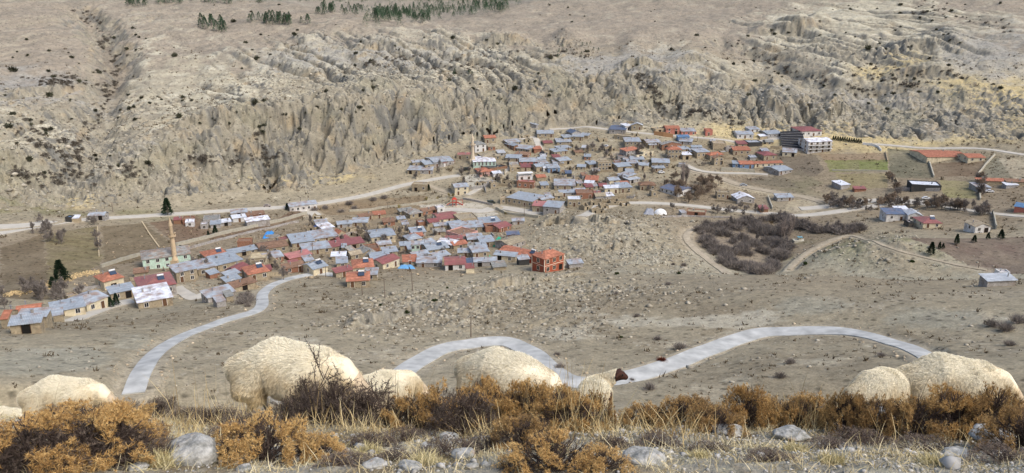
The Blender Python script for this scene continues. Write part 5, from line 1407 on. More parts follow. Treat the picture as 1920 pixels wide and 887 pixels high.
# ---------------------------------------------------------------- walls, fences
def wall_line(pts, h, t, mat, name, label, cat, group=None, step=2.0):
    w3 = np.array([place(u, v) for u, v in pts]); s = np.concatenate([[0], np.cumsum(np.hypot(*np.diff(w3[:, :2], axis=0).T))]); n = max(2, int(s[-1]/step)); tt = np.linspace(0, s[-1], n)
    P = np.stack([np.interp(tt, s, w3[:, 0]), np.interp(tt, s, w3[:, 1])], 1); T = np.gradient(P, axis=0); T /= np.linalg.norm(T, axis=1)[:, None]+1e-9; N_ = np.stack([-T[:, 1], T[:, 0]], 1)*t/2
    zz = np.array([ground_z(*p) for p in P]); hh = h*(1+np.array([random.uniform(-.12, .06) for _ in range(n)]))
    V = np.concatenate([np.c_[P-N_, zz-.6], np.c_[P-N_, zz+hh], np.c_[P+N_, zz+hh], np.c_[P+N_, zz-.6]]); o0 = V[0].copy(); V = V-o0
    Fc = []
    for i in range(n-1):
        for k in range(3): Fc.append([k*n+i, k*n+i+1, (k+1)*n+i+1, (k+1)*n+i][::-1])
    Fc += [[0, n, 2*n, 3*n], [4*n-1, 3*n-1, 2*n-1, n-1]]
    o = link(name, mesh_from(name, V, Fc, mat), None, o0); tag(o, label, cat, group); return o
WS, WG, WC = wallmat('stone'), wallmat('grey'), simple('pale_concrete_wall', (172, 166, 148), .85, .12, 1)
for pts, h, t, m, lab in [
  ([(190, 502), (230, 489), (262, 480)], 1.3, .5, WC, 'pale stream wall left of the green mosque'),
  ([(330, 462), (400, 444), (470, 428), (540, 412), (575, 402)], 1.4, .6, WC, 'long pale stream wall climbing from the minaret to the bridge'),
  ([(352, 468), (420, 449), (500, 430), (560, 417)], .9, .5, WG, 'lower stream wall facing the long pale one'),
  ([(655, 397), (720, 390), (780, 384), (838, 374)], 1.1, .4, WC, 'stream wall left of the playground'),
  ([(868, 374), (900, 380), (924, 386)], 1.0, .3, WG, 'railing wall right of the playground'),
  ([(930, 392), (950, 402), (990, 406), (1010, 408)], 1.2, .5, WC, 'pale parapet along the bridge street'),
  ([(266, 416), (280, 438), (298, 463)], .35, .4, simple('pale_path_wall', (190, 172, 138), .9), 'straight pale dividing wall crossing the left brown field'),
  ([(183, 425), (184, 452), (186, 482)], .3, .3, MATS['pale_path_wall'], 'narrow pale dividing strip standing left of the straight field wall'),
  ([(1740, 300), (1746, 318), (1751, 333)], 1.2, .5, WC, 'field wall at the left end of the long tiled barn'),
  ([(1865, 292), (1850, 308), (1834, 328)], 1.2, .5, WC, 'field wall running down right of the long tiled barn'),
  ([(1679, 336), (1684, 346), (1687, 357)], 1.2, .5, WS, 'short field wall left of the flat white building'),
  ([(1686, 358), (1720, 358), (1762, 359)], 1.6, .4, WG, 'grey wall below the flat white building'),
  ([(1836, 360), (1838, 376)], 1.2, .5, WC, 'short pale wall right of the tan field'),
  ([(1617, 271), (1635, 273), (1646, 276), (1652, 284)], 1.3, .3, simple('white_wall_paint', (214, 214, 210), .7), 'curved white wall right of the conifer hedge'),
  ([(1560, 320), (1600, 321), (1664, 322)], .8, .4, WC, 'low pale wall under the bright green field'),
  ([(1352, 320), (1390, 321), (1415, 323)], 1.8, .4, WC, 'pale retaining wall above the right village road'),
  ([(1340, 377), (1380, 381), (1410, 385)], 1.0, .4, WS, 'stone wall in front of the brown grove'),
  ([(1240, 408), (1290, 406), (1330, 408), (1370, 409)], .8, .4, WG, 'low wall behind the white tent and brick yard'),
  ([(860, 350), (880, 356), (905, 353), (925, 344)], 1.6, .5, WG, 'grey retaining wall below the pink house'),
  ([(1860, 400), (1864, 412), (1868, 430)], 1.6, .4, WC, 'pale wall at the right of the beige gabled shed'),
  ([(1226, 253), (1245, 256), (1262, 258)], 2.4, .5, simple('ochre_wall', (166, 128, 92), .9), 'tall ochre retaining wall under the salmon house'),
  ([(1440, 370), (1448, 392)], 1.2, .4, WC, 'pale yard wall beside the dark red yard'),
  ([(1660, 286), (1664, 303)], .9, .4, WS, 'stone wall at the top right of the bright green field')]:
    wall_line(pts, h, t, m, 'wall', lab, 'wall')
# yard walls and roofless ruins between the houses
rgv = random.Random(5); cl_ = [(600, 470, 150, 30), (780, 450, 120, 35), (440, 510, 90, 25), (960, 330, 60, 35), (1080, 330, 80, 50), (1180, 300, 90, 35), (1130, 370, 50, 15), (230, 550, 70, 12), (1370, 290, 70, 18)]
occ = [(H['o'].location.x, H['o'].location.y, max(H['w'], H['d'])*.55) for H in HOUSES]
def free(x, y, r_): return all((x-a)**2+(y-b)**2 > (c+r_)**2 for a, b, c in occ)
k = 0
while k < 85:
    c = rgv.choice(cl_); u, v = rgv.gauss(c[0], c[2]*.6), rgv.gauss(c[1], c[3]*.6); p = place(u, v); an = rgv.gauss(.25 if u < 700 else -.05, .2)+rgv.choice([0, 0, math.pi/2]); L_ = rgv.uniform(4, 11)
    q = p+np.array([math.cos(an), math.sin(an), 0])*L_; q2 = q+np.array([-math.sin(an), math.cos(an), 0])*rgv.uniform(2, 6)
    us = [project(*t) for t in (p, q, q2)]
    wall_line([(float(a_), float(b_)) for a_, b_ in us], rgv.uniform(.9, 1.7), .35, WS if rgv.random() < .75 else WG, 'yard_wall', 'low rough stone yard wall between the village houses', 'wall', 'stone yard walls', 1.2); k += 1
def ruin(p, w, d, h, yaw, label):
    rg = np.random.default_rng(int(abs(p[0])*100)); V = []; Fc = []
    per = [(-w/2, 0), (w/2, 0), (w/2, d), (-w/2, d)]; pts = []
    for i in range(4):
        a_, b_ = np.array(per[i]), np.array(per[(i+1) % 4]); n = max(2, int(np.linalg.norm(b_-a_)/.9))
        for t in range(n): pts.append(a_+(b_-a_)*t/n)
    n = len(pts); c = np.array([0, d/2]); hh = np.clip(h*(.7+.45*fbm(np.arange(n)/3.0, np.full(n, p[0]), 2, 9)*2), .3, h*1.15)
    for q in pts: V.append((q[0], q[1], -1.2))
    for q, z in zip(pts, hh): V.append((q[0], q[1], z))
    inn = [c+(q-c)*np.maximum(1-.35/np.maximum(np.abs(q-c), .4), .3) for q in pts]
    for q, z in zip(inn, hh): V.append((q[0], q[1], z-.05))
    for q in inn: V.append((q[0], q[1], -1.2))
    for i in range(n):
        j = (i+1) % n
        for k_ in range(3): Fc.append([k_*n+i, k_*n+j, (k_+1)*n+j, (k_+1)*n+i])
    root = bpy.data.objects.new('ruined_house', None); COL.objects.link(root); root.location = p; root.rotation_euler = (0, 0, yaw)
    link('wall', mesh_from('wall', V, Fc, WS), root)
    for k_ in range(max(1, int(w/2.6))): link('doorway' if k_ == 0 else 'window', box_me('opening', -.4, .4, -.04, .04, .3 if k_ else 0, 1.35, M_dark), root, (-w/2+w*(k_+.5)/max(1, int(w/2.6)), 0, 0))
    tag(root, label, 'ruin', 'roofless stone ruins')
k = 0; tr = 0
while k < 34 and tr < 3000:
    tr += 1; c = rgv.choice([(1010, 300, 60, 35), (1080, 350, 45, 25), (1130, 290, 60, 30), (1190, 275, 70, 20), (760, 440, 90, 30), (1120, 385, 30, 10), (480, 490, 80, 25), (930, 345, 30, 15), (640, 430, 60, 20)])
    p = place(rgv.gauss(c[0], c[2]*.6), rgv.gauss(c[1], c[3]*.6)); w = rgv.uniform(3.5, 7)
    if not free(p[0], p[1], w*.6): continue
    occ.append((p[0], p[1], w*.6)); ruin(p, w, rgv.uniform(3, 5), rgv.uniform(1.4, 2.6), rgv.gauss(0, .3), 'roofless tan stone ruin with crumbled wall tops between the village houses'); k += 1

# ---------------------------------------------------------------- poles, vehicles, playground, sheets
def crossarm(n=1):
    return multi_box('crossarm', [(-.7, .7, -.05, .05, -.06, .06, 0)]+[(x-.04, x+.04, -.04, .04, .06, .22, 0) for x in (-.6, 0, .6)], [M_pole])
XA = crossarm()
def pole(u, v, h, lab, lamp=False):
    p = place(u, v); root = bpy.data.objects.new('utility_pole', None); COL.objects.link(root); root.location = p; root.rotation_euler = (0, random.uniform(-.02, .02), random.uniform(-.6, .6))
    V = []; Fc = []; tube(V, Fc, [np.array([0, 0, -.5]), np.array([0, 0, h])], [.15, .09], 7); link('post', mesh_from('post', np.array(V), Fc, M_pole), root); link('crossarm', XA, root, (0, 0, h-.25)); tag(root, lab, 'utility pole', 'utility poles')
for u, v, h, lab in [(883, 632, 4.6, 'wooden pole standing above the middle bend of the concrete road'), (773.5, 545, 6.4, 'tallest wooden pole at the foot of the lower village'), (722, 559, 5.6, 'wooden pole between two others on the mid slope'), (679.5, 553, 3.6, 'short wooden pole left of two taller ones on the slope'),
   (212, 398, 4.5, 'pole above the cliff-foot road left of the minaret'), (564, 384, 4, 'pole behind the white roadside house'), (611, 520, 3.6, 'pole at the head of the concrete road'), (587, 480, 5, 'pole by the long red roof'), (932, 445, 4.6, 'pole beside the green netting'),
   (829, 384, 5.5, 'pole beside the red playground'), (983, 406, 5.5, 'pole in the pale bridge square'), (727, 392, 3.4, 'pole on the stream bank left of the playground'), (1834, 503, 2.8, 'lamp-like pole on the right field track'), (1105, 306, 3.4, 'pole on the middle lane of the upper village'),
   (868, 320, 4, 'pole left of the white-roofed mosque'), (1224, 330, 3.5, 'pole in front of the stone house below the brown lane'), (758, 486, 4, 'pole above the pale blue tarp'), (995, 492, 3.2, 'pole in front of the brick-red house'), (1308, 262, 3, 'pole by the upper road right of the salmon house')]: pole(u, v, h, lab)
def car(u, v, yaw, c, lab, van=False):
    p = place(u, v); root = bpy.data.objects.new('parked_van' if van else 'parked_car', None); COL.objects.link(root); root.location = p+np.array([0, 0, .05]); root.rotation_euler = (0, 0, yaw); s = .85; root.scale = (s, s, s)
    paint = simple('paint_%d_%d_%d' % c, c, .35, .03, 1, 0, spec=.5)
    prof = [(-2.1, .35), (-2.1, .85), (-1.9, 1.0), (-1.5, 1.05), (-1.2, 1.5), (.5, 1.55), (1.1, 1.05), (2.0, .9), (2.1, .6), (2.1, .35)] if not van else [(-2.3, .35), (-2.3, 1.9), (-2.1, 2.0), (1.2, 2.0), (1.8, 1.2), (2.3, 1.0), (2.35, .35)]
    n = len(prof); V = [(x, -.82, z) for x, z in prof]+[(x, .82, z) for x, z in prof]
    link('body', mesh_from('body', V, [[i, (i+1) % n, n+(i+1) % n, n+i][::-1] for i in range(n)]+[list(range(n)), [n+i for i in range(n)][::-1]], paint), root)
    gl = [(-1.1, 1.1, 1.45), (.9, 1.1, 1.45)] if not van else [(.2, 1.25, 1.85), (1.3, 1.25, 1.85)]
    zz = gl[0]; link('side_window', multi_box('side_window', [(gl[0][0], gl[1][0]-.4, -.84, -.81, zz[1], zz[2], 0), (gl[0][0], gl[1][0]-.4, .81, .84, zz[1], zz[2], 0)], [M_glass]), root)
    for x in (-1.35, 1.35):
        for y in (-.78, .78):
            V = []; Fc = []; tube(V, Fc, [np.array([x, y-.1, .33]), np.array([x, y+.1, .33])], [.34, .34], 12); Fc += [list(range(12)), list(range(12, 24))[::-1]]; link('wheel', mesh_from('wheel', np.array(V), Fc, MATS['black_iron']), root)
    tag(root, lab, 'van' if van else 'car', 'vehicles parked in the village')
car(875, 319.5, .3, (48, 52, 50), 'dark green van parked left of the white-roofed mosque', True); car(921, 382, .2, (52, 60, 56), 'dark truck parked on the road right of the playground', True); car(1042, 325, .1, (40, 40, 44), 'black car parked below the blue house')
car(1240, 325, .3, (210, 210, 208), 'white car parked on the street left of the poplars'); car(1394, 349, -.1, (160, 164, 166), 'silver car on the dirt road above the white-gabled hall'); car(501, 388, .1, (150, 140, 132), 'beige car on the cliff-foot road left of the white house')
car(1736, 374, -.1, (206, 206, 204), 'white car on the right valley road'); car(1855, 361, -.2, (214, 214, 212), 'white car in the yard of the far right farm'); car(1018, 291, -.2, (56, 58, 66), 'dark truck under the upper street of the upper village', True); car(1137, 276, -.3, (204, 204, 204), 'white car in the ruins of the upper village')
# playground
def playground():
    p = place(852, 385); root = bpy.data.objects.new('playground_slide', None); COL.objects.link(root); root.location = p; red = simple('red_plastic', (186, 62, 44), .5, .05, 1, 0)
    for x in (-.8, .8):
        for y in (-.8, .8): link('post', box_me('post', x-.08, x+.08, y-.08, y+.08, -.3, 3.2, red), root)
    link('deck', box_me('deck', -.95, .95, -.95, .95, 1.5, 1.62, red), root)
    link('roof', mesh_from('roof', [(-1.2, -1.2, 3.1), (1.2, -1.2, 3.1), (1.2, 1.2, 3.1), (-1.2, 1.2, 3.1), (0, 0, 4.3)], [[0, 1, 4], [1, 2, 4], [2, 3, 4], [3, 0, 4], [3, 2, 1, 0]], red), root)
    link('slide', mesh_from('slide', [(.95, -.4, 1.6), (.95, .4, 1.6), (4.2, .4, .1), (4.2, -.4, .1), (.95, -.45, 1.85), (4.2, -.45, .35), (.95, .45, 1.85), (4.2, .45, .35)], [[0, 3, 2, 1], [0, 4, 5, 3], [1, 2, 7, 6], [0, 1, 2, 3]], red), root)
    link('slide', mesh_from('slide', [(-.95, -.4, 1.6), (-.95, .4, 1.6), (-3.8, .4, .1), (-3.8, -.4, .1), (-.95, -.45, 1.85), (-3.8, -.45, .35), (-.95, .45, 1.85), (-3.8, .45, .35)], [[0, 1, 2, 3], [0, 3, 5, 4], [1, 6, 7, 2]], red), root)
    tag(root, 'red playground slide tower standing on the pale square by the stream', 'playground')
    # swing frame beside it
    p = place(862, 384); r2 = bpy.data.objects.new('swing_frame', None); COL.objects.link(r2); r2.location = p; V = []; Fc = []
    for x in (-1.5, 1.5):
        for y in (-.9, .9): tube(V, Fc, [np.array([x, y, -.2]), np.array([x, 0, 2.4])], [.08, .08], 5)
    tube(V, Fc, [np.array([-1.6, 0, 2.4]), np.array([1.6, 0, 2.4])], [.08, .08], 5); link('frame', mesh_from('frame', np.array(V), Fc, red), r2)
    for x in (-.6, .6): link('seat', box_me('seat', x-.25, x+.25, -.12, .12, .5, .56, M_wood), r2); 
    tag(r2, 'small red swing frame right of the playground slide tower', 'swing')
playground()
def sheet(pts, hgt, c, lab, name='tarp', cat='tarp', seed=1, amp=.35):
    w3 = np.array([place(u, v) for u, v in pts]); o0 = w3.mean(0); n = 14; V = []
    for i in range(n):
        for j in range(n):
            s, t = i/(n-1), j/(n-1); q = (w3[0]*(1-s)+w3[1]*s)*(1-t)+(w3[3]*(1-s)+w3[2]*s)*t
            e = min(s, 1-s, t, 1-t); V.append(q-o0+np.array([0, 0, .1+hgt*min(1, e*5)+amp*float(perlin(np.array([s*5]), np.array([t*4+seed]), 44)[0])*min(1, e*6)]))
    Fc = [[i*n+j, (i+1)*n+j, (i+1)*n+j+1, i*n+j+1] for i in range(n-1) for j in range(n-1)]
    b = len(V); V += [v-np.array([0, 0, .04]) for v in V]; Fc += [[q+b for q in f][::-1] for f in Fc]
    o = link(name, mesh_from(name, np.array(V), Fc, simple('sheet_%d_%d_%d' % c, c, .5, .1, 2, 0), True), None, o0); tag(o, lab, cat)
sheet([(492, 448), (512, 446), (514, 436), (498, 438)], 1.2, (60, 140, 206), 'bright blue tarp spread over rubble beside the stream wall')
sheet([(745, 504), (779, 505), (774, 498), (750, 498)], .5, (110, 168, 210), 'pale blue tarp lying on bare ground below the lower village')
sheet([(924, 463), (932, 463), (940, 446), (934, 445)], 1.0, (52, 164, 128), 'green netting stretched down the lane left of the brick-red house')
sheet([(910, 484), (920, 482), (916, 478), (910, 479)], .6, (60, 170, 130), 'small piece of green netting below the larger one', seed=3)
sheet([(585, 433), (604, 431), (602, 425), (586, 427)], 1.1, (44, 78, 140), 'dark blue tarp on a shed roof above the long blue roofs')
def dome_tent():
    p = place(1238, 401); V = []; Fc = []; n, m = 16, 6
    for i in range(m+1):
        for j in range(n): t = math.pi/2*i/m; q = 2*math.pi*j/n; V.append((3.0*math.cos(t)*math.cos(q), 2.2*math.cos(t)*math.sin(q), -.2+2.6*math.sin(t)))
    for i in range(m):
        for j in range(n): Fc.append([i*n+j, i*n+(j+1) % n, (i+1)*n+(j+1) % n, (i+1)*n+j])
    tag(link('tent', mesh_from('tent', V, Fc, M_white, True), None, p), 'white domed tent beside the valley road', 'tent')
dome_tent()
sheet([(1206, 402), (1226, 404), (1226, 394), (1212, 392)], 1.0, (150, 152, 156), 'grey heap covered with sheeting left of the white tent', 'heap', 'heap', 6, .5)
# bright spring monument on the knoll
p = place(1499, 452); r_ = bpy.data.objects.new('fountain', None); COL.objects.link(r_); r_.location = p
link('basin', box_me('basin', -2.6, 2.6, -1.6, 1.6, -.5, .5, WC), r_); link('roof', box_me('roof', -1.0, 1.0, -.8, .8, 1.6, 1.8, simple('teal_paint', (110, 150, 160), .6)), r_); link('pillar', box_me('pillar', -.6, .6, -.5, .5, .5, 1.6, WC), r_)
tag(r_, 'small pale roadside fountain with a teal top between the orchard and the grey knoll', 'fountain')

# ---------------------------------------------------------------- loose rock as ground cover (scree and rubble)
def rock_unit(rg):
    V = np.array([(1, 0, 0), (-1, 0, 0), (0, 1, 0), (0, -1, 0), (0, 0, 1), (0, 0, -1), (.7, .7, .3), (-.7, .7, .2), (.7, -.7, .3), (-.7, -.7, .2)])*rg.uniform(.7, 1.15, (10, 1)); return V
_rf = np.array([[4, 0, 6], [4, 6, 2], [4, 2, 7], [4, 7, 1], [4, 1, 9], [4, 9, 3], [4, 3, 8], [4, 8, 0], [0, 5, 6], [6, 5, 2], [2, 5, 7], [7, 5, 1], [1, 5, 9], [9, 5, 3], [3, 5, 8], [8, 5, 0]])
def scatter_rocks(name, XY, size, mat, label, zoff=.15, ZZ=None):
    rg = np.random.default_rng(len(XY)); n = len(XY); V = np.empty((n, 10, 3)); 
    U_ = [rock_unit(rg) for _ in range(12)]
    zs = np.array([ground_z(x, y) for x, y in XY])
    for i in range(n):
        a = rg.uniform(0, 6.28); c, s = math.cos(a), math.sin(a); v = U_[i % 12]*size[i]*[1, .8, .6]
        V[i, :, 0] = v[:, 0]*c-v[:, 1]*s+XY[i][0]; V[i, :, 1] = v[:, 0]*s+v[:, 1]*c+XY[i][1]; V[i, :, 2] = v[:, 2]+zs[i]+size[i]*zoff
    Fq_ = (_rf[None]+10*np.arange(n)[:, None, None]).reshape(-1, 3)
    o = link(name, mesh_from(name, V.reshape(-1, 3), Fq_, mat)); tag(o, label, kind='stuff'); return o
def gm(name, c, lo=.7, hi=1.25, sc=1.3):
    m = simple(name, c, .92, .22, sc, 0, spec=.15)
    N, L = m.node_tree.nodes, m.node_tree.links; B = N['Principled BSDF']; geo = N.new('ShaderNodeNewGeometry'); mr = N.new('ShaderNodeMapRange'); mr.inputs[3].default_value = lo; mr.inputs[4].default_value = hi
    L.new(geo.outputs['Random Per Island'], mr.inputs[0]); src = B.inputs['Base Color'].links[0].from_socket; vm = N.new('ShaderNodeVectorMath'); vm.operation = 'SCALE'; L.new(src, vm.inputs[0]); L.new(mr.outputs[0], vm.inputs['Scale']); L.new(vm.outputs[0], B.inputs['Base Color']); return m
rg0 = np.random.default_rng(77)
def sample_mask(mask, n, rmax=700, rmin=110):
    j = rg0.integers(0, NF, n*12); i = rg0.integers(np.searchsorted(r, rmin), np.searchsorted(r, rmax), n*12)
    k = rg0.random(n*12) < mask[i, j]; i, j = i[k][:n], j[k][:n]
    R_ = r[i]+rg0.uniform(-.4, .4, len(i)); A_ = az[j]+rg0.uniform(-.0008, .0008, len(i)); return np.stack([R_*np.sin(A_), R_*np.cos(A_)], 1), R_
msk = np.clip(rocky*(1-soft)*.8+(Rg < 250)*.035*sstep(-.2, .4, n2)+cl*0, 0, 1)*(roadmask < .2)
XY, R_ = sample_mask(msk, 11000, 560); scatter_rocks('scree', XY, rg0.gamma(2.2, .085, len(XY))*(1+R_/350), gm('scree_stone', (168, 160, 142)), 'pale loose rocks strewn over the rocky slopes')
vil = blobs([(600, 470, 330, 42), (850, 450, 170, 40), (1130, 310, 260, 60), (300, 540, 230, 20)])*(roadmask < .3)
XY, R_ = sample_mask(vil*.8, 7000, 500, 220); scatter_rocks('rubble', XY, rg0.gamma(2.2, .12, len(XY)), gm('village_rubble', (158, 142, 116), .55, 1.35), 'stone rubble strewn between the village houses')
edge = (roadmask > .05)*(roadmask < .75)*.8
XY, R_ = sample_mask(edge, 2500, 260); scatter_rocks('roadside_rubble', XY, rg0.gamma(2, .09, len(XY)), gm('roadside_stone', (182, 166, 140)), 'small pale stones thrown up along the road edges')
# heaps of cut stone at the left edge of the village
XY = []
for u, v in along([(10, 552), (60, 545), (110, 530), (150, 515), (185, 510)], 900, 4): 
    p = place(u, v); XY.append(p[:2])
scatter_rocks('stone_heap', np.array(XY), rg0.uniform(.2, .45, len(XY)), gm('cut_stone', (190, 166, 122)), 'long heap of tan building stone along the left field edge')
# low tufts and dwarf shrubs over the open slopes: grass cover
def tufts(name, XY, s, mat, label, per=7):
    n = len(XY); rg = np.random.default_rng(n+3); zs = np.array([ground_z(x, y) for x, y in XY]); P = np.repeat(np.c_[XY, zs], per, 0)+rg.normal(size=(n*per, 3))*np.repeat(s, per)[:, None]*[.3, .3, 0]
    D = rg.normal(size=(n*per, 3))*.6+[0, 0, .9]; D /= np.linalg.norm(D, axis=1)[:, None]; V = []; Fc = []; blades(V, Fc, P, D, np.repeat(s, per)*rg.uniform(.6, 1.2, n*per), np.repeat(s, per)*.35, rg)
    o = link(name, mesh_from(name, np.array(V), np.array(Fc), mat)); tag(o, label, kind='stuff')
XY, R_ = sample_mask((1-soft*.7)*np.clip(.25+n2+.8*n1, .02, 1)*np.where(Rg < 330, .45, 1)*(roadmask < .1)*(slope < 1.2), 15000, 640); tufts('dry_tufts', XY, rg0.gamma(2.6, .10, len(XY))*(.7+R_/330), leafmat('dark_dry_tufts', (96, 84, 66), 0), 'low dark dry tufts over the hillsides')
# ---------------------------------------------------------------- sheep
def sheep_mesh(head_up=False):
    P = {'pel': (-.42, 0, .54, .25), 'loin': (-.22, 0, .55, .28), 'mid': (.0, 0, .54, .285), 'chest': (.24, 0, .54, .265), 'neck': (.44, 0, .50, .18)}
    if head_up: P.update({'n2': (.50, -.16, .62, .10), 'head': (.53, -.32, .69, .078), 'muz': (.55, -.40, .64, .055), 'nose': (.56, -.445, .605, .042)})
    else: P.update({'n2': (.58, 0, .40, .10), 'head': (.66, 0, .27, .085), 'muz': (.74, 0, .15, .055), 'nose': (.775, 0, .095, .038)})
    hx, hz = P['head'][0], P['head'][2]
    if head_up: P.update({'earL0': (hx+.085, P['head'][1]+.02, hz+.03, .03), 'earL': (hx+.17, P['head'][1]+.05, hz, .018), 'earR0': (hx-.085, P['head'][1]+.02, hz+.03, .03), 'earR': (hx-.17, P['head'][1]+.05, hz, .018)})
    else: P.update({'earL0': (hx-.02, .085, hz+.03, .03), 'earL': (hx-.05, .17, hz-.01, .018), 'earR0': (hx-.02, -.085, hz+.03, .03), 'earR': (hx-.05, -.17, hz-.01, .018)})
    P.update({ 'tail': (-.555, 0, .50, .13), 'tail2': (-.585, 0, .40, .09)})
    for s, n in ((1, 'L'), (-1, 'R')):
        P['hip'+n] = (-.38, s*.14, .38, .165); P['stf'+n] = (-.30, s*.16, .31, .065); P['hoc'+n] = (-.42, s*.15, .19, .033); P['hfo'+n] = (-.40, s*.15, .04, .026); P['hof'+n] = (-.37, s*.15, .0, .03)
        P['sho'+n] = (.26, s*.13, .38, .14); P['kne'+n] = (.29, s*.14, .22, .038); P['ffo'+n] = (.28, s*.14, .04, .026); P['fof'+n] = (.31, s*.14, .0, .03)
    E = [('pel', 'loin'), ('loin', 'mid'), ('mid', 'chest'), ('chest', 'neck'), ('neck', 'n2'), ('n2', 'head'), ('head', 'muz'), ('muz', 'nose'), ('head', 'earL0'), ('earL0', 'earL'), ('head', 'earR0'), ('earR0', 'earR'), ('pel', 'tail'), ('tail', 'tail2')]
    for n in 'LR': E += [('pel', 'hip'+n), ('hip'+n, 'stf'+n), ('stf'+n, 'hoc'+n), ('hoc'+n, 'hfo'+n), ('hfo'+n, 'hof'+n), ('chest', 'sho'+n), ('sho'+n, 'kne'+n), ('kne'+n, 'ffo'+n), ('ffo'+n, 'fof'+n)]
    ks = list(P); me = bpy.data.meshes.new('skel'); me.from_pydata([P[k][:3] for k in ks], [(ks.index(a), ks.index(b)) for a, b in E], [])
    o = bpy.data.objects.new('skel', me); COL.objects.link(o)
    md = o.modifiers.new('s', 'SKIN'); sk = me.skin_vertices[0].data
    for i, k in enumerate(ks): sk[i].radius = (P[k][3], P[k][3]); sk[i].use_root = (k == 'pel')
    md.use_smooth_shade = True; o.modifiers.new('d', 'SUBSURF').levels = 3; sm = o.modifiers.new('m', 'SMOOTH'); sm.factor = .5; sm.iterations = 7
    bpy.context.view_layer.update(); dg = bpy.context.evaluated_depsgraph_get(); em = bpy.data.meshes.new_from_object(o.evaluated_get(dg)); bpy.data.objects.remove(o); 
    n = len(em.vertices); co = np.empty(n*3, np.float32); em.vertices.foreach_get('co', co); co = co.reshape(-1, 3)
    em.vertices.foreach_set('co', co.ravel()); em.name = 'sheep'; return em
def face_samples(em, n, rg, keepf):
    em.calc_loop_triangles(); T = np.empty(len(em.loop_triangles)*3, np.int32); em.loop_triangles.foreach_get('vertices', T); T = T.reshape(-1, 3)
    co = np.empty(len(em.vertices)*3, np.float32); em.vertices.foreach_get('co', co); co = co.reshape(-1, 3)
    A, B, C_ = co[T[:, 0]], co[T[:, 1]], co[T[:, 2]]; N_ = np.cross(B-A, C_-A); ar = np.linalg.norm(N_, axis=1); c = (A+B+C_)/3; k = keepf(c)
    pr = ar*k; pr /= pr.sum(); i = rg.choice(len(T), n, p=pr); u, v = rg.random(n), rg.random(n); f = u+v > 1; u[f], v[f] = 1-u[f], 1-v[f]
    return A[i]+(B[i]-A[i])*u[:, None]+(C_[i]-A[i])*v[:, None], N_[i]/(ar[i][:, None]+1e-12)
def fleece(em, seed, head_up, n=80000):
    from mathutils.kdtree import KDTree
    rg = np.random.default_rng(seed)
    kf = lambda c: ((c[:, 2] > .27) & (c[:, 1] > (-.25 if head_up else -9)) & (c[:, 0] < .60) & ~((c[:, 2] < .42) & (np.abs(c[:, 0]-.28) < .12) & (c[:, 2] < .32))).astype(float)
    P, N_ = face_samples(em, n, rg, kf)
    low = perlin(P[:, 0]*5+seed, P[:, 2]*5+P[:, 1]*3, 3); low2 = perlin(P[:, 0]*4+9, P[:, 2]*4-P[:, 1]*3+seed, 5)
    Lg = (.042+.012*low+.03*np.clip(.6-P[:, 2], 0, .4))*rg.uniform(.7, 1.25, n)
    D = N_*.33+np.stack([-.42+.35*low2, .1*low, np.full(n, -.6)+.3*low], 1)+rg.normal(size=(n, 3))*.09
    D[:, 2] += .35*np.clip(N_[:, 2], 0, 1); D /= np.linalg.norm(D, axis=1)[:, None]
    nc = 5200; kd = KDTree(nc); ci = rg.choice(n, nc, False)
    for q, i in enumerate(ci): kd.insert(P[i], q)
    kd.balance(); tgt = np.empty((n, 3)); 
    for i in range(n):
        _, q, _ = kd.find(P[i]); j = ci[q]; tgt[i] = P[j]+D[j]*Lg[j]*1.15
    T = P+D*Lg[:, None]; T = T*.80+tgt*.20+rg.normal(size=(n, 3))*.003; M_ = P*.5+T*.5+N_*.008
    S_ = np.cross(D, rg.normal(size=(n, 3))); S_ /= np.linalg.norm(S_, axis=1)[:, None]+1e-9; w = rg.uniform(.0011, .0024, n)[:, None]
    V = np.stack([P-S_*w-N_*.004, P+S_*w-N_*.004, M_+S_*w*.8, M_-S_*w*.8, T], 1).reshape(-1, 3); b = np.arange(n)[:, None]*5
    Fq_ = np.concatenate([b+[0, 1, 2], b+[0, 2, 3], b+[3, 2, 4]], 0)
    return mesh_from('fleece', V, Fq_)
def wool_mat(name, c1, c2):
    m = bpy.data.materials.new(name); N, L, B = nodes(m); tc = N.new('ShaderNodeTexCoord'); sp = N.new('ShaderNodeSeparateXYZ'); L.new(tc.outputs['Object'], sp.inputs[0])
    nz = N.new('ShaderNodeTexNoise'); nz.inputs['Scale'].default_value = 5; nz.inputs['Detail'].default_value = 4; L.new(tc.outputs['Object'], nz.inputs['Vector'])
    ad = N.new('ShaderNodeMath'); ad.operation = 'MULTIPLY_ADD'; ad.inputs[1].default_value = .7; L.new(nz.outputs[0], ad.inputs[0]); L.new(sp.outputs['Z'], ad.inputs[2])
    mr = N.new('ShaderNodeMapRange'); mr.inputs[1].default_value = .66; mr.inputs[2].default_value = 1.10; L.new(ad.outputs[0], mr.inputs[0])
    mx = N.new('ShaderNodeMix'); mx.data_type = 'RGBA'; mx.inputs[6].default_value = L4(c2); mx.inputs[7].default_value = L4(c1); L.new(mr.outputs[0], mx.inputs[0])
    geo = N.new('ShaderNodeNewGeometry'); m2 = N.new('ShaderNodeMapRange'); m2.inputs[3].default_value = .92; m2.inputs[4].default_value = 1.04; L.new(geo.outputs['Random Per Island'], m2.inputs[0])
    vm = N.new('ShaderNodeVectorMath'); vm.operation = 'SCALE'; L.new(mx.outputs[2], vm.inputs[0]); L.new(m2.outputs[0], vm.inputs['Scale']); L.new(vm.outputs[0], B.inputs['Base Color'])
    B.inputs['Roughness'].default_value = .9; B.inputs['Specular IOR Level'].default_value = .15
    return m
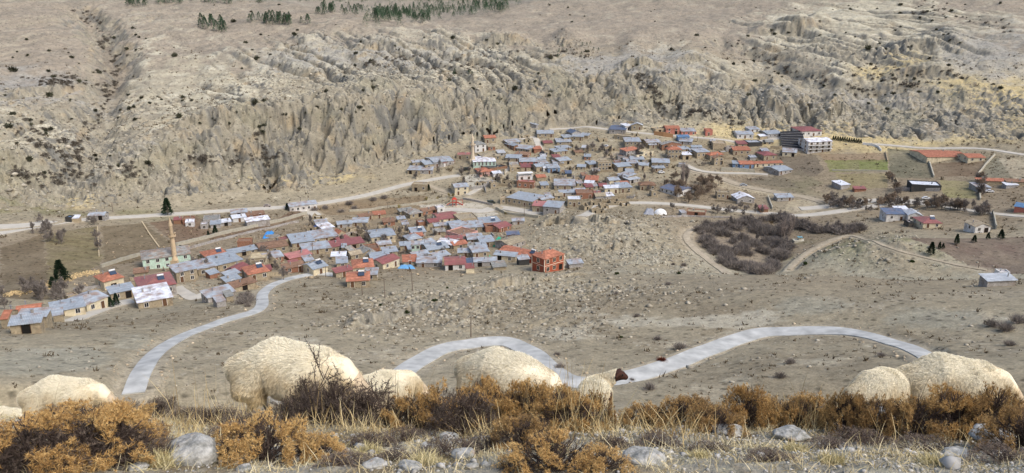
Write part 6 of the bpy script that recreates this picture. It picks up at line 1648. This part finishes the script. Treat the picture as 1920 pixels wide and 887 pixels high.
M_wool = wool_mat('cream_wool', (246, 237, 210), (214, 192, 150)); M_face = simple('pale_face_hair', (196, 176, 146), .9, .15, 20, 0); M_brownface = simple('dark_brown_face_hair', (62, 38, 28), .9, .15, 20, 0)
M_eye = simple('dark_eye', (14, 12, 10), .2, 0, 1, 0); M_hoof = simple('dark_hoof', (50, 42, 36), .7)
def make_sheep(head_up, seed):
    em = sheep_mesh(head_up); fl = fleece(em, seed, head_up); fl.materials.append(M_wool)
    for m in (M_wool, M_brownface if head_up else M_face): em.materials.append(m)
    c = np.array([p.center[:] for p in em.polygons]); hd = (c[:, 0] > .59) if not head_up else (c[:, 1] < -.25); mi = ((hd) | (c[:, 2] < .26)).astype(np.int32); em.polygons.foreach_set('material_index', mi); return em, fl
EYE = None
def eye_mesh():
    V = []; Fc = []; n, m = 8, 6
    for i in range(m+1):
        for j in range(n): t = math.pi*i/m; p = 2*math.pi*j/n; V.append((.016*math.sin(t)*math.cos(p), .016*math.sin(t)*math.sin(p), .016*math.cos(t)))
    for i in range(m):
        for j in range(n): Fc.append([i*n+j, i*n+(j+1) % n, (i+1)*n+(j+1) % n, (i+1)*n+j])
    return mesh_from('eye', V, Fc, M_eye, True)
EYE = eye_mesh()
GR = make_sheep(False, 1); GR2 = make_sheep(False, 2); UP = make_sheep(True, 3)
def sheep(u, vtop, s, yaw, var, label, dh=.0):
    # the ray grazes the back: take the place where the falling ground drops away under it
    x, y, zz = [float(t) for t in ray(u, vtop)]; hz = math.hypot(x, y); gx = np.array([x, y])/hz*7
    for rr in np.arange(5.2, 20, .05):
        if zz/hz*rr-ground_z(x/hz*rr, y/hz*rr) >= .875*s: gx = np.array([x, y])/hz*rr; break
    z = ground_z(*gx)
    SHR.append((u, float(math.hypot(*gx))))
    p = gx; em, fl = var; o = link('sheep', em, None, (p[0], p[1], z-.02)); o.rotation_euler = (0, 0, yaw); o.scale = (s, s, s); tag(o, label, 'sheep', 'sheep grazing below the crest')
    link('fleece', fl, o)
    for q in (-1, 1): link('eye', EYE, o, (.535+q*.058, -.365, .70) if var is UP else (.705, q*.066, .265))
    return o
SHR = []
SHEEP = [(548, 626, 1.03, -.12, GR, 'largest cream sheep grazing with its side turned, left of the middle'),
 (716, 686, .84, .75, GR2, 'sheep half hidden behind the head of the largest sheep'),
 (958, 648, .83, -.45, GR2, 'cream sheep grazing in the middle in front of the road bend'),
 (1116, 700, .68, 1.25, UP, 'small sheep seen from behind with a dark brown head raised'),
 (118, 698, .82, .1, GR, 'cream sheep at the left, only its back above the orange shrubs'),
 (12, 760, .9, -.2, GR2, 'sheep cut by the left edge of the picture, low behind the shrubs'),
 (1665, 681, .78, .5, GR2, 'smaller sheep tucked behind the rump of the right sheep'),
 (1808, 656, .98, -.1, GR, 'large cream sheep at the right grazing behind brown shrubs')]
for a_ in SHEEP: sheep(*a_)

# ---------------------------------------------------------------- thorny cushion shrubs
def cushion(seed, orange=True, n=1500, cover=.62, flat=1.0):
    rg = np.random.default_rng(seed); V = []; Fc = []
    for k in range(46):
        a = rg.uniform(0, 6.28); e = rg.uniform(.15, 1.5); d = np.array([math.cos(a)*math.cos(e), math.sin(a)*math.cos(e), math.sin(e)]); R_ = rg.uniform(.75, 1.05)
        pts = [np.array([0, 0, -.08])]; 
        for t in range(1, 6): pts.append(d*R_*t/5+rg.normal(size=3)*.05+np.array([0, 0, -.03]))
        tube(V, Fc, pts, np.linspace(.026, .006, 6), 3)
        for t in (2, 3, 4):
            for _ in range(3):
                q = d+rdir(rg, .2)*.8; q /= np.linalg.norm(q); p0 = pts[t]; tube(V, Fc, [p0, p0+q*.13+rg.normal(size=3)*.02, p0+q*.25], [.011, .008, .004], 3)
    nt = 2600; d = rg.normal(size=(nt, 3)); d[:, 2] = np.abs(d[:, 2]); d /= np.linalg.norm(d, axis=1)[:, None]; rr = rg.uniform(.35, 1.0, nt)**.6
    P = d*rr[:, None]; D = d+rg.normal(size=(nt, 3))*.8; D /= np.linalg.norm(D, axis=1)[:, None]; blades(V, Fc, P, D, rg.uniform(.06, .14, nt), np.full(nt, .009), rg)
    stems = mesh_from('branches', np.array(V), Fc)
    V = []; Fc = []; d = rg.normal(size=(n*2, 3)); d[:, 2] = np.abs(d[:, 2]); d /= np.linalg.norm(d, axis=1)[:, None]
    nz = perlin(d[:, 0]*2.6+seed, d[:, 1]*2.6+d[:, 2]*2, 7)+.35*perlin(d[:, 0]*7+seed, d[:, 1]*7+d[:, 2]*6, 8)
    d = d[nz > np.quantile(nz, 1-cover)][:n]; m = len(d); hgt = 1+.22*perlin(d[:, 0]*3+seed, d[:, 1]*3, 12)+.12*perlin(d[:, 0]*8, d[:, 1]*8+seed, 13)
    C_ = d*(hgt*rg.uniform(.80, 1.04, m))[:, None]; C_[:, 2] = np.maximum(C_[:, 2], .05)
    per = 13; P = np.repeat(C_, per, 0); D = np.repeat(d, per, 0)*.75+rg.normal(size=(m*per, 3))*.62+[0, 0, .15]; D /= np.linalg.norm(D, axis=1)[:, None]
    blades(V, Fc, P, D, rg.uniform(.045, .10, m*per), rg.uniform(.007, .013, m*per), rg)
    return stems, mesh_from('foliage', np.array(V), np.array(Fc))
def foliage_mat(name, c, c2, c3):
    m = bpy.data.materials.new(name); N, L, B = nodes(m); geo = N.new('ShaderNodeNewGeometry'); oi = N.new('ShaderNodeObjectInfo'); tc = N.new('ShaderNodeTexCoord')
    nz = N.new('ShaderNodeTexNoise'); nz.inputs['Scale'].default_value = 2.6; nz.inputs['Detail'].default_value = 3; L.new(tc.outputs['Object'], nz.inputs['Vector'])
    ad = N.new('ShaderNodeMath'); ad.operation = 'MULTIPLY_ADD'; ad.inputs[1].default_value = .5; L.new(geo.outputs['Random Per Island'], ad.inputs[0]); L.new(nz.outputs[0], ad.inputs[2])
    a2 = N.new('ShaderNodeMath'); a2.operation = 'MULTIPLY_ADD'; a2.inputs[1].default_value = .22; L.new(oi.outputs['Random'], a2.inputs[0]); L.new(ad.outputs[0], a2.inputs[2])
    cr = N.new('ShaderNodeValToRGB'); cr.color_ramp.elements[0].position = .45; cr.color_ramp.elements[0].color = L4(c2); cr.color_ramp.elements[1].position = 1.15; cr.color_ramp.elements[1].color = L4(c3)
    e = cr.color_ramp.elements.new(.78); e.color = L4(c); L.new(a2.outputs[0], cr.inputs[0]); L.new(cr.outputs[0], B.inputs['Base Color']); B.inputs['Roughness'].default_value = .85; B.inputs['Specular IOR Level'].default_value = .2
    return m
M_or = foliage_mat('dry_orange_thorns', (194, 154, 94), (130, 100, 64), (218, 184, 124)); M_ob = foliage_mat('brown_orange_thorns', (162, 130, 84), (104, 84, 60), (198, 164, 108)); M_br = simple('dark_thorny_branch', (74, 62, 54), .9, .2, 4, .2); M_gr = foliage_mat('grey_dry_twigs', (98, 86, 76), (58, 48, 42), (132, 118, 104))
CU = [cushion(500+k, n=2400, cover=.27+.06*k) for k in range(4)]; CD = [cushion(520+k, n=900, cover=.8) for k in range(2)]
def shrub(u, vb, hw, hh, kind, label):
    if kind == 'b': vb += random.uniform(-8, 16); u += random.uniform(-10, 10); hw *= random.uniform(.75, 1.15)
    p = cast(u, vb, Z, 0, 2.0); dist = np.linalg.norm(p); sx = hw*dist/F; sz = hh*dist/F/.93
    root = bpy.data.objects.new('thorny_shrub', None); COL.objects.link(root)
    p2 = p*(1+sx*.6/max(math.hypot(p[0], p[1]), 1)); zz = ground_z(p2[0], p2[1]); root.location = (p2[0], p2[1], zz-.02); root.rotation_euler = (0, 0, random.uniform(0, 6.28)); root.scale = (sx*random.uniform(.95, 1.1), sx*random.uniform(.85, 1.05), sz)
    root.scale[2] *= random.uniform(.55, .98) if kind == 'b' else random.uniform(.8, 1.05)
    src, mt = {'o': (CU, M_or), 'b': (CU, M_ob), 'd': (CD, M_gr)}[kind]; st, fo = src[random.randrange(len(src))]
    a_ = link('branches', st, root); b_ = link('foliage', fo, root)
    for ob, mm in ((a_, M_br), (b_, mt)):
        if not ob.data.materials: ob.data.materials.append(None)
        ob.material_slots[0].link = 'OBJECT'; ob.material_slots[0].material = mm
    tag(root, label, 'shrub', 'thorny shrubs along the crest')
SH = [(60, 905, 112, 98, 'o'), (185, 880, 108, 100, 'o'), (272, 862, 60, 70, 'b'), (10, 892, 70, 58, 'd'), (118, 822, 84, 46, 'o'), (225, 808, 66, 46, 'b'), (120, 890, 80, 88, 'd'), (240, 880, 70, 70, 'd'),
 (500, 872, 105, 78, 'o'), (418, 860, 48, 46, 'b'), (590, 866, 52, 50, 'o'), (300, 784, 40, 34, 'd'), (350, 790, 36, 26, 'd'), (620, 798, 72, 74, 'd'), (690, 800, 66, 78, 'd'), (578, 792, 38, 92, 'd'), (540, 800, 50, 46, 'd'),
 (770, 808, 58, 80, 'o'), (830, 806, 62, 92, 'o'), (872, 822, 64, 84, 'd'), (925, 806, 66, 92, 'o'), (992, 806, 72, 88, 'o'), (1060, 812, 74, 92, 'o'), (1122, 806, 54, 74, 'b'), (985, 838, 76, 72, 'b'), (900, 786, 56, 78, 'o'), (1040, 790, 56, 76, 'o'),
 (1040, 900, 88, 76, 'o'), (1125, 893, 58, 44, 'o'), (970, 890, 44, 34, 'o'),
 (1215, 794, 46, 52, 'b'), (1275, 800, 56, 60, 'b'), (1338, 806, 62, 74, 'b'), (1398, 806, 60, 78, 'o'), (1456, 804, 62, 72, 'b'), (1518, 806, 56, 72, 'o'), (1580, 804, 60, 84, 'b'), (1638, 808, 54, 76, 'b'), (1310, 788, 50, 58, 'b'), (1490, 790, 54, 64, 'b'), (1425, 786, 48, 60, 'b'),
 (1718, 818, 66, 84, 'b'), (1780, 826, 74, 92, 'o'), (1850, 824, 76, 92, 'b'), (1915, 836, 62, 96, 'b'), (1680, 800, 50, 62, 'b'), (1815, 806, 60, 78, 'b'), (840, 862, 60, 30, 'd'), (760, 830, 44, 26, 'd'), (690, 842, 54, 22, 'd'), (430, 826, 50, 24, 'd'), (640, 880, 56, 20, 'd'), (735, 868, 48, 22, 'd'), (1235, 842, 48, 18, 'd'), (1330, 850, 40, 14, 'd'), (1620, 838, 56, 20, 'd'), (1560, 846, 44, 16, 'd'), (1740, 850, 60, 22, 'd'), (1450, 868, 50, 16, 'd'), (1880, 874, 56, 22, 'd'), (920, 850, 52, 26, 'd'), (400, 800, 52, 30, 'd'), (460, 806, 46, 28, 'd'), (1150, 846, 44, 24, 'd')]
LMN = [(548, 'the largest sheep'), (716, 'the half hidden sheep'), (958, 'the middle sheep'), (1116, 'the small dark-headed sheep'), (118, 'the left sheep'), (1665, 'the tucked-in sheep'), (1808, 'the right sheep'), (345, 'the big foreground stone'), (1670, 'the pale pointed stone')]
bk = {}
for s_ in SH:
    lm = min(LMN, key=lambda t: abs(t[0]-s_[0])); dn = 'right of' if s_[0]-lm[0] > 25 else 'left of' if s_[0]-lm[0] < -25 else 'straight below'
    dep = 'nearest the viewer' if s_[1] > 850 else 'between crest and foreground' if s_[1] > 822 else 'on the crest'
    bk.setdefault((s_[4], lm[1], dn, dep), []).append(s_)
for (k_, lm, dn, dep), L_ in bk.items():
    L_.sort(key=lambda s_: (abs(s_[0]-[t[0] for t in LMN if t[1] == lm][0]), s_[1]))
    for i, s_ in enumerate(L_):
        nm = {'o': 'orange thorny shrub', 'b': 'brown-orange thorny shrub', 'd': 'dark grey bare shrub'}[k_]
        shrub(*s_, f"{(['first ', 'second ', 'third ', 'fourth ', 'fifth ', 'sixth ', 'seventh ', 'eighth ', 'ninth '][min(i, 8)] if len(L_) > 1 else '')}{nm} {dn} {lm} {dep}")
# upright spiky twigs of the dark shrub before the largest sheep
def twig(u, vb, hgt, lab, seed):
    rg = np.random.default_rng(seed); p = cast(u, vb, Z, 0, 2.0); d = np.linalg.norm(p)/F; V = []; Fc = []
    def br(p0, dd, L_, rad, lev):
        pts = [p0]; q = p0.copy()
        for t in range(5): dd = dd+rg.normal(size=3)*.16+[0, 0, .03]; dd /= np.linalg.norm(dd); q = q+dd*L_/5; pts.append(q.copy())
        tube(V, Fc, pts, np.linspace(rad, rad*.4, 6), 4)
        for t in range(1, 6):
            for _ in range(3): s_ = dd*.4+rdir(rg, .1); s_ /= np.linalg.norm(s_); tube(V, Fc, [pts[t], pts[t]+s_*rg.uniform(.012, .03)], [.0018, .0006], 3)
        if lev < 2:
            for t in ((2, 3, 4) if lev else (1, 2, 3, 4)):
                for _ in range(2 if lev == 0 else 1): nd = dd*.6+rdir(rg, .15)*.8; nd /= np.linalg.norm(nd); br(pts[t], nd, L_*.5, rad*.6, lev+1)
    br(np.zeros(3), np.array([rg.normal()*.2, 0, 1.0]), hgt*d, .006, 0)
    o = link('thorny_twig', mesh_from('thorny_twig', np.array(V), Fc, M_br), None, p); tag(o, lab, 'twig', 'bare thorny twigs')
twig(572, 800, 118, 'upright dark thorny twig standing before the largest sheep', 1); twig(300, 770, 80, 'dark spreading thorny twig in front of the lower road end', 2); twig(318, 772, 74, 'second dark thorny twig right of the spreading one by the road end', 3); twig(278, 770, 64, 'short dark thorny twig at the left of the road end', 6)
twig(648, 798, 84, 'dark thorny twig under the head of the largest sheep', 4); twig(725, 800, 90, 'thin thorny twig before the half hidden sheep', 5)

# ---------------------------------------------------------------- stones
def stone(u, vc, wpx, hpx, lab, seed, c='g'):
    rg = np.random.default_rng(seed); p = cast(u, vc, Z, 0, 2.0); d = np.linalg.norm(p)/F; n, m = 26, 16; V = []; Fc = []
    for i in range(m+1):
        for j in range(n):
            t = math.pi*i/m; q = 2*math.pi*j/n; v = np.array([math.sin(t)*math.cos(q), math.sin(t)*math.sin(q), math.cos(t)]); V.append(v)
    V = np.array(V); 
    for _ in range(9):      # flat facets
        nn = rdir(rg, .2); k = V@nn; h_ = rg.uniform(.62, .85); V -= nn*np.maximum(k-h_, 0)[:, None]*.9
    f = 1+.10*perlin(V[:, 0]*2+seed, V[:, 1]*2+V[:, 2]*1.7, 2)+.05*perlin(V[:, 0]*7, V[:, 1]*7+V[:, 2]*5+seed, 4)+.02*perlin(V[:, 0]*19, V[:, 1]*19+V[:, 2]*15+seed, 4); V = V*f[:, None]*[wpx*d/2, wpx*d/2*.8, hpx*d*.46]
    for i in range(m):
        for j in range(n): Fc.append([i*n+j, (i+1)*n+j, (i+1)*n+(j+1) % n, i*n+(j+1) % n])
    o = link('stone', mesh_from('stone', V, np.array(Fc), M_stone, True), None, p+np.array([0, wpx*d*.3, hpx*d*.04])); o.rotation_euler = (0, 0, rg.uniform(-.4, .4)); tag(o, lab, 'stone', 'weathered stones in the foreground')
def lichen():
    m = simple('weathered_limestone', (160, 158, 152), .9, .22, 14, .06, bump=.6); N, L = m.node_tree.nodes, m.node_tree.links; B = N['Principled BSDF']; src = B.inputs['Base Color'].links[0].from_socket
    geo = N.new('ShaderNodeNewGeometry'); nz = N.new('ShaderNodeTexNoise'); nz.inputs['Scale'].default_value = 22; nz.inputs['Detail'].default_value = 7; nz.inputs['Roughness'].default_value = .7; L.new(geo.outputs['Position'], nz.inputs['Vector'])
    cr = N.new('ShaderNodeValToRGB'); cr.color_ramp.elements[0].position = .35; cr.color_ramp.elements[0].color = L4((112, 112, 104)); cr.color_ramp.elements[1].position = .62; cr.color_ramp.elements[1].color = L4((186, 184, 176)); L.new(nz.outputs[0], cr.inputs[0])
    n2_ = N.new('ShaderNodeTexNoise'); n2_.inputs['Scale'].default_value = 9; n2_.inputs['Detail'].default_value = 4; L.new(geo.outputs['Position'], n2_.inputs['Vector']); mr = N.new('ShaderNodeMapRange'); mr.inputs[1].default_value = .62; mr.inputs[2].default_value = .70; mr.inputs[4].default_value = .6; L.new(n2_.outputs[0], mr.inputs[0])
    mx = N.new('ShaderNodeMix'); mx.data_type = 'RGBA'; L.new(mr.outputs[0], mx.inputs[0]); L.new(cr.outputs[0], mx.inputs[6]); mx.inputs[7].default_value = L4((150, 112, 70)); L.new(mx.outputs[2], B.inputs['Base Color']); return m
M_stone = lichen()
for i, a_ in enumerate([(345, 872, 108, 62, 'big foreground stone with rusty lichen at the lower left'), (842, 833, 48, 26, 'rounded pale stone under the dark twigs left of centre'), (508, 862, 44, 32, 'grey stone at the foot of the orange shrub'), (558, 868, 34, 20, 'small stone right of the grey one at the orange shrub'),
   (866, 862, 50, 26, 'flat angular stone left of the bottom orange shrub'), (835, 858, 36, 22, 'grey stone below the rounded pale one'), (885, 880, 26, 18, 'small pale stone at the bottom, left of the orange shrub'), (912, 876, 22, 14, 'tiny pale stone right of the small pale one'), (800, 842, 28, 16, 'small stone left of the rounded pale one'),
   (1672, 800, 72, 40, 'pale pointed stone in front of the tucked-in sheep'), (1490, 828, 76, 22, 'low broad stone on the gravel right of centre'), (1885, 836, 84, 30, 'broad grey stone at the right edge'), (1215, 872, 90, 34, 'flat grey slab right of the bottom orange shrub'), (1370, 818, 60, 22, 'low stone embedded in the right gravel'),
   (512, 756, 62, 38, 'grey stone beside the rump of the largest sheep'), (724, 772, 26, 22, 'pale stone between the dark and orange shrubs'), (1142, 784, 34, 22, 'stone under the small dark-headed sheep'), (700, 880, 50, 18, 'flat stone at the bottom left of centre'), (765, 884, 46, 24, 'rough grey stone at the bottom edge'), (1800, 862, 50, 20, 'stone among dry grass at the lower right'),
   (255, 884, 40, 18, 'stone left of the big foreground stone'), (455, 884, 30, 14, 'small stone right of the big foreground stone')]): stone(*a_[:4], a_[4], 600+i)
def near_xy(n, r0, r1, f=None):
    Y = np.sqrt(rg0.uniform(r0**2, r1**2, n)); X = Y*rg0.uniform(-.78, .78, n)
    if f is not None: k = rg0.random(n) < f(X, Y); X, Y = X[k], Y[k]
    return np.stack([X, Y], 1)
grav = lambda X, Y: np.clip(.35+1.4*perlin(X*1.3, Y*1.3, 401)+.35*(X > .6), .05, 1)
XY = near_xy(22000, 2.4, 6.2, grav); scatter_rocks('gravel', XY, rg0.gamma(2.0, .0026, len(XY))+.003, gm('gravel_stone', (174, 171, 162), .55, 1.35, 30), 'pale gravel covering the foreground slope', .3)
XY = near_xy(420, 2.5, 6.4, grav); scatter_rocks('pebbles', XY, rg0.gamma(2, .008, len(XY))+.008, gm('pebble_stone', (172, 170, 164), .7, 1.25, 20), 'larger pebbles between the dry grass', .3)

# ---------------------------------------------------------------- dry grass
def grass(name, XY, hgt, wid, mat, label, lean=.35, curve=.4, kind='stuff', origin=None):
    n = len(XY); rg = np.random.default_rng(n+11); zs = np.array([ground_z(x, y) for x, y in XY]); B_ = np.c_[XY, zs-.01]
    D = rg.normal(size=(n, 3))*lean+[0, 0, 1]; D /= np.linalg.norm(D, axis=1)[:, None]; C_ = rg.normal(size=(n, 3))*curve; C_[:, 2] = -np.abs(C_[:, 2])*.8
    S_ = np.cross(D, rg.normal(size=(n, 3))); S_ /= np.linalg.norm(S_, axis=1)[:, None]+1e-9; h = hgt[:, None]; w = wid[:, None]/2
    q = lambda t: B_+D*h*t+C_*h*t*t*.5
    V = np.stack([q(0)-S_*w, q(0)+S_*w, q(.45)-S_*w*.85, q(.45)+S_*w*.85, q(.8)-S_*w*.5, q(.8)+S_*w*.5, q(1)], 1).reshape(-1, 3); b = np.arange(n)[:, None]*7
    Fq_ = np.concatenate([b+[0, 1, 3], b+[0, 3, 2], b+[2, 3, 5], b+[2, 5, 4], b+[4, 5, 6]], 0)
    if origin is not None: V = V-origin
    o = link(name, mesh_from(name, V, Fq_, mat), None, origin); tag(o, label, kind=kind) if kind == 'stuff' else None; return o
M_grass = foliage_mat('straw_grass', (190, 174, 132), (138, 122, 90), (218, 206, 168)); M_tall = foliage_mat('tall_straw', (186, 164, 116), (140, 116, 78), (216, 198, 152)); M_pale = foliage_mat('pale_tuft', (186, 172, 122), (140, 128, 84), (214, 202, 158)); M_low = foliage_mat('grey_green_low_plants', (140, 132, 104), (96, 88, 68), (172, 164, 132))
XY = near_xy(120000, 2.4, 6.8, lambda X, Y: np.clip(.45+1.3*perlin(X*1.8, Y*1.8, 410), .04, 1)*np.where(X > .6, .9, 1)); grass('dry_grass', XY, rg0.gamma(3, .014, len(XY))+.012, rg0.uniform(.0022, .0045, len(XY)), M_grass, 'short dry grass over the foreground slope', .8, .8)
XY = near_xy(50000, 2.4, 6.0, lambda X, Y: np.clip(.4+1.6*perlin(X*3.2, Y*3.2, 415), .0, 1)); grass('low_herbs', XY, rg0.gamma(3, .009, len(XY))+.006, rg0.uniform(.002, .005, len(XY)), M_low, 'low grey-green herbs and litter between the gravel', 1.1, .6)
def clumps(pts, per, spread, hmin, hmax):
    X = []; H_ = []
    for u, v, k, hs in pts:
        p = cast(u, v, Z, 0, 2.0); n = int(per*k); X.append(p[:2]+rg0.normal(size=(n, 2))*spread*k**.5); H_.append(rg0.uniform(hmin, hmax, n)*hs)
    return np.concatenate(X), np.concatenate(H_)
tp = [(u, random.uniform(775, 835), random.uniform(.5, 1.5), random.uniform(.6, 1.2)) for u in list(np.arange(330, 760, 11))+list(np.arange(860, 1180, 9))+list(np.arange(1180, 1920, 17))+list(np.arange(270, 330, 12))]
XY, H_ = clumps(tp, 24, .08, .10, .27); grass('tall_dry_grass', XY, H_, rg0.uniform(.003, .0055, len(XY)), M_tall, 'tall dry straw standing along the crest', .28, .45)
st_ = [(1062, 810, 1, 1.3), (1072, 812, 1, 1.2), (1085, 808, 1, 1.35), (1100, 812, 1, 1.25), (1112, 806, 1, 1.1), (1130, 808, 1, 1.0), (1040, 806, 1, 1.15), (905, 800, 1, .9), (780, 800, 1, .9), (760, 798, 1, 1.0), (470, 790, 1, .9), (430, 790, 1, .9), (345, 800, 1, 1.05), (380, 800, 1, 1.0), (590, 800, 1, .9), (1500, 806, 1, 1.0), (1512, 806, 1, .9), (1700, 812, 1, .9), (1840, 824, 1, .9), (95, 860, .6, .8), (1000, 806, 1, .9)]
XY, H_ = clumps(st_, 8, .06, .26, .60); grass('grass_stalks', XY, H_, np.full(len(XY), .0042), M_tall, 'tall thin seed stalks rising above the crest shrubs', .16, .25)
for i, (u, v, s_, lab) in enumerate([(125, 876, 1.0, 'pale rounded grass tuft between the orange shrubs at lower left'), (800, 872, .7, 'straw tuft right of the bottom orange stones'), (1060, 800, .6, 'straw tuft on the crest by the middle sheep'), (1310, 858, .45, 'small yellow tuft on the right gravel'), (1492, 846, .55, 'yellow-green tuft behind the low broad stone'),
      (615, 846, .7, 'straw tuft right of the orange shrub near the bottom'), (1560, 868, .5, 'pale tuft on the gravel below the pointed stone'), (1750, 872, .6, 'pale tuft at the lower right'), (300, 872, .8, 'tall straw tuft left of the big foreground stone'), (1040, 848, .5, 'pale tuft just above the bottom orange shrub'), (690, 850, .6, 'grey straw tuft left of the rounded pale stone')]):
    p = cast(u, v, Z, 0, 2.0); n = 620; XY = p[:2]+rg0.normal(size=(n, 2))*.045*s_
    o = grass('grass_tuft', XY, rg0.uniform(.05, .15, n)*s_, rg0.uniform(.002, .004, n), M_pale, None, .55, .5, 'thing', p); tag(o, lab, 'grass tuft', 'straw tufts in the foreground')
